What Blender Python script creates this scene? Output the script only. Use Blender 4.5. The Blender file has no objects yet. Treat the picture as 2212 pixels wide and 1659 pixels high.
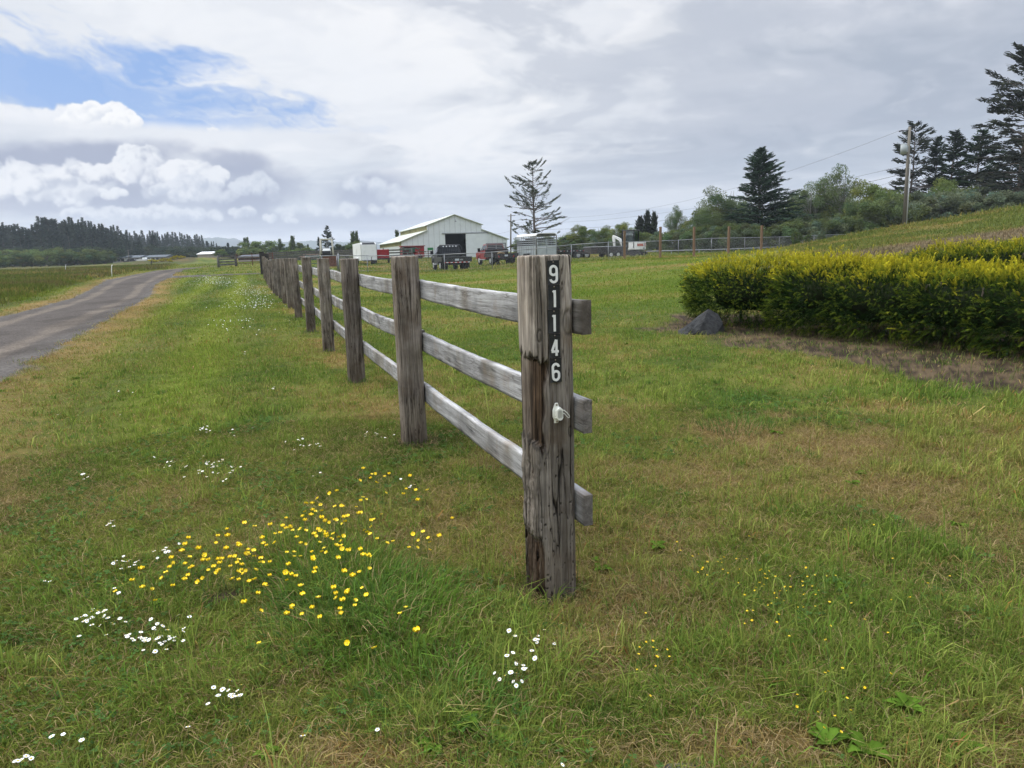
import bpy, bmesh, math, random
import numpy as np
from mathutils import Vector, Matrix
R = math.radians
sc = bpy.context.scene
col = sc.collection

# ------------------------------------------------------------------ camera
FPX, PITCH, ROLL, EYE = 1534.0, 0.1843, 0.0281, 1.44      # measured on the photo at 2212 px width
cp, sp, cr, sr = math.cos(PITCH), math.sin(PITCH), math.cos(ROLL), math.sin(ROLL)
r0, u0, fw = Vector((1, 0, 0)), Vector((0, sp, cp)), Vector((0, cp, -sp))
CR, CU = r0 * cr - u0 * sr, u0 * cr + r0 * sr
cam = bpy.data.cameras.new('camera'); camo = bpy.data.objects.new('camera', cam); col.objects.link(camo)
M = Matrix(((CR.x, CU.x, -fw.x, 0), (CR.y, CU.y, -fw.y, 0), (CR.z, CU.z, -fw.z, EYE), (0, 0, 0, 1)))
camo.matrix_world = M
cam.sensor_width = 36; cam.lens = 36 * FPX / 2212
cam.clip_start = .05; cam.clip_end = 30000
sc.camera = camo
sc.view_settings.view_transform = 'Standard'; sc.view_settings.look = 'None'
sc.view_settings.exposure = 0.0; sc.view_settings.gamma = 1.0
sc.cycles.max_bounces = 6; sc.cycles.diffuse_bounces = 3; sc.cycles.glossy_bounces = 2
sc.cycles.transmission_bounces = 3; sc.cycles.transparent_max_bounces = 8; sc.cycles.volume_bounces = 0
sc.cycles.use_denoising = True

def ray(px, py):
    d = fw * FPX + CR * (px - 1106) + CU * (829.5 - py)
    return d.normalized()
def at(px, py, Y):
    d = ray(px, py); t = Y / d.y
    return Vector((d.x * t, Y, EYE + d.z * t))
def zat(px, py, Y): return at(px, py, Y).z
def uv(px, py):
    d = ray(px, py); return math.atan2(d.x, d.y), d.z / math.hypot(d.x, d.y)

# ------------------------------------------------------------------ node helper
class NT:
    def __init__(s, tree): s.t = tree; s.n = tree.nodes; s.l = tree.links
    def put(s, sock, v):
        if isinstance(v, bpy.types.NodeSocket): s.l.new(v, sock)
        elif v is not None:
            if isinstance(v, (tuple, list)) and len(v) == 3 and sock.type == 'RGBA': v = (*v, 1)
            sock.default_value = v
    def node(s, typ, ins=None, out=0, **kw):
        n = s.n.new(typ)
        for k, v in kw.items(): setattr(n, k, v)
        for k, v in (ins or {}).items(): s.put(n.inputs[k], v)
        return n.outputs[out] if out is not None else n
    def m(s, op, a, b=None, c=None, clamp=False):
        n = s.n.new('ShaderNodeMath'); n.operation = op; n.use_clamp = clamp
        s.put(n.inputs[0], a)
        if b is not None: s.put(n.inputs[1], b)
        if c is not None: s.put(n.inputs[2], c)
        return n.outputs[0]
    def add(s, a, b): return s.m('ADD', a, b)
    def sub(s, a, b): return s.m('SUBTRACT', a, b)
    def mul(s, a, b): return s.m('MULTIPLY', a, b)
    def div(s, a, b): return s.m('DIVIDE', a, b)
    def ss(s, v, lo, hi, a=0.0, b=1.0):
        n = s.n.new('ShaderNodeMapRange'); n.interpolation_type = 'SMOOTHSTEP'
        s.put(n.inputs[0], v); s.put(n.inputs[1], lo); s.put(n.inputs[2], hi); s.put(n.inputs[3], a); s.put(n.inputs[4], b)
        return n.outputs[0]
    def mix(s, f, a, b, mode='MIX'):
        n = s.n.new('ShaderNodeMix'); n.data_type = 'RGBA'; n.blend_type = mode
        s.put(n.inputs[0], f); s.put(n.inputs[6], a); s.put(n.inputs[7], b)
        return n.outputs[2]
    def xyz(s, x, y, z=0.0): return s.node('ShaderNodeCombineXYZ', {0: x, 1: y, 2: z})
    def noise(s, vec, scale, detail=4, rough=.55, dist=0.0, out=0):
        return s.node('ShaderNodeTexNoise', {'Vector': vec, 'Scale': scale, 'Detail': detail, 'Roughness': rough, 'Distortion': dist}, out=out)

# ------------------------------------------------------------------ numpy noise
def _h(ix, iy, seed):
    h = (ix.astype(np.int64) * 374761393 + iy.astype(np.int64) * 668265263 + seed * 974634777) & 0xffffffff
    h = ((h ^ (h >> 13)) * 1274126177) & 0xffffffff
    return ((h ^ (h >> 16)) & 0xffffff) / float(0xffffff)
def vn(x, y, s=0):
    x = np.asarray(x, float); y = np.asarray(y, float)
    ix, iy = np.floor(x), np.floor(y); fx, fy = x - ix, y - iy
    fx = fx * fx * (3 - 2 * fx); fy = fy * fy * (3 - 2 * fy)
    a = _h(ix, iy, s); b = _h(ix + 1, iy, s); c_ = _h(ix, iy + 1, s); d = _h(ix + 1, iy + 1, s)
    return (a * (1 - fx) + b * fx) * (1 - fy) + (c_ * (1 - fx) + d * fx) * fy
def fbm(x, y, s=0, o=4):
    t = 0; a = .5; n = 0
    for i in range(o):
        t = t + a * vn(x * 2 ** i + 17.3 * i, y * 2 ** i - 9.1 * i, s + i * 13); n += a; a *= .55
    return t / n
def sst(v, a, b):
    t = np.clip((v - a) / (b - a), 0, 1); return t * t * (3 - 2 * t)

# ------------------------------------------------------------------ world
SUN_EL, SUN_AZ = 52.0, -62.0        # azimuth measured from +Y towards +X
world = bpy.data.worlds.new('World'); sc.world = world; world.use_nodes = True
wt = NT(world.node_tree); wt.n.clear()
BG = 0.1
# ---- clouds, drawn into two images over (azimuth, tangent of elevation) by numpy noise; the blue itself is the Sky Texture
def _lerp(a, b, t): return a + (b - a) * t[..., None]
def cloud_rgba(U, V, fine=True):
    """U azimuth, V tan(elevation) -> premix colour and cloud cover"""
    el = np.arctan(np.maximum(V, 0)); z = np.sin(el); ch = np.cos(el)
    X, Y = np.sin(U) * ch, np.cos(U) * ch
    zz = z + .085; sx, sy = X / zz, Y / zz
    w1 = fbm(sx * .9, sy * .9, 31, 4) - .5; w2 = fbm(sx * .9 + 9, sy * .9, 32, 4) - .5
    n1 = fbm(sx * .42 + w1 * .8 + 3, sy * .60 + w2 * .8, 33, 6)
    n2 = fbm(sx * 1.25 + w2 * 1.2, sy * 1.9 + w1 * 1.2, 34, 6)
    n3 = fbm(U * 30 + w1 * 4, V * 42, 35, 5)
    st = n1 * .62 + n2 * .30 + n3 * .08
    stm = sst(st, .40, .60); right = sst(U, -.12, .45)
    one = np.ones(U.shape + (1,))
    bright = _lerp(one * np.array((.80, .83, .875)), one * np.array((.70, .725, .79)), right)
    dark = _lerp(one * np.array((.60, .65, .73)), one * np.array((.40, .455, .545)), right)
    c = _lerp(dark, bright, stm)
    def ell(px, py, rx, ry, tilt=0.0):
        cu, cv = uv(px, py); du, dv = U - cu, V - cv; cc, s_ = math.cos(tilt), math.sin(tilt)
        return np.hypot((du * cc + dv * s_) * FPX / rx, (dv * cc - du * s_) * FPX / ry)
    def blend(col, k):
        nonlocal c
        c = _lerp(c, one * np.array(col), np.clip(k, 0, 1))
    blend((.64, .70, .775), .45 * sst(V, .17, .02) * sst(U, -.30, .05))
    blend((.905, .91, .94), .62 * sst(ell(880, 40, 760, 250) + (n2 - .5) * .9, 1.2, .2))
    blend((.83, .85, .89), .5 * sst(ell(1000, 250, 420, 120) + (n2 - .5) * 1.6, 1.2, .3))
    for (px, py, rx, ry, am) in ((1500, 60, 620, 55, .45), (1780, 240, 560, 60, .55), (2150, 60, 380, 130, .45), (1450, 395, 560, 22, .35), (1250, 185, 330, 34, .35),
                                 (1900, 160, 300, 20, .3), (1500, 320, 500, 22, .28), (1800, 420, 350, 14, .25)):
        blend((.40, .45, .545), am * sst(ell(px, py, rx, ry, R(3)) + (n2 - .5) * 3.0 + (n3 - .5) * .9, 1.25, .2))
    mot = fbm(U * 5 + w1 * 2 + 4, V * 9 + w2 * 2, 37, 6)
    mo2 = fbm(U * 11 + w2 * 3, V * 24 + w1 * 3, 38, 6)
    mm = mot * .6 + mo2 * .4
    blend((.52, .56, .645), .68 * sst(mm, .50, .38) * sst(V, .06, .16) * sst(U, -.3, -.05))
    blend((.97, .97, .98), .70 * sst(mm, .50, .64) * sst(V, .06, .16) * sst(U, .45, -.0))
    blend((.80, .815, .86), .45 * sst(mm, .52, .66) * sst(V, .06, .16) * sst(U, .2, .45))
    # long soft streaks low on the right
    s3 = fbm(U * 3 + 2, V * 60 + w1 * 2.5, 36, 4)
    blend((.66, .705, .77), .45 * sst(s3, .5, .75) * sst(V, .22, .10) * sst(U, -.1, .15))
    blend((.44, .50, .59), .38 * sst(s3, .5, .28) * sst(V, .24, .10) * sst(U, -.1, .15))
    # blue opening with combed wisps
    a = R(-14); cu, cv = uv(290, 175); du, dv = U - cu, V - cv
    q1 = du * math.cos(a) + dv * math.sin(a); q2 = dv * math.cos(a) - du * math.sin(a)
    ww = fbm(q1 * 7, q2 * 16, 41, 5) - .5
    wn = fbm(q1 * 6.5 + ww * 1.3, q2 * 24 + ww * 2.2, 42, 7)
    wf = fbm(q1 * 16 + ww * 3, q2 * 42 + ww * 4, 43, 6)
    wn = wn * .72 + wf * .28
    hole = sst(1 - ell(225, 172, 540, 165, R(-13)) + (wn - .53) * 4.6, .0, .95)
    hole = np.maximum(hole, .95 * sst(ell(130, 198, 300, 100, R(-6)) + (.52 - wn) * 3.4, 1.15, .50))
    vb = uv(420, 280)[1]; lim = V + (fbm(U * 9, V * 14, 44, 5) - .5) * .02
    hole = hole * sst(lim, vb - .003, vb + .012)
    hole *= sst(U, .05, -.10)
    cover = 1 - hole
    # bright rim of the cloud around the opening
    rim = sst(ell(260, 175, 760, 260, R(-10)), 1.15, .6) * (1 - .5 * hole)
    blend((.86, .885, .93), .6 * rim * sst(V, vb - .02, vb + .02))
    if fine:
        rg = random.Random(5)
        def puffs(px, py, rx, ry, n, s0, s1, lit, shade, soft=.12, base=None, amt=1.0):
            P = []
            for i in range(n):
                t = rg.uniform(0, math.pi * 2); r = rg.random() ** .5
                x = px + rx * r * math.cos(t); y = py + ry * r * math.sin(t)
                rr = rg.uniform(s0, s1) * (1 - .35 * r)
                P.append((y - rr * .4, x, y, rr))
            P.sort()
            e1 = fbm(U * 75, V * 75, 51, 5) - .5; e2 = fbm(U * 26 + 5, V * 26, 52, 5) - .5
            for _, x, y, rr in P:
                cu, cv = uv(x, y); rad = rr / FPX
                m_ = (abs(U - cu) < rad * 1.5) & (abs(V - cv) < rad * 1.5)
                if not m_.any(): continue
                ii = np.where(m_.any(1))[0]; jj = np.where(m_.any(0))[0]; sl = (slice(ii[0], ii[-1] + 1), slice(jj[0], jj[-1] + 1))
                dx = (U[sl] - cu) / rad + e2[sl] * .9; dy = (V[sl] - cv) / rad + e1[sl] * .85 + e2[sl] * .5
                d = np.hypot(dx, dy * 1.12)
                nz = np.sqrt(np.clip(1 - d * d, 0, 1)); l = dy * .62 - dx * .22 + nz * .28
                k = sst(l + e1[sl] * 1.5, -.35, .62)
                al = sst(d, 1.0, 1.0 - soft - .25 * sst(-dy, .1, .9)) * (1 - .75 * sst(-dy, .15, .85)) * amt
                if base is not None: al = al * sst(V[sl], base - .004, base + .006)
                pc = _lerp(np.ones(k.shape + (1,)) * np.array(shade), np.ones(k.shape + (1,)) * np.array(lit), k)
                c[sl] = c[sl] * (1 - al[..., None]) + pc * al[..., None]
                cover[sl] = 1 - (1 - cover[sl]) * (1 - al)
        # heap standing in the blue
        puffs(60, 262, 120, 20, 16, 30, 48, (.88, .895, .93), (.72, .76, .84), .35, uv(100, 268)[1])
        puffs(215, 262, 78, 28, 60, 15, 30, (.985, .985, .99), (.70, .735, .81), .10, uv(215, 277)[1])
        puffs(190, 240, 40, 14, 16, 14, 22, (.99, .99, .99), (.76, .79, .85), .10)
        puffs(262, 262, 42, 14, 22, 10, 18, (.99, .99, .99), (.74, .77, .84), .10, uv(215, 277)[1])
        puffs(458, 281, 12, 3, 7, 5, 8, (.96, .965, .975), (.85, .87, .9), .3)
        # smooth shelf under the opening
        k = sst(V, uv(200, 330)[1], uv(200, 290)[1]) * sst(V, vb + .008, vb - .002) * sst(U, -.05, -.30)
        blend((.80, .825, .875), .8 * k * (.8 + .4 * (n2 - .5)))
        for (px, py, rx, ry, am) in ((230, 345, 225, 40, .95), (270, 395, 150, 60, .8), (505, 352, 80, 24, .8), (90, 440, 230, 30, .7), (300, 432, 240, 36, .7), (525, 405, 110, 50, .85), (800, 418, 90, 42, .75), (840, 380, 60, 20, .3), (640, 482, 560, 22, .6), (60, 360, 70, 26, .3)):
            blend((.345, .385, .515), am * sst(ell(px, py, rx, ry) + (fbm(U * 12, V * 18, 47, 5) - .5) * 1.3, 1.15, .45))
        W_, S_ = (.90, .91, .94), (.40, .44, .56)
        puffs(110, 400, 130, 34, 26, 24, 46, (.84, .86, .905), (.60, .635, .72), .35, None, .85)
        puffs(70, 392, 80, 26, 16, 20, 38, W_, (.52, .56, .66), .3, None, .95)
        puffs(300, 350, 44, 26, 16, 22, 36, (.88, .90, .935), S_, .15)
        puffs(225, 378, 66, 14, 18, 16, 26, W_, S_, .22)
        puffs(320, 375, 30, 34, 16, 16, 28, (.83, .85, .90), S_, .25)
        puffs(240, 418, 30, 8, 8, 10, 16, (.85, .87, .91), (.56, .59, .69), .3)
        puffs(400, 378, 46, 22, 18, 18, 32, W_, (.56, .60, .70), .22)
        puffs(455, 385, 36, 16, 14, 16, 26, (.86, .88, .92), (.53, .575, .68), .25)
        puffs(470, 420, 150, 10, 22, 16, 28, (.70, .735, .81), (.46, .51, .62), .45, None, .55)
        puffs(390, 405, 60, 20, 18, 16, 28, (.80, .825, .88), (.50, .55, .66), .3, None, .85)
        puffs(330, 462, 230, 10, 40, 14, 26, (.78, .81, .865), (.50, .55, .66), .4, None, .8)
        puffs(560, 400, 60, 18, 14, 18, 30, (.72, .76, .83), (.52, .575, .68), .4, None, .7)
        puffs(800, 402, 60, 12, 16, 16, 28, (.72, .76, .83), (.52, .58, .68), .6, None, .6)
        puffs(880, 425, 50, 12, 10, 20, 34, (.68, .725, .80), (.53, .59, .69), .6, None, .5)
        puffs(760, 455, 180, 10, 26, 14, 24, (.74, .775, .835), (.58, .63, .72), .5, None, .6)
        puffs(620, 470, 60, 6, 10, 10, 16, (.78, .81, .86), (.62, .67, .75), .4, None, .7)
        blend((.60, .655, .74), .35 * sst(V, .035, .0) * sst(U, .15, -.1))
    return c, np.clip(cover, 0, 1)
def build_sky():
    w = wt
    UF, VF = 0.82, 0.62
    def img(name, w_, h_, U0, U1, V0, V1, fine):
        u = U0 + (np.arange(w_) + .5) / w_ * (U1 - U0); v = V0 + (np.arange(h_) + .5) / h_ * (V1 - V0)
        U, V = np.meshgrid(u, v if not name.endswith('wide') else np.tan(np.clip(v, -.2, 1.5)))
        c, a = cloud_rgba(U, V, fine)
        im = bpy.data.images.new(name, w_, h_, alpha=True, float_buffer=True); im.colorspace_settings.name = 'Non-Color'; im.alpha_mode = 'CHANNEL_PACKED'
        px = np.ones((h_, w_, 4), np.float32); px[..., :3] = c; px[..., 3] = a; im.pixels.foreach_set(px.ravel()); im.update(); return im
    near = img('cloud_front', 1500, 560, -UF, UF, -.02, VF, True)
    wide = img('cloud_wide', 512, 160, -math.pi, math.pi, 0, math.pi / 2, False)
    tc = w.node('ShaderNodeTexCoord', out=0)
    x, y, z = w.node('ShaderNodeSeparateXYZ', {0: tc}, out=None).outputs
    u = w.m('ARCTAN2', x, y); hyp = w.m('SQRT', w.add(w.mul(x, x), w.mul(y, y))); v = w.div(z, w.m('MAXIMUM', hyp, .01)); el = w.m('ARCTAN2', z, hyp)
    tn = w.node('ShaderNodeTexImage', {'Vector': w.xyz(w.div(w.add(u, UF), 2 * UF), w.div(w.add(v, .02), VF + .02))}, out=None); tn.image = near; tn.extension = 'EXTEND'; tn.interpolation = 'Cubic'
    tw = w.node('ShaderNodeTexImage', {'Vector': w.xyz(w.div(w.add(u, math.pi), 2 * math.pi), w.div(w.m('MAXIMUM', el, .02), math.pi / 2))}, out=None); tw.image = wide; tw.extension = 'EXTEND'
    k = w.mul(w.ss(w.m('ABSOLUTE', u), UF, UF - .08), w.ss(v, VF, VF - .08))
    c = w.mix(k, tw.outputs[0], tn.outputs[0]); a = w.add(w.mul(tn.outputs[1], k), w.mul(tw.outputs[1], w.sub(1.0, k)))
    sky = w.node('ShaderNodeTexSky', sky_type='NISHITA', sun_disc=False, sun_elevation=R(SUN_EL), sun_rotation=R(SUN_AZ), air_density=1.0, dust_density=1.0, ozone_density=1.0)
    blue = w.mix(.65, w.mix(1.0, sky, (BG, BG, BG), 'MULTIPLY'), (.215, .41, .86))
    c = w.mix(a, blue, c)
    zen = w.ss(z, .42, .85, 1.0, ZEN)
    c = w.mix(1.0, c, w.node('ShaderNodeCombineColor', {0: zen, 1: zen, 2: zen}), 'MULTIPLY')
    c = w.mix(1.0, c, (1 / BG, 1 / BG, 1 / BG), 'MULTIPLY')
    bg = w.node('ShaderNodeBackground', {'Color': c, 'Strength': BG * SKYK})
    out = w.n.new('ShaderNodeOutputWorld'); w.l.new(bg, out.inputs[0])
ZEN = 4.6
SKYK = 1.0
build_sky()
world.cycles.sampling_method = 'MANUAL'; world.cycles.sample_map_resolution = 512

sun = bpy.data.lights.new('sun', 'SUN'); suno = bpy.data.objects.new('sun', sun); col.objects.link(suno)
sun.energy = 2.2; sun.angle = R(40); sun.color = (1.0, .955, .88)
sd = Vector((math.sin(R(SUN_AZ)) * math.cos(R(SUN_EL)), math.cos(R(SUN_AZ)) * math.cos(R(SUN_EL)), math.sin(R(SUN_EL))))
suno.rotation_euler = (-sd).to_track_quat('-Z', 'Y').to_euler(); suno.location = (0, 0, 50)

# ------------------------------------------------------------------ terrain
def tps_setup(pts):
    P = np.array([(1.6 * a, math.log(r)) for a, r, z in pts]); Z = np.array([z for *_, z in pts]); n = len(P)
    D = np.linalg.norm(P[:, None] - P[None], axis=2); K = np.where(D > 0, D * D * np.log(D + 1e-9), 0) + np.eye(n) * .004
    A = np.zeros((n + 3, n + 3)); A[:n, :n] = K; A[:n, n] = 1; A[:n, n + 1:] = P; A[n, :n] = 1; A[n + 1:, :n] = P.T
    return P, np.linalg.solve(A, np.concatenate([Z, [0, 0, 0]]))
cps = []
for th in (-.9, -.6, -.35, -.1, .15, .4, .65, .9):
    for r in (1.5, 3, 6): cps.append((th, r, 0.0))
for th in (-.9, -.6, -.4, -.2, 0.0):
    for r in (12, 24, 45): cps.append((th, r, 0.0 if r < 40 else .04))
def cpx(px, py, Y):
    p = at(px, py, Y); cps.append((math.atan2(p.x, p.y), math.hypot(p.x, p.y), p.z))
def cz(px, Y, z):
    p = at(px, 800, Y); cps.append((math.atan2(p.x, p.y), math.hypot(p.x, p.y), z))
for a in ((990, 586, 56), (1063, 583, 50), (960, 586, 51), (1065, 575, 67), (790, 572, 80), (985, 556, 122), (1090, 555, 128), (870, 556, 122),
          (1253, 561, 70), (1370, 555, 68), (1422, 557.5, 51), (1500, 555, 52), (1573, 549, 53), (1644, 542.5, 56), (480, 577, 90), (1160, 566, 63),
          (1234, 565, 51), (1314, 560.5, 50), (731, 588, 52)): cpx(*a)
for px, Y, z in ((1480, 25, .28), (1480, 12, .08), (1700, 12, .10), (1700, 25, .5), (1900, 10, .10), (1900, 25, .85), (1900, 38, 1.35), (2100, 9, .10), (2100, 14, .35), (2150, 25, 1.1),
                 (2150, 40, 2.1), (2300, 12, .3), (2500, 25, 1.6), (2500, 60, 4.0), (1400, 95, 1.0), (1700, 100, 1.3), (2000, 100, 2.5), (2200, 100, 3.8), (2500, 110, 4.5)): cz(px, Y, z)
for px, py in ((1682, 540), (1757, 526), (1806, 512.8), (1881, 501.5), (1952, 490), (2054, 475), (2212, 447)): cpx(px, py, 58)
for px, Y, z in ((1536, 58.5, .88), (1607, 61, .86), (1682, 65, .88), (1756, 70, .98), (1830, 75, 1.12), (1905, 80, 1.28), (2000, 84, 1.8), (2150, 88, 2.9)): cz(px, Y, z)
for px, z in ((-300, 1.0), (0, 1.0), (300, 1.0), (600, 1.1), (900, 1.1), (1200, 1.2), (1500, 1.3), (1900, 2.0), (2300, 3.0)): cz(px, 240, z)
for px in (-300, 200, 700, 1200, 1700, 2300): cz(px, 560, 1.15)
for px in (-300, 0): cz(px, 100, .5)
CPP, CPW = tps_setup(cps)
def H(x, y):
    x = np.atleast_1d(np.asarray(x, float)); y = np.atleast_1d(np.asarray(y, float))
    r = np.clip(np.hypot(x, y), 1.5, 560); th = np.arctan2(x, y); back = sst(np.abs(th), .9, 1.7)
    a = np.clip(th, -.9, .9) * 1.6; b = np.log(r); n = len(CPP)
    out = np.empty(len(a)); 
    for i in range(0, len(a), 40000):
        D = np.hypot(a[i:i + 40000, None] - CPP[None, :, 0], b[i:i + 40000, None] - CPP[None, :, 1])
        out[i:i + 40000] = (D * D * np.log(D + 1e-9)) @ CPW[:n] + CPW[n] + CPW[n + 1] * a[i:i + 40000] + CPW[n + 2] * b[i:i + 40000]
    # earth mound far left centre
    q = at(400, 560, 185)
    out += 1.25 * np.exp(-(((x - q.x) / 17) ** 2 + ((y - q.y) / 9) ** 2)) * (.8 + .4 * fbm(x / 6, y / 6, 5))
    out += .02 * (fbm(x / 1.3, y / 1.3, 3) - .5) * sst(r, 2, 5) + .10 * (fbm(x / 9, y / 9, 4) - .5) * sst(r, 8, 30)
    return out * (1 - back) + .3 * back * sst(r, 5, 60)
def h1(x, y): return float(H(x, y)[0])
def gp(px, py):                                    # pixel -> ground point
    d = ray(px, py); t = 3.0
    lo, hi = 1.0, 1.0
    while hi < 900:
        p = Vector((0, 0, EYE)) + d * hi
        if p.z < h1(p.x, p.y): break
        lo = hi; hi *= 1.04
    for _ in range(18):
        m = (lo + hi) / 2; p = Vector((0, 0, EYE)) + d * m
        if p.z < h1(p.x, p.y): hi = m
        else: lo = m
    p = Vector((0, 0, EYE)) + d * hi
    return Vector((p.x, p.y, h1(p.x, p.y)))

# ------------------------------------------------------------------ object helpers
def tag(o, label=None, cat=None, group=None, kind=None):
    if label: o['label'] = label
    if cat: o['category'] = cat
    if group: o['group'] = group
    if kind: o['kind'] = kind
    return o
def empty(name, loc, rz=0.0, scale=1.0):
    o = bpy.data.objects.new(name, None); col.objects.link(o); o.location = loc; o.rotation_euler = (0, 0, rz); o.scale = (scale,) * 3
    o.empty_display_size = .1
    return o
def copy_tree(o, parent=None):
    c = o.copy(); col.objects.link(c)
    if parent: c.parent = parent
    for ch in list(o.children): copy_tree(ch, c)
    return c
def npmesh(name, V, F, mat, parent=None, C=None, smooth=False, mi=None, mats=None):
    """V (n,3), F (m,3) or (m,4), C (n,3) colours"""
    me = bpy.data.meshes.new(name)
    V = np.ascontiguousarray(V, np.float32); F = np.ascontiguousarray(F, np.int32); k = F.shape[1]
    me.vertices.add(len(V)); me.vertices.foreach_set('co', V.ravel())
    me.loops.add(F.size); me.loops.foreach_set('vertex_index', F.ravel())
    me.polygons.add(len(F)); me.polygons.foreach_set('loop_start', np.arange(0, F.size, k, dtype=np.int32))
    if smooth: me.polygons.foreach_set('use_smooth', np.ones(len(F), bool))
    if C is not None:
        a = me.color_attributes.new('Col', 'FLOAT_COLOR', 'POINT')
        cc = np.ones((len(V), 4), np.float32); cc[:, :3] = C; a.data.foreach_set('color', cc.ravel())
    me.update(calc_edges=True)
    for m in (mats or [mat]): me.materials.append(m)
    if mi is not None: me.polygons.foreach_set('material_index', np.asarray(mi, np.int32))
    o = bpy.data.objects.new(name, me); col.objects.link(o)
    if parent: o.parent = parent
    return o
class MB:
    def __init__(s): s.v = []; s.f = []; s.mi = []; s.k = 0; s.sm = []
    def mat(s, k): s.k = k; return s
    def _add(s, vs, fs, smooth=False):
        b = len(s.v); s.v += [tuple(x) for x in vs]
        for f in fs: s.f.append([b + i for i in f]); s.mi.append(s.k); s.sm.append(smooth)
        return s
    def box(s, x0, x1, y0, y1, z0, z1, rot=None, piv=None):
        v = [Vector((x, y, z)) for x in (x0, x1) for y in (y0, y1) for z in (z0, z1)]
        if rot:
            m = Matrix.Rotation(rot[1], 3, rot[0]); c = Vector(piv or ((x0 + x1) / 2, (y0 + y1) / 2, (z0 + z1) / 2)); v = [m @ (a - c) + c for a in v]
        return s._add(v, [(0, 1, 3, 2), (4, 6, 7, 5), (0, 4, 5, 1), (2, 3, 7, 6), (0, 2, 6, 4), (1, 5, 7, 3)])
    def tube(s, p, q, r, r2=None, n=8, cap=True):
        p, q = Vector(p), Vector(q); r2 = r if r2 is None else r2; d = (q - p)
        if d.length < 1e-9: return s
        d.normalize(); a = d.orthogonal().normalized(); b = d.cross(a)
        vs = [p + (a * math.cos(t) + b * math.sin(t)) * r for t in [2 * math.pi * i / n for i in range(n)]]
        vs += [q + (a * math.cos(t) + b * math.sin(t)) * r2 for t in [2 * math.pi * i / n for i in range(n)]]
        s._add(vs, [(i, (i + 1) % n, n + (i + 1) % n, n + i) for i in range(n)], smooth=n > 5)
        if cap: s._add(vs, [tuple(range(n))[::-1], tuple(range(n, 2 * n))])
        return s
    def path(s, pts, r, n=6):
        pts = [Vector(p) for p in pts]; rs = r if isinstance(r, (list, tuple)) else [r] * len(pts)
        vs = []; ref = None
        for i, p in enumerate(pts):
            d = (pts[min(i + 1, len(pts) - 1)] - pts[max(i - 1, 0)]).normalized()
            if ref is None: ref = d.orthogonal().normalized()
            a = (ref - d * ref.dot(d)).normalized(); ref = a; b = d.cross(a)
            vs += [p + (a * math.cos(t) + b * math.sin(t)) * rs[i] for t in [2 * math.pi * j / n for j in range(n)]]
        fs = [(i * n + j, i * n + (j + 1) % n, (i + 1) * n + (j + 1) % n, (i + 1) * n + j) for i in range(len(pts) - 1) for j in range(n)]
        s._add(vs, fs, True); s._add(vs[:n], [tuple(range(n))[::-1]]); s._add(vs[-n:], [tuple(range(n))])
        return s
    def prism(s, pts, axis, a, b):
        """outline pts in the other two axes (in order), extruded from a to b on axis 0/1/2"""
        def mk(p, t):
            c = [p[0], p[1]]; c.insert(axis, t); return c
        n = len(pts); vs = [mk(p, a) for p in pts] + [mk(p, b) for p in pts]
        return s._add(vs, [tuple(range(n)), tuple(range(2 * n - 1, n - 1, -1))] + [(i, n + i, n + (i + 1) % n, (i + 1) % n) for i in range(n)])
    def loft(s, A, B):
        n = len(A); return s._add(list(A) + list(B), [tuple(range(n)), tuple(range(2 * n - 1, n - 1, -1))] + [(i, n + i, n + (i + 1) % n, (i + 1) % n) for i in range(n)])
    def face(s, *p): return s._add(p, [tuple(range(len(p)))])
    def build(s, name, mats, parent=None, bevel=0.0):
        me = bpy.data.meshes.new(name); me.from_pydata(s.v, [], s.f); 
        mats = mats if isinstance(mats, (list, tuple)) else [mats]
        for m in mats: me.materials.append(m)
        me.polygons.foreach_set('material_index', s.mi); me.polygons.foreach_set('use_smooth', s.sm)
        bm = bmesh.new(); bm.from_mesh(me); bmesh.ops.remove_doubles(bm, verts=bm.verts, dist=1e-6); bmesh.ops.recalc_face_normals(bm, faces=bm.faces); bm.to_mesh(me); bm.free()
        me.update()
        o = bpy.data.objects.new(name, me); col.objects.link(o)
        if parent: o.parent = parent
        if bevel:
            m = o.modifiers.new('b', 'BEVEL'); m.width = bevel; m.segments = 2; m.limit_method = 'ANGLE'
        return o

# ------------------------------------------------------------------ materials
def mat(name, color, rough=.7, metal=0.0, var=.12, scale=6.0, bump=0.0, spec=.3, dirt=None, dirt_amt=0.0, stretch=(1, 1, 1), coord='Object'):
    m = bpy.data.materials.new(name); m.use_nodes = True; t = NT(m.node_tree); t.n.clear()
    tc = t.node('ShaderNodeTexCoord', out=3 if coord == 'Object' else 0)
    vec = t.node('ShaderNodeMapping', {'Vector': tc, 'Scale': stretch})
    n = t.noise(vec, scale, 5, .6)
    k = t.ss(n, .25, .75)
    c0 = tuple(c * (1 - var) for c in color); c1 = tuple(min(1, c * (1 + var)) for c in color)
    c = t.mix(k, c0, c1)
    if dirt:
        c = t.mix(t.mul(t.ss(t.noise(vec, scale * .35, 6, .65), .5, .72), dirt_amt), c, dirt)
    p = t.node('ShaderNodeBsdfPrincipled', {'Base Color': c, 'Roughness': rough, 'Metallic': metal, 'Specular IOR Level': spec}, out=None)
    if bump:
        b = t.node('ShaderNodeBump', {'Height': t.noise(vec, scale * 2, 6, .65), 'Strength': bump, 'Distance': .02}); t.l.new(b, p.inputs['Normal'])
    o = t.n.new('ShaderNodeOutputMaterial'); t.l.new(p.outputs[0], o.inputs[0]); return m
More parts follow.
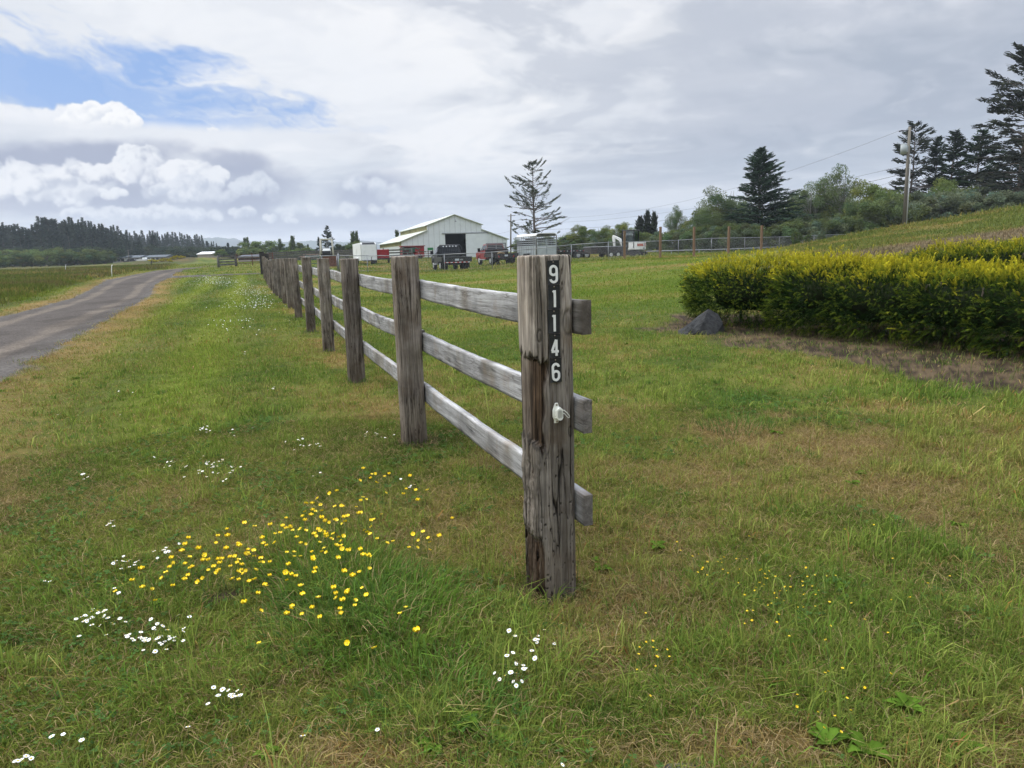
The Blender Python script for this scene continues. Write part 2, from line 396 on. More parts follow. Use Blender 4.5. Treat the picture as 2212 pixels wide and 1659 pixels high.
def leafmat(name, trans=.35, rough=.6, var=.0):
    m = bpy.data.materials.new(name); m.use_nodes = True; t = NT(m.node_tree); t.n.clear()
    a = t.node('ShaderNodeAttribute', attribute_name='Col', out=0)
    oi = t.node('ShaderNodeObjectInfo', out=5)
    f = t.add(1 - var, t.mul(oi, 2 * var))
    a = t.mix(1.0, a, t.node('ShaderNodeCombineColor', {0: f, 1: f, 2: f}), 'MULTIPLY')
    d = t.node('ShaderNodeBsdfDiffuse', {'Color': a}); tr = t.node('ShaderNodeBsdfTranslucent', {'Color': a})
    mx = t.node('ShaderNodeMixShader', {0: trans, 1: d, 2: tr})
    if rough < 1:
        g = t.node('ShaderNodeBsdfGlossy', {'Color': (1, 1, 1, 1), 'Roughness': rough}); mx = t.node('ShaderNodeMixShader', {0: .03, 1: mx, 2: g})
    o = t.n.new('ShaderNodeOutputMaterial'); t.l.new(mx, o.inputs[0]); return m
def woodmat(name, light, dark, scale=1.0, vert=True, crack=1.0, attr=False, mossy=0.0):
    """weathered wood; grain along local Z (vert) or along local Y (rails)"""
    m = bpy.data.materials.new(name); m.use_nodes = True; t = NT(m.node_tree); t.n.clear()
    tc = t.node('ShaderNodeTexCoord', out=3); oi = t.node('ShaderNodeObjectInfo', out=5)
    off = t.node('ShaderNodeVectorMath', {0: tc, 1: t.xyz(t.mul(oi, 31.0), t.mul(oi, 17.0), t.mul(oi, 23.0))}, operation='ADD')
    st = (1, 1, .05) if vert else (1, .05, 1)
    v = t.node('ShaderNodeMapping', {'Vector': off, 'Scale': st})
    fine = t.noise(v, 190 * scale, 5, .7, .3); mid = t.noise(v, 42 * scale, 5, .65, .8); big = t.noise(off, 3.2, 5, .6)
    cr_ = t.ss(t.m('ABSOLUTE', t.sub(t.noise(v, 26 * scale, 4, .6, 1.0), .5)), .0, .022)     # thin dark cracks
    crk = t.m('MAXIMUM', cr_, t.ss(t.noise(off, 2.4, 3, .5), .42, .56))
    k = t.add(t.mul(t.ss(mid, .3, .7), .6), t.mul(t.ss(fine, .3, .72), .4))
    c = t.mix(k, dark, light)
    c = t.mix(t.mul(t.ss(big, .42, .68), .55), c, tuple(x * .55 for x in dark))
    warm = t.ss(t.noise(off, 5.5, 4, .6), .52, .7)
    c = t.mix(t.mul(warm, .35), c, (dark[0] * 1.25, dark[1] * .98, dark[2] * .72))
    if mossy: c = t.mix(t.mul(t.ss(t.noise(off, 9, 5, .7), .55, .7), mossy), c, (.12, .14, .07))
    if attr:
        a = t.node('ShaderNodeAttribute', attribute_name='Col', out=0); c = t.mix(1.0, c, a, 'MULTIPLY')
    ck = t.add(1 - crack, t.mul(crk, crack)); 
    c = t.mix(1.0, c, t.node('ShaderNodeCombineColor', {0: t.add(.25, t.mul(ck, .75)), 1: t.add(.22, t.mul(ck, .78)), 2: t.add(.2, t.mul(ck, .8))}), 'MULTIPLY')
    hgt = t.add(t.mul(k, .5), t.mul(ck, .6))
    b = t.node('ShaderNodeBump', {'Height': hgt, 'Strength': .75, 'Distance': .006})
    p = t.node('ShaderNodeBsdfPrincipled', {'Base Color': c, 'Roughness': .85, 'Specular IOR Level': .2, 'Normal': b})
    o = t.n.new('ShaderNodeOutputMaterial'); t.l.new(p, o.inputs[0]); return m
# ------------------------------------------------------------------ where things lie on the ground
def polyd(x, y, pts, w):
    """distance to a polyline minus its half width (per vertex)"""
    best = np.full(len(x), 1e9)
    for (ax, ay), (bx, by), wa, wb in zip(pts[:-1], pts[1:], w[:-1], w[1:]):
        dx, dy = bx - ax, by - ay; t = np.clip(((x - ax) * dx + (y - ay) * dy) / (dx * dx + dy * dy), 0, 1)
        best = np.minimum(best, np.hypot(x - ax - t * dx, y - ay - t * dy) - (wa + (wb - wa) * t))
    return best
ROAD = [(-2.0, -9), (-5.0, 1), (-8.9, 10.2), (-13.0, 20.5), (-18.0, 32.5), (-22.5, 42), (-26.8, 52), (-32.5, 66), (-38.5, 82), (-40.2, 92)]
ROADW = [1.6, 1.6, 1.6, 1.5, 1.45, 1.5, 2.0, 1.7, 1.5, 1.2]
TRACK = [(-27.5, 54.0), (-21, 55.5), (-12, 57.5), (-2, 60)]
TRACKW = [2.6, 1.6, 1.5, 1.5]
FAR_TRACK = [(-40.2, 92), (-38.5, 110), (-33, 135)]
FAR_TRACKW = [1.0, .8, .6]
HEDGE_LINE = [(3.2, 12.2), (4.0, 10.6), (4.7, 9.4), (5.6, 7.9), (6.6, 6.2)]
FX0, FY0, FM = 1.1758 - .365 * 2.84, 2.84, -.365          # first post, slope of the fence line
# spots measured on the photo: pixel, radius m, strength, kind
SPOTS = []
for px, py, rx, ry, am, kd in ((1740, 960, .85, .75, 1.3, 's'), (1560, 925, .4, .3, .7, 's'), (1890, 880, .9, .5, .6, 's'), (1950, 1060, .55, .45, .9, 's'), (2120, 1150, .4, .4, .8, 's'), (1500, 1030, .5, .4, .7, 's'),
                           (1290, 1310, .22, .16, 1.0, 's'), (1400, 1280, .25, .16, .9, 's'), (1500, 1610, .5, .12, 1.2, 's'), (760, 1640, .35, .1, 1.1, 's'), (300, 1080, .5, .4, .5, 's'), (900, 1330, .3, .25, .5, 's'),
                           (120, 960, .7, 1.2, .38, 's'), (60, 1100, .4, .5, .3, 's'), (640, 780, 1.2, .8, .4, 's'), (480, 1290, .09, .07, 1.1, 'd'), (590, 1255, .10, .06, 1.0, 'd'), (760, 960, .6, .4, .3, 's'),
                           (1350, 690, 2.5, 2.0, .4, 's'), (1300, 900, .5, .5, .3, 's'), (2050, 1260, .35, .3, .4, 's'), (660, 1335, .12, .08, .7, 'd'), (1600, 640, 1.6, 1.0, .5, 's'), (1430, 1150, .35, .3, .5, 's'),
                           (1300, 1210, .2, .2, -.6, 's'), (720, 1240, .5, .4, -.8, 's'), (1650, 1190, .5, .3, -.7, 's'), (1000, 1450, .4, .3, -.5, 's'), (300, 1200, .6, .5, -.4, 's'), (1150, 1560, .5, .2, -.8, 's'), (1420, 860, .7, .6, -.5, 's')):
    g = gp(px, py); SPOTS.append((g.x, g.y, rx, ry, am, kd))
BAND, BANDW = [], []
for px, py in ((1790, 562), (1860, 556), (1930, 545), (2030, 529), (2120, 515), (2212, 501), (2330, 484)):
    a, b, g = gp(px, py - 8), gp(px, py + 8), gp(px, py); BAND.append((g.x, g.y)); BANDW.append(min(7.0, max(1.2, (a - b).length / 2)))
def ground_fields(x, y):
    n = len(x); r = np.hypot(x, y)
    rd = polyd(x, y, ROAD, ROADW); td = polyd(x, y, TRACK, TRACKW); fd = polyd(x, y, FAR_TRACK, FAR_TRACKW)
    big = fbm(x / 5, y / 5, 61, 4); med = fbm(x / 1.1, y / 1.1, 62, 4); sml = fbm(x / .28, y / .28, 63, 4); tiny = vn(x / .05, y / .05, 64)
    lush = np.array((.098, .140, .024)); yel = np.array((.185, .200, .040)); strawc = np.array((.300, .205, .075)); brown = np.array((.105, .078, .040)); dark = np.array((.050, .088, .014)); soil = np.array((.055, .040, .028))
    L = lambda a, b, t: a + (b - a) * np.clip(t, 0, 1)[:, None]
    c = L(np.tile(lush, (n, 1)), yel, sst(med * .5 + big * .5, .40, .62))
    c = L(c, dark, .75 * sst(sml * .6 + med * .4, .44, .30))
    # straw: how much dead grass lies here
    s = .10 + .45 * sst(med * .55 + sml * .3 + big * .15, .50, .64)
    rightside = sst(x - (.42 * y - .5), 0, 2.0) * sst(r, 16, 9)
    s = s + .14 * rightside * sst(med, .42, .6)
    for (sx, sy, a, b, am, kd) in SPOTS:
        if kd == 's':
            e = np.hypot((x - sx) / a, (y - sy) / b) + (sml - .5) * 1.2 + (med - .5) * .8; s = s + am * .60 * sst(e, 1.15, .3)
    fx = x - (FX0 + FM * (y - FY0))                       # metres right of the fence line
    s = s + .35 * sst(np.abs(fx - .1), .5, .1) * sst(med, .4, .6) * (y < 54)
    # mown verge between the road and the fence: long soft stripes
    vg = sst(-fx, .3, 1.2) * sst(rd, .6, 1.6) * sst(y, 70, 50) * sst(y, 3, 8)
    st = np.sin((fx + .25 * (big - .5) * 4) * 2 * math.pi / 1.9 + 1.2)
    c = L(c, np.array((.190, .225, .030)), vg * .9 * (.5 + .5 * st)); c = L(c, np.array((.060, .100, .018)), vg * .45 * (.5 - .5 * st)); s = s * (1 - .55 * vg) + vg * .10 * sst(st, .2, -.8)
    # the paddock beyond the board fence
    pd_ = sst(fx, 3, 8) * sst(y, 12, 22)
    c = L(c, np.array((.125, .175, .018)), pd_ * .7); s = s * (1 - .45 * pd_) + pd_ * .35 * sst(fbm(x / 14, y / 3.5, 66, 4), .50, .62)
    yd = sst(y, 47, 51) * sst(fx, 5, 12) * sst(y, 118, 100)
    c = L(c, np.array((.070, .105, .020)), yd * .5); s = s + .35 * yd * sst(fbm(x / 8, y / 2.5, 67, 4), .5, .6)
    # dry shoulder of the gravel
    e = rd + (med - .5) * 1.6 + (sml - .5) * .7
    sh = sst(e, 1.7, .1) * sst(y, 80, 60); s = s + .62 * sh
    sh2 = sst(e, 1.0, .0)
    # meadow on the far side
    mead = sst(-(x - np.interp(y, [p[1] for p in ROAD] + [140, 400], [p[0] for p in ROAD] + [-60, -150])), 2.6, 4.6) * (y > -5) * sst(x, -4, -7)
    ml = sst(y, 150, 30)
    c = L(c, np.array((.060, .085, .016)), mead * .9); s = s * (1 - mead * .8) + mead * (.15 + .38 * sst(fbm(x / 9, y / 5, 68, 5), .45, .62))
    red = mead * sst(fbm(x / 7 + 3, y / 4, 69, 4), .5, .62)
    # rough hillside on the right
    hill = sst(x - .335 * y - 1.6 + (big - .5) * 1.5, 0, 1.6) * sst(y, 15, 22)
    c = L(c, np.array((.095, .118, .026)), hill * .85); s = s * (1 - .5 * hill) + hill * .14
    q = x - .40 * y
    band = sst(polyd(x, y, BAND, BANDW) + (med - .5) * 1.5 + (big - .5) * 2.5, .8, -.8) * sst(x, 7, 9)
    s = s + .30 * sst(fbm(x / 3.2, y / 2.2, 73, 4), .52, .66) * sst(y, 6, 14) * (1 - mead) * (1 - vg * .5)
    s = np.clip(s, 0, 1)
    lf = vn(x / .016, y / .016, 71) * .5 + tiny * .5
    c = L(c, strawc, s * sst(lf + (s - .5) * .7, .25, .7))
    c = L(c, np.array((.16, .105, .045)), .45 * sh * sst(med, .35, .6))
    c = L(c, np.array((.125, .085, .045)), .55 * red)
    c = L(c, np.array((.185, .132, .098)), .70 * band)
    # bare mulch by the hedge
    hd = polyd(x, y, HEDGE_LINE, [.45, .7, .95, 1.15, 1.2])
    hd = np.where(x - np.interp(-y, [-p[1] for p in HEDGE_LINE], [p[0] for p in HEDGE_LINE]) > 0, hd * .6 - .6, hd)
    bare = sst(hd + (med - .5) * 1.3 + (sml - .5) * .7, .62, .05)
    bare = np.maximum(bare, sst(hd, .0, -.4))
    mul = L(np.tile(soil, (n, 1)), np.array((.190, .135, .080)), sst(sml * .5 + lf * .5, .38, .62))
    c = c + (mul - c) * bare[:, None]
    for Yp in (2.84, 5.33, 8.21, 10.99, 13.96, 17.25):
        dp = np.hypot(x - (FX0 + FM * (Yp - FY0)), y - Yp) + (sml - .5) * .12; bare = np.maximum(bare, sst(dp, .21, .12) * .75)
    c = L(c, soil * 1.6, bare * (np.abs(fx) < .4))  # soil-coloured ring paints contact shade round the feet of the near posts
    for (sx, sy, a, b, am, kd) in SPOTS:
        if kd == 'd':
            e = np.hypot((x - sx) / a, (y - sy) / b) + (sml - .5) * .8; k = am * sst(e, 1.1, .5); c = L(c, soil * 1.5, k); bare = np.maximum(bare, k * .9)
    # gorse mound beyond the field
    q = at(400, 560, 185); mo = np.exp(-(((x - q.x) / 18) ** 2 + ((y - q.y) / 9) ** 2))
    c = L(c, np.array((.075, .060, .035)), .7 * sst(mo, .45, .8) * sst(fbm(x / 3, y / 3, 72), .5, .6))
    dens = np.clip(1 - bare * .93, 0, 1)
    edge = np.minimum(rd, td) + (sml - .5) * .5 + (med - .5) * .45
    dens = dens * sst(edge, -.15, .30)
    gravelc = L(np.tile(np.array((.125, .115, .105)), (n, 1)), np.array((.20, .19, .18)), sst(tiny, .3, .8))
    c = c + (gravelc - c) * (1 - sst(edge, -.1, .25))[:, None]
    k = sst(fd + (sml - .5) * .8, .3, -.3); c = L(c, np.array((.17, .15, .12)), k * .7)
    # blade height
    h = .030 + .020 * sst(sml, .4, .7) + .014 * sst(med, .45, .65)
    cl = fbm(x / .13, y / .13, 74, 3); h = h * (.62 + .80 * sst(cl, .36, .64)); dens = dens * (.50 + .50 * sst(cl, .34, .50))
    h = h * (1 - .35 * np.clip(s, 0, 1)) * (1 + .6 * rightside)
    h = h * .88 + .30 * mead * sst(rd, 1.0, 3.0) + .045 * hill + .05 * yd
    return c, s, dens, h, dict(rd=rd, td=td, fx=fx, mead=mead, hill=hill, yd=yd, red=red, band=band, med=med, sml=sml, big=big, bare=bare, vg=vg)

# ------------------------------------------------------------------ the ground sheet
def ground_mat():
    m = bpy.data.materials.new('turf'); m.use_nodes = True; t = NT(m.node_tree); t.n.clear()
    a = t.node('ShaderNodeAttribute', attribute_name='Col', out=0); g = t.node('ShaderNodeNewGeometry', out=0)
    n1 = t.noise(t.node('ShaderNodeMapping', {'Vector': g, 'Scale': (1, 1, 1)}), 130, 6, .8); n2 = t.noise(g, 6, 5, .65); n3 = t.noise(g, 1.1, 6, .7)
    f = t.add(t.add(t.mul(n1, .7), t.mul(n2, .7)), t.mul(n3, .6)); f = t.add(-.05, t.mul(f, .70))
    c = t.mix(1.0, a, t.node('ShaderNodeCombineColor', {0: f, 1: f, 2: f}), 'MULTIPLY')
    b = t.node('ShaderNodeBump', {'Height': t.add(t.mul(n1, .4), n2), 'Strength': .8, 'Distance': .06})
    p = t.node('ShaderNodeBsdfPrincipled', {'Base Color': c, 'Roughness': .95, 'Specular IOR Level': .08, 'Normal': b})
    o = t.n.new('ShaderNodeOutputMaterial'); t.l.new(p, o.inputs[0]); return m
def build_ground():
    rr = np.concatenate([[0.0], np.geomspace(.5, 7500, 470)])
    front = np.linspace(-.86, .86, 620); back = np.linspace(.86, 2 * math.pi - .86, 70)[1:-1]
    th = np.concatenate([front, back]); T, RR = np.meshgrid(th, rr); x = (RR * np.sin(T)).ravel(); y = (RR * np.cos(T)).ravel()
    z = H(x, y); 
    edge = np.minimum(polyd(x, y, ROAD, ROADW), polyd(x, y, TRACK, TRACKW)); z = z - .03 * sst(edge, .35, -.25)
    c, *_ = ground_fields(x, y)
    n, k = len(rr), len(th); i = np.arange(n * k).reshape(n, k); j = np.roll(i, -1, axis=1)
    F = np.stack([i[:-1], i[1:], j[1:], j[:-1]], -1).reshape(-1, 4)
    o = npmesh('ground', np.stack([x, y, z], 1), F[:, ::-1], ground_mat(), C=c, smooth=True); tag(o, kind='structure'); return o
build_ground()

def gravel_mat():
    m = bpy.data.materials.new('gravel'); m.use_nodes = True; t = NT(m.node_tree); t.n.clear()
    a = t.node('ShaderNodeAttribute', attribute_name='Col', out=0); g = t.node('ShaderNodeNewGeometry', out=0)
    v = t.node('ShaderNodeTexVoronoi', {'Vector': g, 'Scale': 26.0}, out=None); v2 = t.node('ShaderNodeTexVoronoi', {'Vector': g, 'Scale': 70.0}, out=None)
    n1 = t.noise(g, 2.2, 6, .7)
    st = t.node('ShaderNodeSeparateColor', {0: v.outputs[1]}); st2 = t.node('ShaderNodeSeparateColor', {0: v2.outputs[1]})
    f = t.add(.42, t.add(t.mul(st, .45), t.add(t.mul(st2, .35), t.mul(n1, .35))))
    c = t.mix(1.0, a, t.node('ShaderNodeCombineColor', {0: f, 1: f, 2: f}), 'MULTIPLY')
    b = t.node('ShaderNodeBump', {'Height': t.sub(1.0, v.outputs[0]), 'Strength': .7, 'Distance': .02})
    p = t.node('ShaderNodeBsdfPrincipled', {'Base Color': c, 'Roughness': .95, 'Specular IOR Level': .1, 'Normal': b})
    o = t.n.new('ShaderNodeOutputMaterial'); t.l.new(p, o.inputs[0]); return m
GRAVEL = gravel_mat()
def ribbon(name, pts, w, y_lo, step=.25, m=26):
    P = [np.array(p, float) for p in pts]; seg = [np.linalg.norm(b - a) for a, b in zip(P[:-1], P[1:])]; S = np.concatenate([[0], np.cumsum(seg)])
    s = [0.0]
    while s[-1] < S[-1]: s.append(s[-1] + step * (1 + s[-1] * .02))
    s = np.clip(np.array(s), 0, S[-1]); cx = np.interp(s, S, [p[0] for p in P]); cy = np.interp(s, S, [p[1] for p in P]); ww = np.interp(s, S, w)
    k = np.hanning(9); k /= k.sum(); pad = lambda a: np.convolve(np.pad(a, 4, 'edge'), k, 'valid'); cx, cy = pad(cx), pad(cy)
    tx, ty = np.gradient(cx), np.gradient(cy); l = np.hypot(tx, ty) + 1e-9; nx, ny = ty / l, -tx / l
    q = np.linspace(-1, 1, m); A, B = np.meshgrid(s, q, indexing='ij')
    x = cx[:, None] + nx[:, None] * q * (ww[:, None] + .12); y = cy[:, None] + ny[:, None] * q * (ww[:, None] + .12)
    xr, yr = x.ravel(), y.ravel()
    Q = B.ravel()
    rut = np.exp(-((np.abs(Q) - .52) / .16) ** 2); z = H(xr, yr) + .004 - .022 * rut + .012 * (fbm(xr / .8, yr / .8, 81) - .5) - .025 * sst(np.abs(Q), .9, 1.0)
    tn = fbm(xr / 2.5, yr / 2.5, 82, 4); pale = np.array((.118, .098, .080)); grey = np.array((.072, .062, .055)); dk = np.array((.036, .030, .025))
    c = grey + (pale - grey) * (sst(rut + (tn - .5) * 1.2, .2, .8))[:, None]
    e = sst(np.abs(Q) + (fbm(xr / .5, yr / .5, 83) - .5) * .5, .70, .9); c = c + (np.array((.100, .092, .084)) - c) * (e * .5)[:, None]; c = c * (.75 + .5 * fbm(xr / .35, yr / .35, 85, 4))[:, None]
    c = c + (dk - c) * (.45 * sst(fbm(xr / 1.2, yr / 4, 84, 4), .52, .66))[:, None]
    i = np.arange(len(s) * m).reshape(len(s), m); F = np.stack([i[:-1, :-1], i[:-1, 1:], i[1:, 1:], i[1:, :-1]], -1).reshape(-1, 4)
    o = npmesh(name, np.stack([xr, yr, z], 1), F, GRAVEL, C=c, smooth=True); tag(o, kind='structure')
    # make sure it faces up
    if o.data.polygons[0].normal.z < 0: o.data.flip_normals()
ribbon('gravel_road', ROAD, ROADW, 0)
TR2 = [(-25.4, 54.3)] + TRACK[1:]
ribbon('gravel_track', TR2, [1.5, 1.5, 1.5, 1.5], 0, step=.4)

# ------------------------------------------------------------------ grass blades (uncountable: one object)
rng = np.random.default_rng(7)
def blades(x, y, z, h, w, az, lean, c, tipc=None):
    """5-vertex bent blades"""
    n = len(x); dx, dy = np.cos(az), np.sin(az)
    fa = az + rng.uniform(-1.2, 1.2, n); wx, wy = -np.sin(fa) * w / 2, np.cos(fa) * w / 2
    b = np.stack([x, y, z - .004], 1)
    m_ = b + np.stack([dx * lean * h * .35, dy * lean * h * .35, h * .58], 1)
    t_ = b + np.stack([dx * lean * h, dy * lean * h, h * (1.0 - .32 * lean)], 1)
    W = np.stack([wx, wy, np.zeros(n)], 1)
    V = np.stack([b - W, b + W, m_ - W * .85, m_ + W * .85, t_], 1).reshape(-1, 3)
    k = np.arange(n)[:, None] * 5
    F = np.concatenate([k + np.array([[0, 1, 3]]), k + np.array([[0, 3, 2]]), k + np.array([[2, 3, 4]])], 1).reshape(-1, 3)
    tip = c if tipc is None else tipc
    C = np.stack([c, c, c, c, tip], 1).reshape(-1, 3)
    return V, F, C
def scatter(n, r0_, r1_, half=.735):
    r = np.sqrt(rng.uniform(r0_ ** 2, r1_ ** 2, n)); th = rng.uniform(-half, half, n); return r * np.sin(th), r * np.cos(th)
GRASS_LEAF = leafmat('grass_blade', .32, 1.0)
def build_grass():
    VV, FF, CC = [], [], []; off = 0
    def put(V, F, C):
        nonlocal off
        VV.append(V); FF.append(F + off); CC.append(C); off += len(V)
    green = [np.array(c) for c in ((.130, .190, .030), (.190, .230, .042), (.075, .125, .022), (.255, .265, .065), (.110, .165, .040))]
    for (a, b, n, wk, hk) in ((1.35, 3.2, 150000, .8, 1.1), (3.2, 6.5, 270000, 1.0, 1.0), (6.5, 13, 300000, 1.7, 1.0), (13, 27, 290000, 3.2, 1.1), (27, 62, 260000, 7.0, 1.2), (62, 135, 200000, 16.0, 1.6)):
        n = int(n * GRASS_K); x, y = scatter(n, a, b)
        # gather into tufts
        tx, ty = x + rng.normal(0, .012, n), y + rng.normal(0, .012, n)
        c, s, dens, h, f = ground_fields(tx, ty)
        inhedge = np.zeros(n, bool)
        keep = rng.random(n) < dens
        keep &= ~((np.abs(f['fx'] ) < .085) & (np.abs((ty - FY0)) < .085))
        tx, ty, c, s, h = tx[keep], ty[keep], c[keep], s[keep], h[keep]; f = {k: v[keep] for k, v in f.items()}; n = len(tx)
        z = H(tx, ty)
        dead = rng.random(n) < np.clip(.07 + s * .55, 0, .85)
        gi = rng.integers(0, 5, n); g = np.array(green)[gi]
        gc = (g * .55 + c * .6) * (.95, 1.05, 1.0)
        dc = np.array((.38, .285, .12)) * rng.uniform(.55, 1.1, (n, 1)) * np.array((1, 1, 1)); dc = dc + rng.normal(0, .015, (n, 3)); dc = np.where(rng.random((n, 1)) < .3, dc * (.75, .55, .45), dc)
        cc = np.where(dead[:, None], dc, gc * rng.uniform(.62, 1.38, (n, 1)))
        farmix = .6 if a >= 27 else (.25 if a >= 13 else 0)
        cc = cc * (1 - farmix) + c * 1.15 * farmix
        cc = np.where((f['mead'] > .5)[:, None], c * rng.uniform(.8, 1.6, (n, 1)), cc); cc = np.where((f['hill'] > .5)[:, None], c * rng.uniform(.7, 1.6, (n, 1)), cc)
        hh = h * rng.lognormal(0, .38, n) * hk 
        tall = rng.random(n) < .03; hh = np.where(tall & ~dead, hh * 1.7, hh)
        hh = np.minimum(hh, .5)
        lean = np.clip(rng.normal(.55, .35, n), 0, 1.5) + dead * .75 
        hh = np.where(dead, hh * .7, hh)
        w = .0030 * wk * rng.uniform(.6, 1.5, n) * (1 + .6 * (hh > .10))
        az = rng.uniform(0, 2 * math.pi, n) * .8 + 6 * fbm(tx / .25, ty / .25, 91, 2)
        tip = np.where(rng.random((n, 1)) < .25, cc * .5 + np.array((.20, .17, .07)) * .5, cc * 1.1)
        put(*blades(tx, ty, z, hh, w, az, lean, np.clip(cc, .004, .8), np.clip(tip, .004, .8)))
    # dead thatch lying flat between the blades
    n = int(190000 * GRASS_K); x, y = scatter(n, 1.35, 6.5); c, s, dens, h, f = ground_fields(x, y); k = (f['bare'] < .9) & (f['rd'] > .1) & ~((np.abs(f['fx']) < .085) & (np.abs(y - FY0) < .085)); x, y, c, s = x[k], y[k], c[k], s[k]; n = len(x)
    br = rng.uniform(.35, 1.25, (n, 1)); cc = np.where(rng.random((n, 1)) < .26 + .45 * s[:, None], np.array((.30, .225, .11)) * br, c * br * .9)
    put(*blades(x, y, H(x, y) + .004 + .012 * rng.random(n), rng.uniform(.018, .05, n), .0026 * rng.uniform(.6, 1.4, n), rng.uniform(0, 6.28, n), rng.uniform(1.9, 2.7, n), np.clip(cc, .004, .8)))
    # rank tufts: (pixel, radius, count, height, colour)
    TUFTS = []
    R_ = random.Random(3)
    def tuft(gx, gy, rad, n, h, colr, lean=.75, w=.0048):
        a = rng.uniform(0, 2 * math.pi, n); r = rad * np.sqrt(rng.random(n)); x, y = gx + r * np.cos(a), gy + r * np.sin(a)
        c = np.array(colr) * rng.uniform(.65, 1.35, (n, 1)); dead = rng.random((n, 1)) < .1; c = np.where(dead, np.array((.3, .24, .11)), c)
        put(*blades(x, y, H(x, y), h * rng.uniform(.45, 1.2, n) * .8, w * rng.uniform(.6, 1.4, n), a + rng.normal(0, .6, n), np.clip(rng.normal(lean, .3, n), .1, 1.5), c, c * 1.15))
    tall_c = (.100, .175, .026); blue_c = (.085, .155, .032)
    for px, py, rad, n, h in ((760, 1290, .32, 900, .16), (700, 1250, .30, 700, .15), (820, 1340, .34, 900, .15), (860, 1390, .30, 600, .15), (640, 1200, .25, 450, .13), (740, 1360, .3, 700, .15), (900, 1300, .25, 350, .12), (780, 1180, .3, 350, .11),
                              (960, 1500, .25, 450, .12), (1010, 1560, .2, 300, .11), (880, 1520, .25, 400, .11), (1150, 1600, .2, 300, .08), (1160, 1262, .05, 40, .14), (1185, 1300, .03, 18, .17), (1250, 1250, .08, 60, .07),
                              (1590, 925, .30, 420, .14), (1480, 1310, .35, 350, .09), (1650, 1260, .35, 300, .10), (1800, 1400, .4, 350, .11), (1900, 1500, .35, 350, .12), (1600, 1500, .4, 450, .10), (1340, 1430, .35, 300, .08), (2050, 1350, .4, 350, .10),
                              (1700, 1130, .4, 300, .09), (1560, 870, .5, 300, .10), (1350, 1120, .3, 200, .09), (330, 1300, .25, 350, .10), (180, 1250, .3, 350, .10), (450, 1480, .25, 350, .10), (250, 1500, .3, 350, .09), (620, 1420, .25, 300, .10),
                              (2000, 620+230, .3, 200, .10), (870, 965, .12, 90, .09), (905, 958, .1, 70, .10), (765, 830, .25, 120, .14), (708, 760, .3, 90, .12), (672, 718, .3, 90, .14), (1240, 1290, .08, 90, .08), (1120, 1230, .08, 60, .10)):
        g = gp(px, py); tuft(g.x, g.y, rad, int(n * GRASS_K), h, blue_c if R_.random() < .35 else tall_c, w=.0042)
    # loose random tufts over the near lawn
    for i in range(int(520 * GRASS_K)):
        r = math.sqrt(R_.uniform(1.6 ** 2, 11 ** 2)); th = R_.uniform(-.72, .72); x, y = r * math.sin(th), r * math.cos(th)
        c, s, d, h, f = ground_fields(np.array([x]), np.array([y]))
        if d[0] < .9 : continue
        tuft(x, y, R_.uniform(.02, .07), R_.randint(12, 30), R_.uniform(.045, .09), (tall_c, blue_c, (.12, .18, .035))[R_.randint(0, 2)], w=.004 * (1 + r / 8))
    # sparse blades in the mulch
    for i in range(260):
        t = R_.random() * 4; k = min(3, int(t)); a_, b_ = HEDGE_LINE[k], HEDGE_LINE[k + 1]; u_ = t - k
        x = a_[0] + (b_[0] - a_[0]) * u_ - R_.uniform(-.1, .95); y = a_[1] + (b_[1] - a_[1]) * u_ - R_.uniform(-.1, .5)
        tuft(x, y, .06, R_.randint(4, 14), R_.uniform(.04, .10), ((.10, .15, .035), (.26, .20, .10))[R_.random() < .35], w=.006)
    V = np.concatenate(VV); F = np.concatenate(FF); C = np.concatenate(CC)
    o = npmesh('grass', V, F, GRASS_LEAF, C=C); tag(o, kind='stuff'); return o
GRASS_K = 1.0
build_grass()
def build_clover():
    n = 26000; x, y = scatter(n, 1.4, 7.0); pat = fbm(x / .55, y / .55, 95, 4); c, s, dens, h, f = ground_fields(x, y)
    keep = (pat > .53 + .05 * (rng.random(n) - .5)) & (f['bare'] < .3) & (f['rd'] > .5) & (s < .45); x, y = x[keep], y[keep]; n = len(x); z = H(x, y) + rng.uniform(.006, .045, n)
    V, F, C = [], [], []; a0 = rng.uniform(0, 6.28, n); r = rng.uniform(.0055, .0105, n) * (1 + .08 * np.hypot(x, y)); cc = np.array((.060, .115, .030)) * rng.uniform(.6, 1.5, (n, 1)); tz = rng.normal(0, .30, (n, 3))
    for k in range(3):
        a = a0 + k * 2.094; dx, dy = np.cos(a), np.sin(a); q = []
        for u_, v_ in ((.05, 0), (.75, .62), (1.25, 0), (.75, -.62)):
            lx, ly = u_ * r, v_ * r; px_, py_ = lx * dx - ly * dy, lx * dy + ly * dx; q.append(np.stack([x + px_, y + py_, z + px_ * tz[:, 0] + py_ * tz[:, 1] + .15 * r * abs(v_)], 1))
        V.append(np.stack(q, 1).reshape(-1, 3)); C.append(np.repeat(cc, 4, 0))
    V = np.concatenate(V); F = np.arange(len(V)).reshape(-1, 4); o = npmesh('clover_leaves', V, F, GRASS_LEAF, C=np.concatenate(C)); tag(o, kind='stuff')
build_clover()
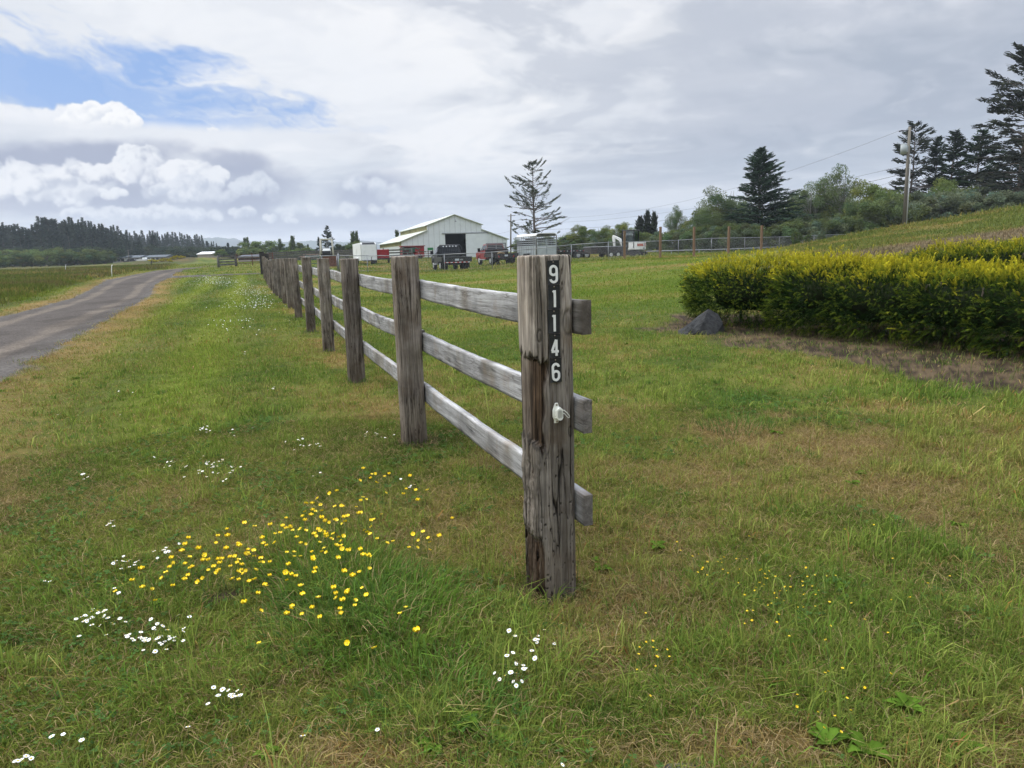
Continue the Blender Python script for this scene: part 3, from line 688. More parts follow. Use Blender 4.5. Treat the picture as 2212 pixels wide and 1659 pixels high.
# ------------------------------------------------------------------ the board fence
FANG = math.atan2(.365, 1.0); FD = Vector((-math.sin(FANG), math.cos(FANG), 0)); FP = Vector((math.cos(FANG), math.sin(FANG), 0))
PW, PH = .176, 1.4217
WOOD_POST = woodmat('weathered_post', (.32, .285, .245), (.088, .070, .052), attr=True)
WOOD_RAIL = woodmat('weathered_board', (.43, .43, .43), (.17, .165, .16), .8, vert=False, crack=.6, attr=True)
DARK_WOOD = woodmat('dark_timber', (.060, .055, .052), (.018, .016, .015), attr=True)
def post_mesh(name, parent, loc, seed, K=72, NZ=60, hero=False, m=None, w=PW, h=PH, tint=(1, 1, 1), depth_=.25):
    s = np.linspace(0, 4, K, endpoint=False)                       # around the square, corner at integers
    side = np.floor(s).astype(int); f = s - side
    cx = np.choose(side, [-.5 + f, np.full(K, .5), .5 - f, np.full(K, -.5)]) * w
    cy = np.choose(side, [np.full(K, -.5), -.5 + f, np.full(K, .5), .5 - f]) * w
    rad = .012 if not hero else .009                               # rounded arrises
    q = np.maximum(np.abs(cx), np.abs(cy)); mn = np.minimum(np.abs(cx), np.abs(cy)); k = sst(mn, w / 2 - rad * 2.2, w / 2) * .10
    cx, cy = cx * (1 - k), cy * (1 - k)
    z = np.concatenate([[-depth_], np.linspace(-.02, h - .012, NZ), [h - .004, h]])
    nx = np.choose(side, [np.zeros(K), np.ones(K), np.zeros(K), -np.ones(K)]); ny = np.choose(side, [-np.ones(K), np.zeros(K), np.ones(K), np.zeros(K)])
    CX, Z = np.meshgrid(cx, z); CY, _ = np.meshgrid(cy, z); NX, _ = np.meshgrid(nx, z); NY, _ = np.meshgrid(ny, z); S, _ = np.meshgrid(s * w * 1.0, z)
    per = 4 * w; wrap = lambda fx, fz, sd, o=4: fbm(S * fx, Z * fz, sd, o) * (1 - S / per) + fbm((S - per) * fx, Z * fz, sd, o) * (S / per)
    g = wrap(110, 2.2, seed) - .5; g2 = wrap(38, 1.1, seed + 3) - .5; lump = wrap(9, 2.0, seed + 5, 3) - .5
    ck = np.abs(wrap(24, .9, seed + 7, 3) - .5); crack = sst(ck, .028, .0) * sst(wrap(6, 1.4, seed + 9, 3), .42, .52)
    d = g * .0085 + g2 * .008 + lump * .012 - crack * .013
    col_ = np.ones(Z.shape + (3,)) * np.array(tint)
    tone = wrap(7, 1.2, seed + 11, 4)
    col_ *= (1.0 + .55 * (tone - .5))[..., None]
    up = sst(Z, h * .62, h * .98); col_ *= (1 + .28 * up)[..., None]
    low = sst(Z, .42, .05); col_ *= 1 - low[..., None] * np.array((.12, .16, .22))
    col_ *= (1 - .80 * crack)[..., None]; col_ *= (1 + 1.1 * np.clip(g, -.5, .5))[..., None]
    kn = np.zeros(Z.shape)
    if hero:
        # a strip torn out of the left front arris, dark and fibrous inside, and the rotten foot
        xs = np.where(NY < -.5, CX + w / 2, 0.0); ls = np.where(NX < -.5, CY + w / 2, 0.0)
        onf, onl = NY < -.5, NX < -.5
        jag = (fbm(S * 60, Z * 0 + 3, 201, 3) - .5) * .10 + (fbm(S * 300, Z * 0 + 7, 203, 2) - .5) * .03
        zr = sst(Z, .665 + jag, .680 + jag) * sst(Z, 1.035 + jag * .8, 1.020 + jag * .8)
        width = .062 - .018 * sst(Z, .98, .80) + .006 * np.sin(Z * 40)
        n_ = np.where(onf, sst(xs, width, width - .010), np.where(onl, 1.0 - .65 * sst(ls, .03, .12), 0)) * zr
        fib = fbm(S * 170, Z * 3, 205, 4); d = d - n_ * (.018 + .018 * fib)
        col_ *= 1 - n_[..., None] * np.array((.42, .56, .67)); 
        col_ *= (1 - .6 * n_ * sst(fib, .52, .40))[..., None]
        ln = np.exp(-((Z - (.665 + jag)) / .010) ** 2) * np.where(onf, sst(xs, .075, .06), np.where(onl, 1, 0)); col_ *= (1 - .6 * ln)[..., None]
        ln = np.exp(-((Z - (1.03 + jag * .8)) / .006) ** 2) * np.where(onf, sst(xs, .075, .06), np.where(onl, 1, 0)); col_ *= (1 - .65 * ln)[..., None]; d -= ln * .004
        lr = np.where(onl | (onf & (xs < .02)), 1, 0) * sst(Z, .66, .60); d += lr * (fbm(Z * 16, S * 9, 221, 4) - .5) * .020
        rz = sst(Z, .30 + jag, .25 + jag)
        wd = .030 + .020 * fbm(Z * 9, Z * 0, 207, 3)
        r_ = np.where(onf, sst(xs, wd, wd - .008), np.where(onl, .55 + .45 * fbm(S * 50, Z * 8, 209), 0)) * rz
        d = d - r_ * (.018 + .022 * fbm(S * 90, Z * 5, 211)); col_ *= 1 - r_[..., None] * np.array((.68, .78, .86))
        # long dark check above the tear, with a knot
        c1 = np.where(onf, np.exp(-((xs - .030 - .010 * np.sin(Z * 7)) / .0022) ** 2), 0) * sst(Z, 1.0, 1.03) * sst(Z, 1.36, 1.30); d -= c1 * .010; col_ *= (1 - .75 * c1)[..., None]
        for kx, kz, kr in ((.028, 1.115, .013), (.150, 1.16, .026), (.155, .72, .012)):
            e = np.where(onf, np.hypot((xs - kx) / kr, (Z - kz) / (kr * 2.2)), 9); ring = np.exp(-((e - .8) / .2) ** 2); core = sst(e, .75, .3)
            col_ *= (1 - .5 * ring - .35 * core)[..., None]; d -= ring * .004
        # small pits on the right half
        pit = sst(fbm(S * 110, Z * 50, 215, 2), .76, .82) * sst(Z, .75, .55) * onf; d -= pit * .006; col_ *= (1 - .65 * pit)[..., None]
        # whitish worn grain at the top
        wg = sst(fbm(S * 140, Z * 5, 217, 4), .50, .62) * sst(Z, .95, 1.25); col_ = col_ * (1 + .55 * wg[..., None])
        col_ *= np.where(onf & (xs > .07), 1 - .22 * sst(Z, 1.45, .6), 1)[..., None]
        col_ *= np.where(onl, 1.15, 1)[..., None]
    X = CX + NX * d; Y = CY + NY * d
    top = Z >= h - .0045; X = np.where(Z >= h - .0001, X * .965, X); Y = np.where(Z >= h - .0001, Y * .965, Y)
    Z = Z + np.where(top, (fbm(S * 80, S * 0, seed + 21, 3) - .5) * .006, 0)
    nz = len(z); V = np.stack([X.ravel(), Y.ravel(), Z.ravel()], 1); C = col_.reshape(-1, 3)
    i = np.arange(nz * K).reshape(nz, K); j = np.roll(i, -1, 1); F = np.stack([i[:-1], j[:-1], j[1:], i[1:]], -1).reshape(-1, 4)
    # cap: rings towards the centre
    rings = 6; base = len(V); VV, CC2, FF = [V], [C], [F]; prev = i[-1]
    for r_ in range(1, rings):
        t = 1 - r_ / rings; ring = V[i[-1]].copy(); ring[:, :2] *= t; ring[:, 2] = h + (fbm(ring[:, 0] * 60 + 5, ring[:, 1] * 260, seed + 30, 3) - .5) * .007
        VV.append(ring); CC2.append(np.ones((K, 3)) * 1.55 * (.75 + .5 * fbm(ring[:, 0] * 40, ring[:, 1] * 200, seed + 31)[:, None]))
        idx = np.arange(K) + base + (r_ - 1) * K; FF.append(np.stack([prev, np.roll(prev, -1), np.roll(idx, -1), idx], -1)); prev = idx
    o = npmesh(name, np.concatenate(VV), np.concatenate(FF), m or WOOD_POST, parent, C=np.clip(np.concatenate(CC2), 0, 2.2), smooth=False)
    bm = bmesh.new(); bm.from_mesh(o.data); bm.verts.ensure_lookup_table(); bm.faces.new([bm.verts[k_] for k_ in prev]); bmesh.ops.recalc_face_normals(bm, faces=bm.faces); bm.to_mesh(o.data); bm.free()
    o.data.polygons.foreach_set('use_smooth', np.ones(len(o.data.polygons), bool)) if not hero else None
    o.location = loc; return o
POST_Y = [2.84, 5.33, 8.21, 10.99, 13.96, 17.25, 20.2, 23.0, 25.8, 28.56, 31.4, 34.3, 37.2, 40.1, 43.0, 46.0]
fence = empty('board_fence', (0, 0, 0)); tag(fence, 'weathered grey three-board fence on square timber posts running away between lawn and paddock', 'fence')
def fpt(Y, off=0.0):                        # point on the fence line
    x = FX0 + FM * (Y - FY0); p = Vector((x, Y, 0)) + FP * off; return p
rf = random.Random(11)
POSTS = []
for i, Y in enumerate(POST_Y):
    p = fpt(Y); z = h1(p.x, p.y)
    dark = i in (2,); tint = [(1, 1, 1), (.95, .93, .92), (.74, .72, .72), (1.0, 1.0, .98), (.86, .85, .84), (.95, .92, .9), (.88, .88, .86), (1, .98, .95), (.75, .74, .74)][i % 9]
    tint = (1.0, 1.0, 1.0) if i == 0 else tint
    hero = i == 0
    K, NZ = (520, 420) if hero else ((220, 150) if i == 1 else ((120, 80) if i < 5 else (40, 24)))
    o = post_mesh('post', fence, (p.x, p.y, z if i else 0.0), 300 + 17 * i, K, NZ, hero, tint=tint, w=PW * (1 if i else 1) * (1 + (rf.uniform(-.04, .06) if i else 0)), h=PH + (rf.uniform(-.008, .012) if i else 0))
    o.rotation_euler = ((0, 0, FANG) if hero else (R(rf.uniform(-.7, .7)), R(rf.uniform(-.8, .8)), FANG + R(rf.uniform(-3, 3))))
    POSTS.append((p, z))
    if i == 0: tag(o, 'nearest post, split along its left edge')
    if i == 2: tag(o, 'third post from the front, stained darker')
s_end = .155; pe = fpt(2.84, PW / 2 + .019) - FD * s_end
RZ = []
for a, b in ((649.4, 724), (864, 934.6), (1071.8, 1138.4)): RZ.append(((zat(1272, a, pe.y) + zat(1272, b, pe.y)) / 2, (zat(1272, a, pe.y) - zat(1272, b, pe.y))))
def rail(a, b, zc_a, zc_b, hgt, seed, th=.038):
    """board from a to b (points on the ground plan), local Y along the grain"""
    L = (b - a).length; n = max(6, int(L * 14)); n = min(n, 60); m_ = 10
    ys = np.linspace(0, L, n); 
    prof = [(-.5, -.5)] + [(-.5, t) for t in np.linspace(-.5, .5, m_)[1:-1]] + [(-.5, .5), (.5, .5)] + [(.5, t) for t in np.linspace(.5, -.5, m_)[1:-1]] + [(.5, -.5)]
    pr = np.array(prof); K = len(pr); Yg, A = np.meshgrid(ys, np.arange(K), indexing='ij')
    px_ = pr[A, 0] * th; pz_ = pr[A, 1] * hgt
    d = (fbm(pz_ * 90, Yg * 1.5, seed, 3) - .5) * .003; px_ = px_ + np.sign(pr[A, 0]) * d
    wob = (fbm(Yg * 1.2, Yg * 0, seed + 2, 3) - .5) * .014; sag = -.012 * np.sin(np.pi * Yg / L)
    edge = (fbm(Yg * 7, pr[A, 1] * 2, seed + 3, 3) - .5) * .006
    Z = pz_ + wob + sag + edge * np.sign(pr[A, 1]) + (zc_a + (zc_b - zc_a) * Yg / L)
    t = fbm(pz_ * 22, Yg * 1.6, seed + 5, 4); c = np.ones(Z.shape + (3,)) * (.72 + .62 * t)[..., None]
    stn = sst(fbm(Yg * 3.3, pz_ * 2.5, seed + 7, 3), .52, .66); c = c * (1 - stn[..., None] * np.array((.26, .30, .36)))
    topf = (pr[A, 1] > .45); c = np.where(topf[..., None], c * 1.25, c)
    knt = sst(fbm(Yg * 9, pz_ * 16, seed + 9, 2), .78, .83); c = c * (1 - .6 * knt)[..., None]
    V = np.stack([px_.ravel(), Yg.ravel(), Z.ravel()], 1); i = np.arange(n * K).reshape(n, K); j = np.roll(i, -1, 1)
    F = np.stack([i[:-1], i[1:], j[1:], j[:-1]], -1).reshape(-1, 4)
    o = npmesh('rail', V, F, WOOD_RAIL, fence, C=c.reshape(-1, 3))
    bm = bmesh.new(); bm.from_mesh(o.data); bm.verts.ensure_lookup_table()
    q = m_ // 1
    lft = list(range(0, m_)); rgt = list(range(2 * m_ - 1, m_ - 1, -1))
    for base in (0, (n - 1) * K):
        for a_ in range(m_ - 1): bm.faces.new([bm.verts[base + k] for k in (lft[a_], lft[a_ + 1], rgt[a_ + 1], rgt[a_])])
    bmesh.ops.recalc_face_normals(bm, faces=bm.faces)
    cl = bm.verts.layers.float_color['Col']
    for base in (0,):
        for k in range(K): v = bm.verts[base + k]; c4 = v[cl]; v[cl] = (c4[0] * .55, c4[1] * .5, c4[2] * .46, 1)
    bm.to_mesh(o.data); bm.free()
    o.location = (a.x, a.y, 0); o.rotation_euler = (0, 0, FANG)
    return o
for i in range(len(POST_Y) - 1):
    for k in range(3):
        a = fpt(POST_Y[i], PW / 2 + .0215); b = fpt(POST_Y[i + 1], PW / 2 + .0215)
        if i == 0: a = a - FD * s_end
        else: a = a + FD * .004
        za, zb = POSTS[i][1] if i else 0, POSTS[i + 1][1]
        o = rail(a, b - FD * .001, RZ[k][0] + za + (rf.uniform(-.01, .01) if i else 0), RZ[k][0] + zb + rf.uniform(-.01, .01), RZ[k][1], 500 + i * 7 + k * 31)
# two tarred posts where the fence meets the side track
for n_, Y, t in ((0, 49.2, 'nearer'), (1, 53.0, 'farther')):
    p = fpt(Y, 0); p.x -= .25
    pp = at((578, 569)[n_], 590, Y); z = h1(pp.x, Y)
    o = post_mesh('gate_post', None, (pp.x, Y, z), 900 + n_, 32, 20, m=DARK_WOOD, w=.30, h=(1.50, 1.62)[n_]); tag(o, '%s of two black tarred gateposts at the far end of the board fence' % t, 'gatepost')

# ------------------------------------------------------------------ number plates and insulator on the first post
def local_front(px, py, off=.004):
    """ray through a pixel onto the front plane of the first post -> (along face, height)"""
    c = Vector((FX0, FY0, 0)) - FD * (PW / 2 + off); d = ray(px, py); o = Vector((0, 0, EYE))
    t = (c - o).dot(-FD) / d.dot(-FD); h = o + d * t; return (h - c).dot(FP), h.z
def face_pt(lx, z, off): c = Vector((FX0, FY0, 0)) - FD * (PW / 2 + off) + FP * lx; return Vector((c.x, c.y, z))
ENAMEL = mat('black_enamel', (.010, .011, .014), .38, 0, .25, 30, .15, .5, (.05, .05, .055), .5)
WHITE_PAINT = mat('white_digit_paint', (.72, .72, .69), .5, 0, .06, 60, .05, .3, (.35, .34, .30), .35)
SCREW = mat('screw_metal', (.32, .27, .22), .5, .6, .3, 80)
PLASTIC = mat('white_plastic', (.74, .74, .66), .4, 0, .05, 20, .03, .4, (.50, .48, .36), .3)
def glyph(ch):
    def arc(cx, cy, rx, ry, a0, a1, n=22): return [(cx + rx * math.cos(R(a0 + (a1 - a0) * i / n)), cy + ry * math.sin(R(a0 + (a1 - a0) * i / n))) for i in range(n + 1)]
    if ch == '1': return [[(.035, -.50), (.035, .50)], [(-.105, .385), (-.04, .43), (.0, .47)]]
    if ch == '4': return [[(.10, -.50), (.10, .47)], [(.085, .47), (-.215, -.20)], [(-.25, -.235), (.255, -.235)]]
    lo = arc(0, .26, .205, .215, 0, 180) + [(-.205, .16)] + arc(0, .13, .205, .175, 180, 360) + [(.205, .26)]
    tail = [(.205, .13), (.205, -.26)] + arc(0, -.27, .205, .205, 0, -172)
    if ch == '9': return [lo, tail]
    return [[(-x, -y) for x, y in lo], [(-x, -y) for x, y in tail]]
def ribbon2d(mb, pts, hw, sx, sz, y):
    P = [Vector((a * sx, b * sz)) for a, b in pts]; n = len(P); Ls, Rs = [], []
    for i in range(n):
        d = (P[min(i + 1, n - 1)] - P[max(i - 1, 0)]).normalized(); nn = Vector((-d.y, d.x)) * hw; Ls.append(P[i] + nn); Rs.append(P[i] - nn)
    for i in range(n - 1):
        a, b, c, d = Ls[i], Ls[i + 1], Rs[i + 1], Rs[i]
        mb._add([(a.x, y, a.y), (b.x, y, b.y), (c.x, y, c.y), (d.x, y, d.y), (a.x, .0, a.y), (b.x, .0, b.y), (c.x, .0, c.y), (d.x, .0, d.y)], [(0, 1, 2, 3), (0, 4, 5, 1), (3, 2, 6, 7), (0, 3, 7, 4), (1, 5, 6, 2)])
YB = [562, 615.2, 668.5, 721.2, 773.8, 827]; XB = [(1181.5, 1207.5), (1183.5, 1208.8), (1183.3, 1208.6), (1185.8, 1209.6), (1187.4, 1212)]
LAB = ['black plate with white digit 9, topmost plate on the front post', 'black plate with white digit 1 just below the plate showing 9', 'black plate with white digit 1 just above the plate showing 4',
       'black plate with white digit 4 between a 1 and the 6 on the front post', 'black plate with white digit 6 at the bottom of the number column']
for i, ch in enumerate('91146'):
    x0, zt = local_front(XB[i][0], YB[i] + .8); x1, _ = local_front(XB[i][1], YB[i] + .8); _, zb = local_front(XB[i][0], YB[i + 1] - .4)
    cx_, cz_ = (x0 + x1) / 2, (zt + zb) / 2; w_, h_ = x1 - x0, zt - zb
    e = empty('number_plate', face_pt(cx_, cz_, .0048 + .0005 * (i % 2)), FANG); tag(e, LAB[i], 'number plate', 'house number plates on the post')
    if i in (0, 4): e.rotation_euler = (0, R(-1.2 if i == 4 else -.8), FANG)
    b = MB(); b.box(-w_ / 2, w_ / 2, -.0012, .0012, -h_ / 2, h_ / 2); b.box(-w_ / 2, w_ / 2, -.0026, -.0012, h_ * .36, h_ * .378); b.box(-w_ / 2, w_ / 2, -.0026, -.0012, h_ * .485, h_ * .5); b.box(-w_ / 2, w_ / 2, -.0026, -.0012, -h_ * .5, -h_ * .485)
    b.build('plate', ENAMEL, e, bevel=.0004)
    g = MB()
    for j, st in enumerate(glyph(ch)): ribbon2d(g, st, .0048, w_ * 1.28 * (1.0 if ch != '1' else .9), h_ * .70 if ch in '14' else h_ * .70, -.0030 - .0003 * j)
    d_ = g.build('digit', WHITE_PAINT, e); d_.location = (0, 0, -h_ * .075)
    s_ = MB(); s_.tube((0, -.0012, h_ * .43), (0, -.0032, h_ * .43), .0028, .0022, 10); s_.build('screw', SCREW, e)
# insulator
lx, lz = local_front(1202, 891.5); e = empty('fence_insulator', face_pt(lx, lz, .006), FANG); tag(e, 'small white plastic electric fence insulator with wire loop screwed below the number plates', 'insulator')
b = MB(); b.prism([(-.012, -.040), (.004, -.040), (.006, -.030), (.012, -.022), (.012, .020), (.006, .032), (.004, .041), (-.006, .041), (-.011, .030), (-.018, .012), (-.018, -.014), (-.012, -.028)], 1, -.006, .002); b.build('bracket', PLASTIC, e, bevel=.0012)
b = MB()
for k in range(4): b.tube((.004, -.004, -.014 + k * .0085), (.004, -.026, -.014 + k * .0085), .0145, .0125, 18)
for k in range(4): b.tube((-.0135 + .0, -.013, -.016 + k * .0085), (.0215, -.013, -.016 + k * .0085), .0035, n=8)
b.build('ribbed_body', PLASTIC, e)
b = MB(); b.path([(.010, -.022, .014), (.022, -.024, .013), (.036, -.022, .0), (.046, -.020, -.012), (.048, -.019, -.019), (.043, -.018, -.021), (.035, -.019, -.014), (.024, -.022, -.001), (.012, -.024, .003)], .0016, 6); b.build('wire_loop', PLASTIC, e)
for z_ in (.034, -.034): b = MB(); b.tube((-.002, -.006, z_), (-.002, -.0085, z_), .0042, .0035, 10); b.build('screw', SCREW, e)

# ------------------------------------------------------------------ golden yew hedges
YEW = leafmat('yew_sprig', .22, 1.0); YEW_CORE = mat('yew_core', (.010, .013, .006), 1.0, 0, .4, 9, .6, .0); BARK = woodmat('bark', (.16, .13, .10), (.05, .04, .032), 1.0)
def yew(name, label, blobs, n, seed, size=1.0):
    bb = []
    for bx, by, rx, ry, yt, ro in blobs:
        px_ = 1106 + FPX * bx / (by * cp + .1); bb.append((bx, by, rx, ry, zat(px_, yt, by - .35) - h1(bx, by) - .07, ro))
    blobs = bb
    rg = np.random.default_rng(seed); e = empty(name, (blobs[0][0], blobs[0][1], h1(blobs[0][0], blobs[0][1]))); tag(e, label, 'hedge'); ex, ey, ez = e.location

    def f(x, y, z, skip=-1, sh=1.0):          # inside test for the union
        v = np.full(len(x), 9.0)
        for k, (bx, by, rx, ry, h, ro) in enumerate(blobs):
            if k == skip: continue
            c, s = math.cos(ro), math.sin(ro); dx, dy = x - bx, y - by; u_, v_ = (dx * c + dy * s) / (rx * sh), (dy * c - dx * s) / (ry * sh)
            w_ = (z - .50 * h) / (.50 * h * sh); v = np.minimum(v, (np.abs(u_) ** 2.6 + np.abs(v_) ** 2.6 + np.abs(w_) ** 3.4))
        return v
    P, N = [], []
    for k, (bx, by, rx, ry, h, ro) in enumerate(blobs):
        m_ = int(n * rx * h / sum(b_[2] * b_[4] for b_ in blobs)); d = rg.normal(size=(m_ * 2, 3)); d[:, 2] *= 1.0; d /= np.linalg.norm(d, axis=1)[:, None]
        t = (np.abs(d[:, 0]) ** 2.6 + np.abs(d[:, 1]) ** 2.6 + np.abs(d[:, 2]) ** 3.4) ** (-1 / 2.85); q = d * t[:, None]
        n_ = np.sign(q) * np.stack([np.abs(q[:, 0]) ** 1.6 / rx, np.abs(q[:, 1]) ** 1.6 / ry, np.abs(q[:, 2]) ** 2.4 / (.5 * h)], 1); n_ /= np.linalg.norm(n_, axis=1)[:, None]
        c, s = math.cos(ro), math.sin(ro); X = q[:, 0] * rx; Y = q[:, 1] * ry; x = bx + X * c - Y * s; y = by + X * s + Y * c; z = .5 * h + q[:, 2] * .5 * h
        nn = np.stack([n_[:, 0] * c - n_[:, 1] * s, n_[:, 0] * s + n_[:, 1] * c, n_[:, 2]], 1)
        ok = (f(x, y, z, k) > .93) & (z > .03); P.append(np.stack([x, y, z], 1)[ok]); N.append(nn[ok])
    P = np.concatenate(P); N = np.concatenate(N)
    # lumpy surface: bulges and dark hollows
    lump = fbm(P[:, 0] * 2.6 + P[:, 2] * 1.7, P[:, 1] * 2.6 - P[:, 2] * 2.0, seed, 3) - .5; lump2 = fbm(P[:, 0] * 7 + P[:, 2] * 6, P[:, 1] * 7 - P[:, 2] * 5, seed + 2, 3) - .5
    keep = (lump2 > -.07) | (rg.random(len(P)) < .22); P, N, lump, lump2 = P[keep], N[keep], lump[keep], lump2[keep]
    P = P + N * np.maximum(lump * .36 + lump2 * .34 + rg.normal(0, .03, len(P)), -.09 - .05 * rg.random(len(P)))[:, None]
    inw = rg.random(len(P)) ** 2.2 * .34; P = P - N * inw[:, None]
    P[:, 2] = np.maximum(P[:, 2], .03)
    m_ = len(P); up = N[:, 2]
    # direction of each shoot: outwards and upwards, tip nodding
    D = N * 1.0 + np.array((0, 0, .55)) + rg.normal(0, .42, (m_, 3)); D /= np.linalg.norm(D, axis=1)[:, None]
    Lh = size * rg.uniform(.07, .15, m_) * (1 + .25 * (up > .4)); 
    # bend sideways/down along the shoot
    G = np.array((0, 0, -1.0)); bend = rg.uniform(.15, .55, m_)
    side = np.cross(D, rg.normal(size=(m_, 3))); side /= np.linalg.norm(side, axis=1)[:, None]
    # colour: golden new growth where the shoots reach the light, green on the flanks and inside
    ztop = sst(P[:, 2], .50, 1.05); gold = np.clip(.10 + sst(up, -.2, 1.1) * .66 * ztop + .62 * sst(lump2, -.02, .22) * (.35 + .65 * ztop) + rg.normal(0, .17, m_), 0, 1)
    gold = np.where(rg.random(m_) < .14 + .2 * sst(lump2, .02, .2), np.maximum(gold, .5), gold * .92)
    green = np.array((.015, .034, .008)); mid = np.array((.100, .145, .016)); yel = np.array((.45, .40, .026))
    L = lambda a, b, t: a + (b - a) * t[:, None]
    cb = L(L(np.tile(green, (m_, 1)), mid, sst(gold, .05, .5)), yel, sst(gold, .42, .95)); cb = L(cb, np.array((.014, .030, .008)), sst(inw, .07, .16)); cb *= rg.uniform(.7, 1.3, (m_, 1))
    VV, FF, CC = [], [], []; off = 0; NP = 7
    for i in range(NP):
        t = (i + .6) / NP; base = P + D * (Lh * t)[:, None] + G * (Lh * bend * t * t)[:, None]
        tang = D + G * (2 * bend * t)[:, None]; tang /= np.linalg.norm(tang, axis=1)[:, None]
        bi = np.cross(tang, side); nl = size * .030 * (1.1 - .45 * t) * rg.uniform(.8, 1.2, m_); nw = size * .0055
        for sg in (-1, 1):
            dirn = side * sg * .8 + tang * .62 + bi * rg.uniform(-.1, .5, m_)[:, None]; dirn /= np.linalg.norm(dirn, axis=1)[:, None]
            wv = tang * nw
            V = np.stack([base - wv, base + wv, base + dirn * nl[:, None] + wv * .3], 1).reshape(-1, 3)
            k = np.arange(m_)[:, None] * 3 + off; FF.append(k + np.array([[0, 1, 2]])); VV.append(V); off += m_ * 3
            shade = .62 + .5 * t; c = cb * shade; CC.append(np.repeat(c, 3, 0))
    V = np.concatenate(VV); V[:, 2] += H(V[:, 0], V[:, 1]); V -= np.array((ex, ey, ez))
    npmesh('foliage', V, np.concatenate(FF), YEW, e, C=np.clip(np.concatenate(CC), 0, .9))
    # dark twiggy inside
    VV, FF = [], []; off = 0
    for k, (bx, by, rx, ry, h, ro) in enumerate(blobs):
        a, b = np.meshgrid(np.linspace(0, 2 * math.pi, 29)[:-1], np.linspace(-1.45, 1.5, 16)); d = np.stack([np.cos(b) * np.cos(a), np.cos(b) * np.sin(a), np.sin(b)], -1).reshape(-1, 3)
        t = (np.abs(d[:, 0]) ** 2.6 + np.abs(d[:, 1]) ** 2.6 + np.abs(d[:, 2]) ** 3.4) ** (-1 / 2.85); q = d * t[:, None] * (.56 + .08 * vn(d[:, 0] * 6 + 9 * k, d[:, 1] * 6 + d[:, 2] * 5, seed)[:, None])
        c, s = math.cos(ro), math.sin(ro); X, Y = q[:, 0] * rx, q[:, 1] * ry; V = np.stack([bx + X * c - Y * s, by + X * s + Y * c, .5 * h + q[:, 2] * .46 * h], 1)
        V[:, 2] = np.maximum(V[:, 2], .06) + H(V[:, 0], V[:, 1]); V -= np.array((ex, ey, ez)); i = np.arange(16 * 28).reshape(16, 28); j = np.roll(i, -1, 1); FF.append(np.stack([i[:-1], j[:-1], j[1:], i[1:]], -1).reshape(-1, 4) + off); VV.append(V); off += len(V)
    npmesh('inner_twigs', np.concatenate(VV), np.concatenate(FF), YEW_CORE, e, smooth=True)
    for bx, by, rx, ry, h, ro in blobs:
        for q in range(2):
            b = MB(); a = rf.uniform(0, 6.28); x, y = bx + rx * .35 * math.cos(a), by + ry * .35 * math.sin(a); z = h1(x, y)
            b.path([(x - ex, y - ey, z - ez - .05), (x - ex + .05 * math.cos(a), y - ey + .05 * math.sin(a), z - ez + .3), (x - ex + .2 * math.cos(a), y - ey + .2 * math.sin(a), z - ez + .75)], [.03, .022, .01], 6)
            b.build('stem', BARK, e)
    return e
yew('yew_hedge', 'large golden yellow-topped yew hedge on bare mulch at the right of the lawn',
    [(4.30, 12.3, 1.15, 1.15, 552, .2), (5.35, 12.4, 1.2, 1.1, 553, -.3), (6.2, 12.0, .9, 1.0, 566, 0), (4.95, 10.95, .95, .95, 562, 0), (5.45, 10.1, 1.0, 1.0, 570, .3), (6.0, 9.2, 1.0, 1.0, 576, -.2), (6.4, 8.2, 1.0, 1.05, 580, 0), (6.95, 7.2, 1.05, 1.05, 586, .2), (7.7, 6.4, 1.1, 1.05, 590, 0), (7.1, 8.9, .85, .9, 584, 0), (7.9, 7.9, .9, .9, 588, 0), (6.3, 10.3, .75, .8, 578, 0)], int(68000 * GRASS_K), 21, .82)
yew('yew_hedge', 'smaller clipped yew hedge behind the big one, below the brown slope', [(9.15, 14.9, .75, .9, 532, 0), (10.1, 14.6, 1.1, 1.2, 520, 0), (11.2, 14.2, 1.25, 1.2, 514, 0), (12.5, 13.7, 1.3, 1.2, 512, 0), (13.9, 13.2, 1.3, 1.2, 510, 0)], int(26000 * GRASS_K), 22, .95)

# ------------------------------------------------------------------ rock and slab
STONE = mat('dark_stone', (.036, .037, .038), .9, 0, .45, 14, .9, .15, (.085, .083, .078), .6)
def rock(name, label, cx, cy, rx, ry, h, seed, cut=.5, sink=.3, m=STONE, rz=0):
    V, F = [], []; nu, nv = 48, 24; a, b = np.meshgrid(np.linspace(0, 2 * math.pi, nu + 1)[:-1], np.linspace(-1.5, 1.5, nv)); d = np.stack([np.cos(b) * np.cos(a), np.cos(b) * np.sin(a), np.sin(b)], -1).reshape(-1, 3)
    rg = np.random.default_rng(seed); r = np.ones(len(d)) * 1.0
    for i in range(12):
        n_ = rg.normal(size=3); n_[2] = abs(n_[2]) * .7; n_ /= np.linalg.norm(n_); k = rg.uniform(cut, .9); dn = d @ n_; r = np.minimum(r, np.where(dn > .05, k / np.maximum(dn, .05), 9))
    r += (fbm(d[:, 0] * 4 + 3, d[:, 1] * 4 + d[:, 2] * 3, seed, 5) - .5) * .10
    q = d * r[:, None] * np.array((rx, ry, h)); i = np.arange(nu * nv).reshape(nv, nu); j = np.roll(i, -1, 1); F = np.stack([i[:-1], j[:-1], j[1:], i[1:]], -1).reshape(-1, 4)
    o = npmesh(name, q, F, m, smooth=False); o.location = (cx, cy, h1(cx, cy) + h * (1 - 2 * sink) * .3); o.rotation_euler = (0, 0, rz); tag(o, label, 'rock'); return o
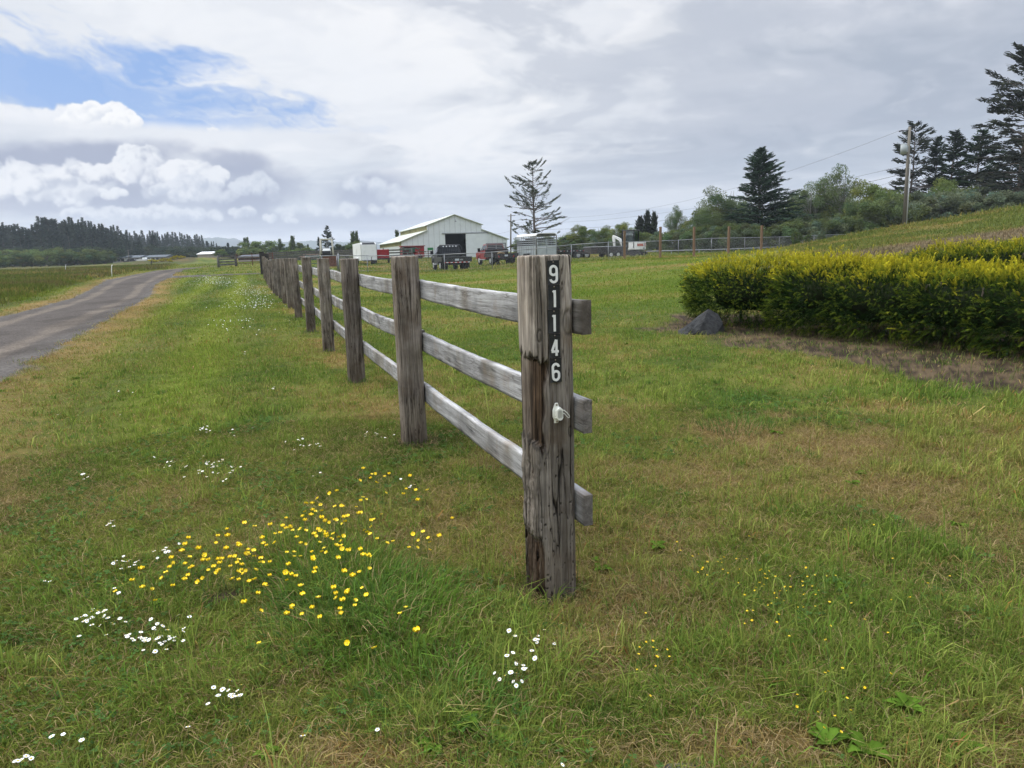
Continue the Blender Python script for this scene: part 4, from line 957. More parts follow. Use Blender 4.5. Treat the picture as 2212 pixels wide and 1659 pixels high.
def wedge_rock():
    g = gp(1517, 722); bm = bmesh.new()
    for q in ((-.40, -.08, -.05), (-.34, .16, .04), (-.22, -.02, .12), (.06, -.03, .34), (.12, .12, .37), (.30, .16, .30), (.40, .06, -.05), (.12, -.24, -.05), (-.12, -.20, .04), (.20, .34, .25), (.0, .34, -.05), (.30, -.08, .16), (-.02, -.15, .20)): bm.verts.new(q)
    bmesh.ops.convex_hull(bm, input=bm.verts); bmesh.ops.triangulate(bm, faces=bm.faces); bmesh.ops.subdivide_edges(bm, edges=bm.edges, cuts=5, use_grid_fill=True)
    for v in bm.verts:
        k = float(fbm(np.array([v.co.x * 9 + v.co.z * 5]), np.array([v.co.y * 9 - v.co.z * 4]), 5, 4)[0]) - .5; v.co += v.co.normalized() * k * .045
    bmesh.ops.recalc_face_normals(bm, faces=bm.faces); me = bpy.data.meshes.new('rock'); bm.to_mesh(me); bm.free(); me.materials.append(STONE); o = bpy.data.objects.new('rock', me); col.objects.link(o); o.location = (g.x + .03, g.y + .12, g.z); tag(o, 'dark grey angular rock at the left foot of the yew hedge', 'rock')
wedge_rock()
g = gp(1475, 1668); o = rock('stone_slab', 'flat weathered grey stone half sunk in the lawn at the bottom of the picture', g.x, g.y - .03, .17, .10, .016, 8, .5, .45, m=mat('slab_stone', (.11, .105, .10), .95, 0, .35, 40, .7, .1, (.06, .06, .055), .7))

# ------------------------------------------------------------------ flowers
PETAL_Y = mat('yellow_petal', (.86, .64, .015), .35, 0, .08, 40, 0, .5); PETAL_W = mat('white_petal', (.82, .82, .80), .6, 0, .04, 40, 0, .2); DISC = mat('yellow_disc', (.62, .42, .03), .8, 0, .2, 200)
STEM = mat('flower_stem', (.075, .13, .03), .7, 0, .2, 30, 0, .2)
def cup(mb, r, open_, n=5, w=.95, seg=4, cz=0.0, jit=0.0, rr=rf):
    for p in range(n):
        a0 = 2 * math.pi * p / n + rr.uniform(-.06, .06) ; rows = []
        L_ = r * rr.uniform(1 - jit, 1 + jit)
        for i in range(seg + 1):
            t = i / seg; rad = L_ * (math.sin(open_ * t) / max(.3, math.sin(open_)) if open_ > .3 else t); z = L_ * (1 - math.cos(open_ * t)) * .9
            ww = w * L_ * math.pi / n * 1.15 * math.sin(math.pi * min(1, (.18 + t * .74))) 
            c, s = math.cos(a0), math.sin(a0); rows.append(((rad * c + ww * s, rad * s - ww * c, z + cz), (rad * c, rad * s, z + cz - r * .03), (rad * c - ww * s, rad * s + ww * c, z + cz)))
        for i in range(seg):
            A, B = rows[i], rows[i + 1]; mb._add([*A, *B], [(0, 1, 4, 3), (1, 2, 5, 4)], True)
def flower(kind, seed, split):
    """split: parts as children of an Empty; else one mesh. Head leans; stem down to the ground"""
    rr = random.Random(seed); r = {'buttercup': .0093, 'daisy': .0074, 'clover': .0036}[kind]; hgt = {'buttercup': rr.uniform(.10, .19), 'daisy': rr.uniform(.055, .085), 'clover': rr.uniform(.05, .09)}[kind]
    lean = Vector((rr.uniform(-.35, .35), rr.uniform(-.35, .35), 0)) * hgt; top = Vector((lean.x, lean.y, hgt)); tilt = Matrix.Rotation(rr.uniform(.05, .8), 3, Vector((rr.uniform(-1, 1), rr.uniform(-1, 1), 0)).normalized())
    pet, dis, ste = MB(), MB(), MB()
    if kind == 'buttercup': cup(pet, r, rr.uniform(1.3, 1.9), 5, 1.0, rr=rr); dis.tube((0, 0, r * .02), (0, 0, r * .28), r * .2, r * .1, 8)
    elif kind == 'daisy': cup(pet, r, .35, 17, 1.0, 3, jit=.12, rr=rr); dis.tube((0, 0, -r * .02), (0, 0, r * .24), r * .42, r * .25, 8)
    else: cup(pet, r, 1.3, 6, 1.1, 3, rr=rr); dis.tube((0, 0, -r * .1), (0, 0, r * .7), r * .6, r * .3, 7)
    for mb in (pet, dis): mb.v = [tuple(tilt @ Vector(v) + top) for v in mb.v]
    ste.path([(0, 0, -.01), (lean.x * .3, lean.y * .3, hgt * .5), (lean.x * .8, lean.y * .8, hgt * .9), top], [.0011, .001, .0008, .0008], 4)
    pm = {'buttercup': PETAL_Y, 'daisy': PETAL_W, 'clover': PETAL_Y}[kind]
    if split:
        e = empty(kind if kind != 'clover' else 'hop_clover', (0, 0, 0)); pet.build('petals', pm, e); dis.build('disc', DISC, e); ste.build('stem', STEM, e); return e
    a = MB(); 
    for k, mb in ((0, pet), (1, dis), (2, ste)):
        b = len(a.v); a.v += mb.v; a.f += [[b + q for q in f] for f in mb.f]; a.mi += [k] * len(mb.f); a.sm += mb.sm
    return a.build(kind if kind != 'clover' else 'hop_clover', [pm, DISC, STEM])
def plant(kind, spots, label, cat, group, near=4.2, scale=1.0, maxsplit=60):
    used = {}; ns = 0
    for (px, py) in spots:
        # flower head is seen at this pixel: find the ground under it
        split = False
        g = gp(px, py); d = math.hypot(g.x, g.y)
        hh = {'buttercup': .13, 'daisy': .06, 'clover': .06}[kind]
        dd = ray(px, py); t = (EYE - hh - g.z) / -dd.z if dd.z < 0 else 1; x, y = dd.x * t, dd.y * t
        if math.hypot(x, y) < near and ns < maxsplit: split = True; ns += 1
        key = (rf.randint(0, 6), split)
        if key not in used: o = flower(kind, key[0] * 7 + 1, split); used[key] = o
        else: o = copy_tree(used[key])
        o.location = (x, y, h1(x, y)); sc_ = scale * rf.uniform(.8, 1.2) * (1 + .03 * max(0, d - 6)); o.scale = (sc_, sc_, rf.uniform(.8, 1.15) * min(sc_, 1.2)); o.rotation_euler = (0, 0, rf.uniform(0, 6.28)); tag(o, label(px, py), cat, group)
BC = [(808, 1010), (812, 1017), (800, 1033), (770, 1035), (778, 1043), (805, 1040), (810, 1044), (820, 1050), (810, 1030), (822, 1060), (786, 1060), (757, 1072), (735, 1078), (715, 1090), (700, 1084), (740, 1082), (865, 1050), (872, 1036), (900, 1058), (915, 1050), (880, 1075), (820, 1092),
      (640, 1100), (660, 1108), (690, 1098), (672, 1115), (700, 1120), (720, 1117), (735, 1112), (755, 1118), (780, 1112), (795, 1108), (800, 1118), (806, 1128), (790, 1130), (770, 1138), (745, 1135), (728, 1142), (710, 1150), (690, 1138), (675, 1148), (655, 1138), (640, 1150), (628, 1128), (650, 1160), (668, 1168), (690, 1172), (705, 1180), (722, 1172), (738, 1186), (755, 1176), (770, 1190), (785, 1200), (640, 1178), (652, 1195), (670, 1205), (690, 1198), (708, 1212), (640, 1215), (660, 1225), (780, 1215),
      (597, 1128), (584, 1141), (611, 1150), (590, 1165), (470, 1163), (461, 1162), (530, 1163), (540, 1175), (560, 1150), (575, 1205), (600, 1220), (620, 1205), (510, 1178), (520, 1190), (410, 1205), (430, 1210), (450, 1213), (440, 1200), (470, 1208), (500, 1210), (485, 1222), (505, 1227), (520, 1215), (395, 1218), (380, 1225), (370, 1235), (405, 1228), (420, 1235), (445, 1232), (460, 1238), (400, 1244), (372, 1248), (350, 1240), (322, 1255), (330, 1290), (300, 1262), (345, 1275), (240, 1280), (262, 1300),
      (560, 1225), (545, 1233), (575, 1240), (590, 1250), (600, 1262), (540, 1255), (620, 1240), (645, 1248), (660, 1255), (680, 1262), (700, 1240), (720, 1250), (740, 1262), (760, 1275), (690, 1290), (650, 1300), (640, 1268), (670, 1280), (615, 1290), (605, 1305), (560, 1300), (550, 1310), (570, 1325), (545, 1290), (688, 1318), (700, 1330), (720, 1310), (740, 1300), (760, 1312), (775, 1250), (790, 1285), (755, 1305), (745, 1300), (735, 1310), (660, 1345), (635, 1358), (555, 1382), (685, 1328), (775, 1385), (812, 1382), (855, 1388), (875, 1295), (908, 1360), (860, 1325), (805, 1305), (818, 1162), (835, 1160), (845, 1168), (892, 1150), (905, 1155), (920, 1160), (930, 1150), (938, 1125), (910, 1170), (898, 1168), (922, 1152), (967, 1135), (890, 1170), (940, 1160), (350, 1215), (385, 1262), (420, 1255), (435, 1262), (455, 1258), (480, 1245), (495, 1240), (520, 1240), (530, 1215)]
rb = random.Random(77)
for i in range(48):
    t = rb.random(); BC.append((640 + rb.gauss(55, 60), 1150 + rb.gauss(10, 42)))
for i in range(26): BC.append((rb.uniform(370, 560), rb.uniform(1198, 1262)))
def bl(px, py):
    if px > 870: return 'yellow buttercup standing a little right of the main patch, near the first fence post'
    if py < 1085: return 'yellow buttercup in the thin upper end of the patch, behind the dense cluster'
    if px < 560: return 'yellow buttercup in the left wing of the patch beside the daisies'
    if py > 1270: return 'yellow buttercup among the tall blue-green grass at the lower edge of the patch'
    return 'yellow buttercup in the dense middle of the buttercup patch'
plant('buttercup', BC, bl, 'buttercup', 'buttercups in the lawn left of the first post', 4.4)
rd_ = random.Random(9); DS = []
def clus(px, py, rx, ry, n):
    for i in range(n): DS.append((px + rd_.gauss(0, rx * .5), py + rd_.gauss(0, ry * .5)))
for a in ((665, 960, 40, 14, 15), (465, 1010, 60, 26, 40), (370, 1005, 40, 14, 12), (440, 932, 30, 12, 12), (520, 938, 14, 6, 5), (820, 938, 40, 10, 12), (184, 1032, 14, 3, 4), (245, 1133, 14, 8, 6), (885, 1050, 14, 8, 4), (360, 1190, 20, 20, 8), (275, 1215, 24, 12, 12), (105, 1250, 10, 4, 3), (265, 1268, 10, 6, 3),
          (210, 1340, 60, 30, 28), (340, 1375, 70, 26, 36), (320, 1400, 30, 14, 8), (485, 1500, 44, 20, 13), (402, 1573, 3, 3, 1), (805, 1575, 3, 3, 1), (140, 1600, 26, 22, 3), (60, 1645, 22, 14, 5), (1160, 1375, 40, 22, 10), (1110, 1440, 40, 14, 8), (1105, 1470, 34, 10, 8), (1208, 1652, 4, 3, 1), (655, 1612, 4, 3, 1),
          (540, 768, 30, 8, 5), (590, 845, 20, 5, 6), (680, 1022, 5, 4, 2), (290, 850, 60, 8, 8), (180, 905, 70, 14, 8), (560, 690, 90, 24, 40), (590, 712, 50, 10, 18)): clus(*a)
def dl(px, py):
    if px > 1000: return 'white daisy in the small group below the first fence post'
    if py < 800: return 'tiny white daisy on the mown strip beside the far fence posts'
    if py < 900: return 'white daisy in the thin scatter over the mown strip'
    if py < 1060 and px > 600: return 'white daisy in the little row left of the second post'
    if py < 1060: return 'white daisy in the loose drift beyond the buttercups'
    if py < 1290: return 'white daisy left of the buttercup patch'
    if py < 1450: return 'white daisy in the dense cluster below the buttercups'
    return 'white daisy in the sparse lower left corner of the lawn'
DS = DS[:300]
plant('daisy', DS, dl, 'daisy', 'white daisies in the lawn', 4.2, 1.0)
CL = [(1560 + rb.gauss(0, 40), 1230 + rb.gauss(0, 20)) for i in range(22)] + [(1700 + rb.gauss(0, 60), 1290 + rb.gauss(0, 34)) for i in range(46)] + [(1780 + rb.gauss(0, 70), 1500 + rb.gauss(0, 50)) for i in range(16)] + [(1400 + rb.gauss(0, 30), 1420 + rb.gauss(0, 40)) for i in range(14)] + [(1950 + rb.gauss(0, 80), 1300 + rb.gauss(0, 60)) for i in range(10)]
plant('clover', CL, lambda x, y: 'tiny yellow hop clover head in the right foreground' if x > 1460 else 'tiny yellow hop clover head right of the foot of the first post', 'clover flower', 'hop clover in the right lawn', 3.0, 1.1, 25)
# far drifts of daisies by the side track, too many to count
def drift():
    rg = np.random.default_rng(4); V, F, C = [], [], []; pts = []
    for (px, py, rx, ry, n) in ((480, 612, 60, 6, 520), (540, 625, 40, 12, 260), (455, 606, 34, 4, 260), (560, 650, 40, 14, 160), (520, 660, 60, 10, 90), (500, 700, 60, 20, 60)):
        for i in range(n):
            x = px + rg.normal(0, rx * .6); y = py + rg.normal(0, ry * .5)
            if y < 603 or x > 585 + (y - 603) * .9: continue
            pts.append((x, y))
    D = np.array([tuple(ray(a, b)) for a, b in pts]); g = -(EYE - .07) / D[:, 2]; x, y = D[:, 0] * g, D[:, 1] * g; ok = y < 52; x, y = x[ok], y[ok]; n = len(x); z = H(x, y) + .06 + .03 * rg.random(n)
    r = .0095 * (1 + .01 * y); k = 6; an = np.linspace(0, 2 * math.pi, k, endpoint=False); V = np.stack([x[:, None] + r[:, None] * np.cos(an), y[:, None] + r[:, None] * np.sin(an), z[:, None] + r[:, None] * np.sin(an + rg.uniform(0, 6, n)[:, None]) * .45], -1).reshape(-1, 3)
    me = bpy.data.meshes.new('daisy_drift'); me.from_pydata(V.tolist(), [], [list(range(i * k, i * k + k)) for i in range(n)]); me.materials.append(PETAL_W); o = bpy.data.objects.new('daisy_drift', me); col.objects.link(o); tag(o, kind='stuff')
drift()
# broad-leaved weeds in the turf
WEED = leafmat('weed_leaf', .30, 1.0)
def rosette(seed, n=9, L_=.09, wd=.28, up=.35):
    rg = np.random.default_rng(seed); V, F, C = [], [], []
    for i in range(n):
        a = rg.uniform(0, 6.28); l = L_ * rg.uniform(.6, 1.15); u_ = up * rg.uniform(.3, 1.4); w_ = l * wd * rg.uniform(.8, 1.2); b = len(V); c = np.array((.070, .125, .016)) * rg.uniform(.7, 1.5)
        for k in range(6):
            t = k / 5; ww = w_ * math.sin(math.pi * (.08 + .86 * t)) * (1 + .18 * math.sin(k * 2.6)); r = l * t; z = l * u_ * math.sin(t * 2.2) + .004
            for s in (-1, 0, 1): V.append((r * math.cos(a) - s * ww * math.sin(a), r * math.sin(a) + s * ww * math.cos(a), z + (abs(s) * ww * .35))); C.append(c * (1.2 if s == 0 else 1))
        for k in range(5):
            for s in (0, 1): q = b + k * 3 + s; F.append((q, q + 1, q + 4, q + 3))
    return np.array(V), np.array(F), np.array(C)
rw = [npmesh('broadleaf_weed', *[x for x in (rosette(s, 11, .085, .22)[:2])], WEED, C=rosette(s, 11, .085, .22)[2], smooth=True) for s in (1, 2, 3)]
WS = [(330, 1320, 1.2, 'grey-green broad-leaved weed left of the buttercups'), (1300, 1240, 1.1, 'leafy weed just right of the foot of the first post'), (1800, 1275, 1.3, 'spreading weed rosette among hop clover on the right'), (1790, 1620, 1.6, 'large broad-leaved weed at the bottom right'), (1870, 1640, 1.5, 'low weed rosette in the bottom right corner area'), (2080, 1640, 1.9, 'big jagged weed at the right bottom edge'), (1680, 940, 1.5, 'dark weed clump beside the dry brown patch'), (920, 1400, 1.0, 'dark ribbed plantain leaves below the buttercups'), (1000, 1575, 1.3, 'clover-like leafy weed at the bottom centre'), (940, 1620, 1.4, 'leafy weed near the bottom edge left of centre'), (1420, 1190, 1.2, 'dark weed between the post and the clover'),
      (1840, 1050, 1.2, 'dark weed in the right lawn beyond the clover'), (2070, 1140, 1.3, 'flat dark weed far right in the lawn'), (580, 1640, .9, 'small weed at the bottom left'), (1960, 1540, 1.4, 'weed rosette right of the clover heads'), (1100, 1600, 1.1, 'leafy weed below the lower daisies'), (1860, 1030, 1.0, 'small weed behind the right clover'), (395, 1190, .8, 'small leafy weed above the buttercups left wing'), (1280, 1220, .9, 'tall leafy weed right of the post foot')]
for i, (px, py, s_, lb) in enumerate(WS):
    g = gp(px, py); o = rw[i] if i < 3 else rw[i % 3].copy()
    if i >= 3: col.objects.link(o)
    o.location = g + Vector((0, 0, .012)); o.scale = (s_ * .52,) * 3; o.rotation_euler = (0, 0, rf.uniform(0, 6)); tag(o, lb, 'weed', 'broad-leaved weeds in the lawn')
# ------------------------------------------------------------------ trees
LEAF = leafmat('tree_leaf', .28, 1.0, .12); NEEDLE = leafmat('needles', .12, 1.0, .12); TRUNK = mat('tree_trunk', (.12, .10, .085), .95, 0, .35, 6, .5, .1, stretch=(1, 1, .2))
PALE_TRUNK = mat('pale_trunk', (.26, .25, .23), .95, 0, .35, 6, .4, .1)
def quads(P, A, B):
    """quads centred on P with half axes A, B"""
    n = len(P); V = np.stack([P - A - B * .6, P + A - B * .25, P + A * 1.1 + B * .25, P - A + B * .6], 1).reshape(-1, 3); return V, np.arange(n * 4).reshape(n, 4)
def sticks(P0, P1, r0_, r1_):
    D = P1 - P0; D /= np.linalg.norm(D, axis=1)[:, None] + 1e-9; ref = np.where(np.abs(D[:, 2:3]) > .9, np.array((1., 0, 0)), np.array((0, 0, 1.))); A = np.cross(D, ref); A /= np.linalg.norm(A, axis=1)[:, None] + 1e-9; B = np.cross(D, A)
    ring = [A * math.cos(t) + B * math.sin(t) for t in (0, 2.094, 4.189)]; n = len(P0)
    V = np.stack([P0 + q * r0_[:, None] for q in ring] + [P1 + q * r1_[:, None] for q in ring], 1).reshape(-1, 3); k = np.arange(n)[:, None] * 6
    F = np.concatenate([k + np.array([[a, (a + 1) % 3, 3 + (a + 1) % 3, 3 + a]]) for a in range(3)], 1).reshape(-1, 4); return V, F
def conifer(h, r, seed, nb=90, per=26, size=.34, base=.10, prof=.85, rise=.15, droop=.35, fol=.15, color=(.030, .050, .028), trunk_r=None, bare=0.0, clump=0.0, irregular=.25, name='conifer', wild=0.0):
    rg = np.random.default_rng(seed); e = empty(name, (0, 0, 0)); tr = trunk_r or h * .013
    u_ = np.sort(rg.random(nb)) ** .92; z0 = h * (base + (1 - base) * u_); ang = rg.uniform(0, 2 * math.pi, nb) ; lump = .75 + irregular * 2 * (vn(z0 / h * 7, ang * 1.2, seed) - .3)
    L = r * (1 - u_) ** prof * rg.uniform(.6, 1.15, nb) * lump + .03 * r; L = np.maximum(L, .06 * r)
    ri = rise + .55 * u_ + rg.normal(0, .08 + wild * .6, nb); dr = droop * (1 - u_) + rg.normal(0, .05 + wild, nb)
    def pt(i, t): 
        c = L[i] * t; return np.stack([np.cos(ang[i]) * c, np.sin(ang[i]) * c, z0[i] + L[i] * (ri[i] * t - dr[i] * t * t)], 1)
    m_ = np.maximum(5, (per * (.25 + .75 * L / r) + 3).astype(int)); I = np.repeat(np.arange(nb), m_); T = fol + (1.02 - fol) * rg.random(len(I)) ** (.75 if not clump else .55)
    if clump: T = np.clip(T + 0, 0, 1.02); ck = vn(T * 3.2 + I * 7.7, I * 3.1, seed + 4); k = ck > clump; I, T = I[k], T[k]
    P = pt(I, T); n = len(P); s = size * rg.uniform(.6, 1.3, n) * (.70 + .30 * (1 - u_[I]))
    lat = np.stack([-np.sin(ang[I]), np.cos(ang[I]), np.zeros(n)], 1); wid = (L[I] * .24 * (1.08 - T) + size * .5); P += lat * (rg.normal(0, .6, n) * wid)[:, None]; P[:, 2] += rg.normal(-.12, .22, n) * size * 1.4
    out = np.stack([np.cos(ang[I]), np.sin(ang[I]), ri[I] - 2 * dr[I] * T], 1) + lat * rg.normal(0, .7, n)[:, None]; out[:, 2] += rg.normal(-.05, .3, n); out /= np.linalg.norm(out, axis=1)[:, None]
    B = np.cross(out, rg.normal(size=(n, 3))); B /= np.linalg.norm(B, axis=1)[:, None]
    V, F = quads(P, out * s[:, None], B * (s * .42)[:, None])
    c = np.array(color) * rg.uniform(.6, 1.35, (n, 1)) * (.8 + .5 * vn(I * 1.7, T * 2, seed + 9))[:, None]; tipy = rg.random((n, 1)) < .12; c = np.where(tipy, c * (1.5, 1.5, 1.2), c)
    npmesh('crown', V, F, NEEDLE, e, C=np.repeat(c, 4, 0))
    tz = np.linspace(-.3, h * .985, 9); bend = (fbm(tz * .15, tz * 0, seed + 2, 2) - .5) * r * .12; b = MB(); b.path([(float(bb), 0, float(z)) for bb, z in zip(bend * sst(tz, 0, 2), tz)], [max(.015, tr * (1 - .95 * max(0, z) / h)) for z in tz], 8)
    if bare:
        i = np.arange(nb); t0 = np.zeros(nb); Vs, Fs = [], []; 
        for a, q in ((0, .35), (.35, .7), (.7, .98)):
            V_, F_ = sticks(pt(i, np.full(nb, a)), pt(i, np.full(nb, q)), np.maximum(.012, tr * .40 * (L / r) * (1.05 - a)) * bare, np.maximum(.008, tr * .40 * (L / r) * (1.02 - q)) * bare); Fs.append(F_ + sum(len(v) for v in Vs)); Vs.append(V_)
        base_ = len(b.v); b.v += [tuple(v) for v in np.concatenate(Vs)]; fl = (np.concatenate(Fs) + base_).tolist(); b.f += fl; b.mi += [0] * len(fl); b.sm += [False] * len(fl)
    b.build('trunk', TRUNK, e); return e
def broadleaf(h, r, seed, nc=34, per=150, size=.20, low=.15, color=(.075, .115, .028), thin=0.0, flat=1.0, trunks=1, name='broadleaf_tree', tm=None):
    rg = np.random.default_rng(seed); e = empty(name, (0, 0, 0)); C0 = []
    while len(C0) < nc:
        p = rg.uniform(-1, 1, 3); d = np.linalg.norm(p)
        if .25 < d < 1: C0.append(p)
    C0 = np.array(C0); C0[:, 2] = C0[:, 2] * flat; hc = h * (1 + low) / 2; hz = h * (1 - low) / 2
    a = np.arctan2(C0[:, 1], C0[:, 0]); lob = .78 + .44 * vn(a * 1.3 + 5, C0[:, 2] * 2 + seed, seed)
    X = C0[:, 0] * r * lob * .86; Y = C0[:, 1] * r * lob * .86; Z = hc + C0[:, 2] * hz * .88 * (.85 + .25 * rg.random(nc)); Z = np.maximum(Z, h * low * .6)
    cr_ = rg.uniform(.16, .30, nc) * (r + h * .5) * .62
    I = np.repeat(np.arange(nc), per); n = len(I); d = rg.normal(size=(n, 3)); d /= np.linalg.norm(d, axis=1)[:, None]; rad = rg.random(n) ** .38
    P = np.stack([X[I], Y[I], Z[I]], 1) + d * (cr_[I] * rad)[:, None] * np.array((1, 1, .72)); P[:, 2] = np.maximum(P[:, 2], .05)
    if thin: k = rg.random(n) > thin * vn(P[:, 0] * 1.8 / r * 3, P[:, 2] * 4 / h * 3, seed + 6); P, I, d = P[k], I[k], d[k]; n = len(P)
    s = size * rg.uniform(.55, 1.35, n); A = rg.normal(size=(n, 3)); A[:, 2] -= .3; A /= np.linalg.norm(A, axis=1)[:, None]; B = np.cross(A, rg.normal(size=(n, 3))); B /= np.linalg.norm(B, axis=1)[:, None]
    V, F = quads(P, A * s[:, None], B * (s * .62)[:, None]); cl = rg.uniform(.72, 1.3, nc)
    c = np.array(color) * cl[I][:, None] * rg.uniform(.7, 1.3, (n, 1)); hue = rg.normal(0, .10, nc)[I][:, None]; c = c * np.concatenate([1 + hue, 1 + 0 * hue, 1 - hue], 1)
    npmesh('crown', V, F, LEAF, e, C=np.clip(np.repeat(c, 4, 0), .003, .9))
    b = MB(); tr = max(.04, h * .014)
    for t in range(trunks):
        ox, oy = rg.normal(0, r * .12, 2) * (trunks > 1); lean = rg.normal(0, .06, 2); pts = [(ox, oy, -.2), (ox + lean[0] * h * .3, oy + lean[1] * h * .3, h * .3), (ox + lean[0] * h * .8, oy + lean[1] * h * .5, h * .62), (ox + lean[0] * h, oy + lean[1] * h, h * .9)]
        b.path(pts, [tr, tr * .75, tr * .45, tr * .12], 7)
        for k in range(t, nc, trunks):
            q = Vector((X[k], Y[k], Z[k])); f = min(.75, max(.18, q.z / h * .75 * .8)); s0 = Vector(pts[1]).lerp(Vector(pts[2]), min(1, max(0, (f - .3) / .32))) if f > .3 else Vector(pts[0]).lerp(Vector(pts[1]), f / .3)
            mid = s0.lerp(q, .55) + Vector((0, 0, .06 * h)); b.path([s0, mid, q], [tr * .34, tr * .2, tr * .06], 5)
    b.build('trunk', tm or TRUNK, e); return e
def put_tree(o, px, ytop, Y, label, cat, group=None, h0=None, wide=1.0, rz=None, dz=0.0):
    top = at(px, ytop, Y); z = h1(top.x, Y); h = top.z - z; s = h / h0; o.location = (top.x, Y, z + dz); o.scale = (s * wide, s * wide, s); o.rotation_euler = (0, 0, rf.uniform(0, 6.28) if rz is None else rz); tag(o, label, cat, group); return o
def proto(f, **k): o = f(**k); return o
used = set()
def inst(o):
    if o.name not in used: used.add(o.name); return o
    return copy_tree(o)
SPR = dict(color=(.022, .036, .021))
# the individual trees that stand out
o = conifer(13.2, 5.5, 41, nb=280, per=80, size=.25, base=.03, prof=.78, rise=.12, droop=.16, fol=.10, color=(.030, .052, .033), bare=1.0, irregular=.26, name='spruce_tree'); put_tree(o, 1645, 321, 84, 'dense dark spruce standing alone behind the two tallest wooden posts', 'tree', h0=13.2, rz=.5, wide=1.32)
o = conifer(14.0, 4.6, 42, nb=120, per=40, size=.34, base=.12, prof=.60, rise=.05, droop=.10, fol=.25, color=(.040, .050, .036), bare=1.3, clump=.26, irregular=.40, name='spruce_tree'); put_tree(o, 1979, 264, 96, 'ragged open spruce directly behind the utility pole with the transformer', 'tree', h0=14, rz=2, wide=1.15)
o = conifer(20.0, 8.5, 43, nb=190, per=110, size=.36, base=.06, prof=.62, rise=.05, droop=.22, fol=.22, color=(.040, .046, .036), bare=1.3, clump=.26, irregular=.42, name='spruce_tree'); put_tree(o, 2236, 95, 78, 'towering spruce cut off by the right edge of the picture', 'tree', h0=20, rz=3.6)
o = conifer(12.0, 3.6, 44, nb=130, per=34, size=.32, base=.05, prof=.75, rise=.12, droop=.18, **SPR, name='spruce_tree'); SP = o; put_tree(inst(SP), 2064, 284, 92, 'pointed dark spruce, middle one between the pole and the towering spruce', 'tree', h0=12, wide=1.35)
o = conifer(12.0, 4.0, 45, nb=150, per=36, size=.32, base=.05, prof=.70, rise=.12, droop=.20, color=(.024, .044, .022), name='spruce_tree'); put_tree(o, 2122, 281, 90, 'full green-black spruce just left of the towering spruce', 'tree', h0=12, wide=1.4)
put_tree(inst(SP), 2027, 296, 97, 'thin-topped spruce just right of the open spruce behind the pole', 'tree', h0=12, wide=1.1)
o = conifer(12.0, 4.4, 46, nb=150, per=36, size=.32, base=.05, prof=.5, rise=.12, droop=.20, color=(.022, .034, .022), name='spruce_tree'); put_tree(o, 2190, 330, 88, 'broad dark spruce low in front of the towering spruce', 'tree', h0=12, wide=1.4)
o = conifer(13.5, 5.6, 47, nb=120, per=90, size=.21, base=.05, prof=.72, rise=.05, droop=-.12, fol=.25, color=(.060, .074, .052), bare=1.0, clump=.40, irregular=.6, trunk_r=.24, wild=.16, name='sparse_conifer'); put_tree(o, 1151, 348, 100, 'tall sparse half-bare conifer standing behind the stock trailer', 'tree', h0=13.5, rz=1.0)
o = conifer(11, 3.6, 48, nb=90, per=30, size=.40, base=.08, prof=.7, rise=.1, droop=.12, fol=.25, color=(.034, .050, .036), bare=1.2, clump=.25, irregular=.4, name='conifer'); put_tree(o, 706, 488, 150, 'open dark conifer behind the loader cab left of the white trailer', 'tree', h0=11)
o = conifer(9, 2.4, 49, nb=80, per=24, size=.40, **SPR, name='conifer'); CN = o; put_tree(inst(CN), 688, 513, 148, 'slim dark conifer just left of the open conifer by the loader', 'tree', h0=9)
# broadleaved trees on the right
GR = dict(color=(.110, .145, .056)); GY = dict(color=(.140, .175, .052)); GB = dict(color=(.112, .138, .078))
TR = [broadleaf(9, 4.4, 51, nc=66, per=460, size=.115, low=.0, thin=.62, trunks=3, **GR), broadleaf(9, 3.8, 52, nc=60, per=420, size=.105, low=.02, thin=.85, trunks=2, **GR, tm=PALE_TRUNK), broadleaf(8, 4.6, 53, nc=60, per=460, size=.12, low=.02, thin=.35, trunks=2, **GY)]
TRH = [9, 9, 8]
def bt(k, px, yt, Y, lb, wide=1.0): return put_tree(inst(TR[k]), px, yt, Y, lb, 'tree', 'broadleaved trees behind the right fence', h0=TRH[k], wide=wide)
bt(0, 1562, 400, 96, 'loose green tree left of the lone dark spruce', .95); bt(1, 1814, 354, 92, 'tallest thin-twigged tree between the lone spruce and the utility pole', .75); bt(1, 1752, 392, 95, 'airy green tree just right of the lone dark spruce', 1.0)
bt(2, 1896, 388, 82, 'round bright green tree just left of the utility pole', .85); bt(0, 1690, 430, 90, 'small loose tree tucked at the right foot of the lone spruce', .8); bt(2, 2052, 380, 84, 'rounded yellow-green tree right of the utility pole below the spruces', .85)
bt(1, 1461, 443, 110, 'small airy tree standing alone left of the tree belt', .62); bt(0, 1850, 420, 80, 'dark-trunked spreading tree between the fence end and the pole', .8); bt(0, 1520, 440, 92, 'lower green tree at the left end of the belt', .8)
bt(0, 1785, 402, 97, 'leafy tree filling the belt left of the tallest thin-twigged tree', 1.0); bt(2, 1935, 405, 88, 'green tree half hidden behind the utility pole', .9); bt(0, 1600, 420, 99, 'loose tree touching the left side of the lone spruce', .9); bt(0, 1722, 412, 99, 'leafy tree touching the right side of the lone spruce', .9); bt(2, 1500, 470, 99, 'low rounded tree at the far left of the belt', .9)
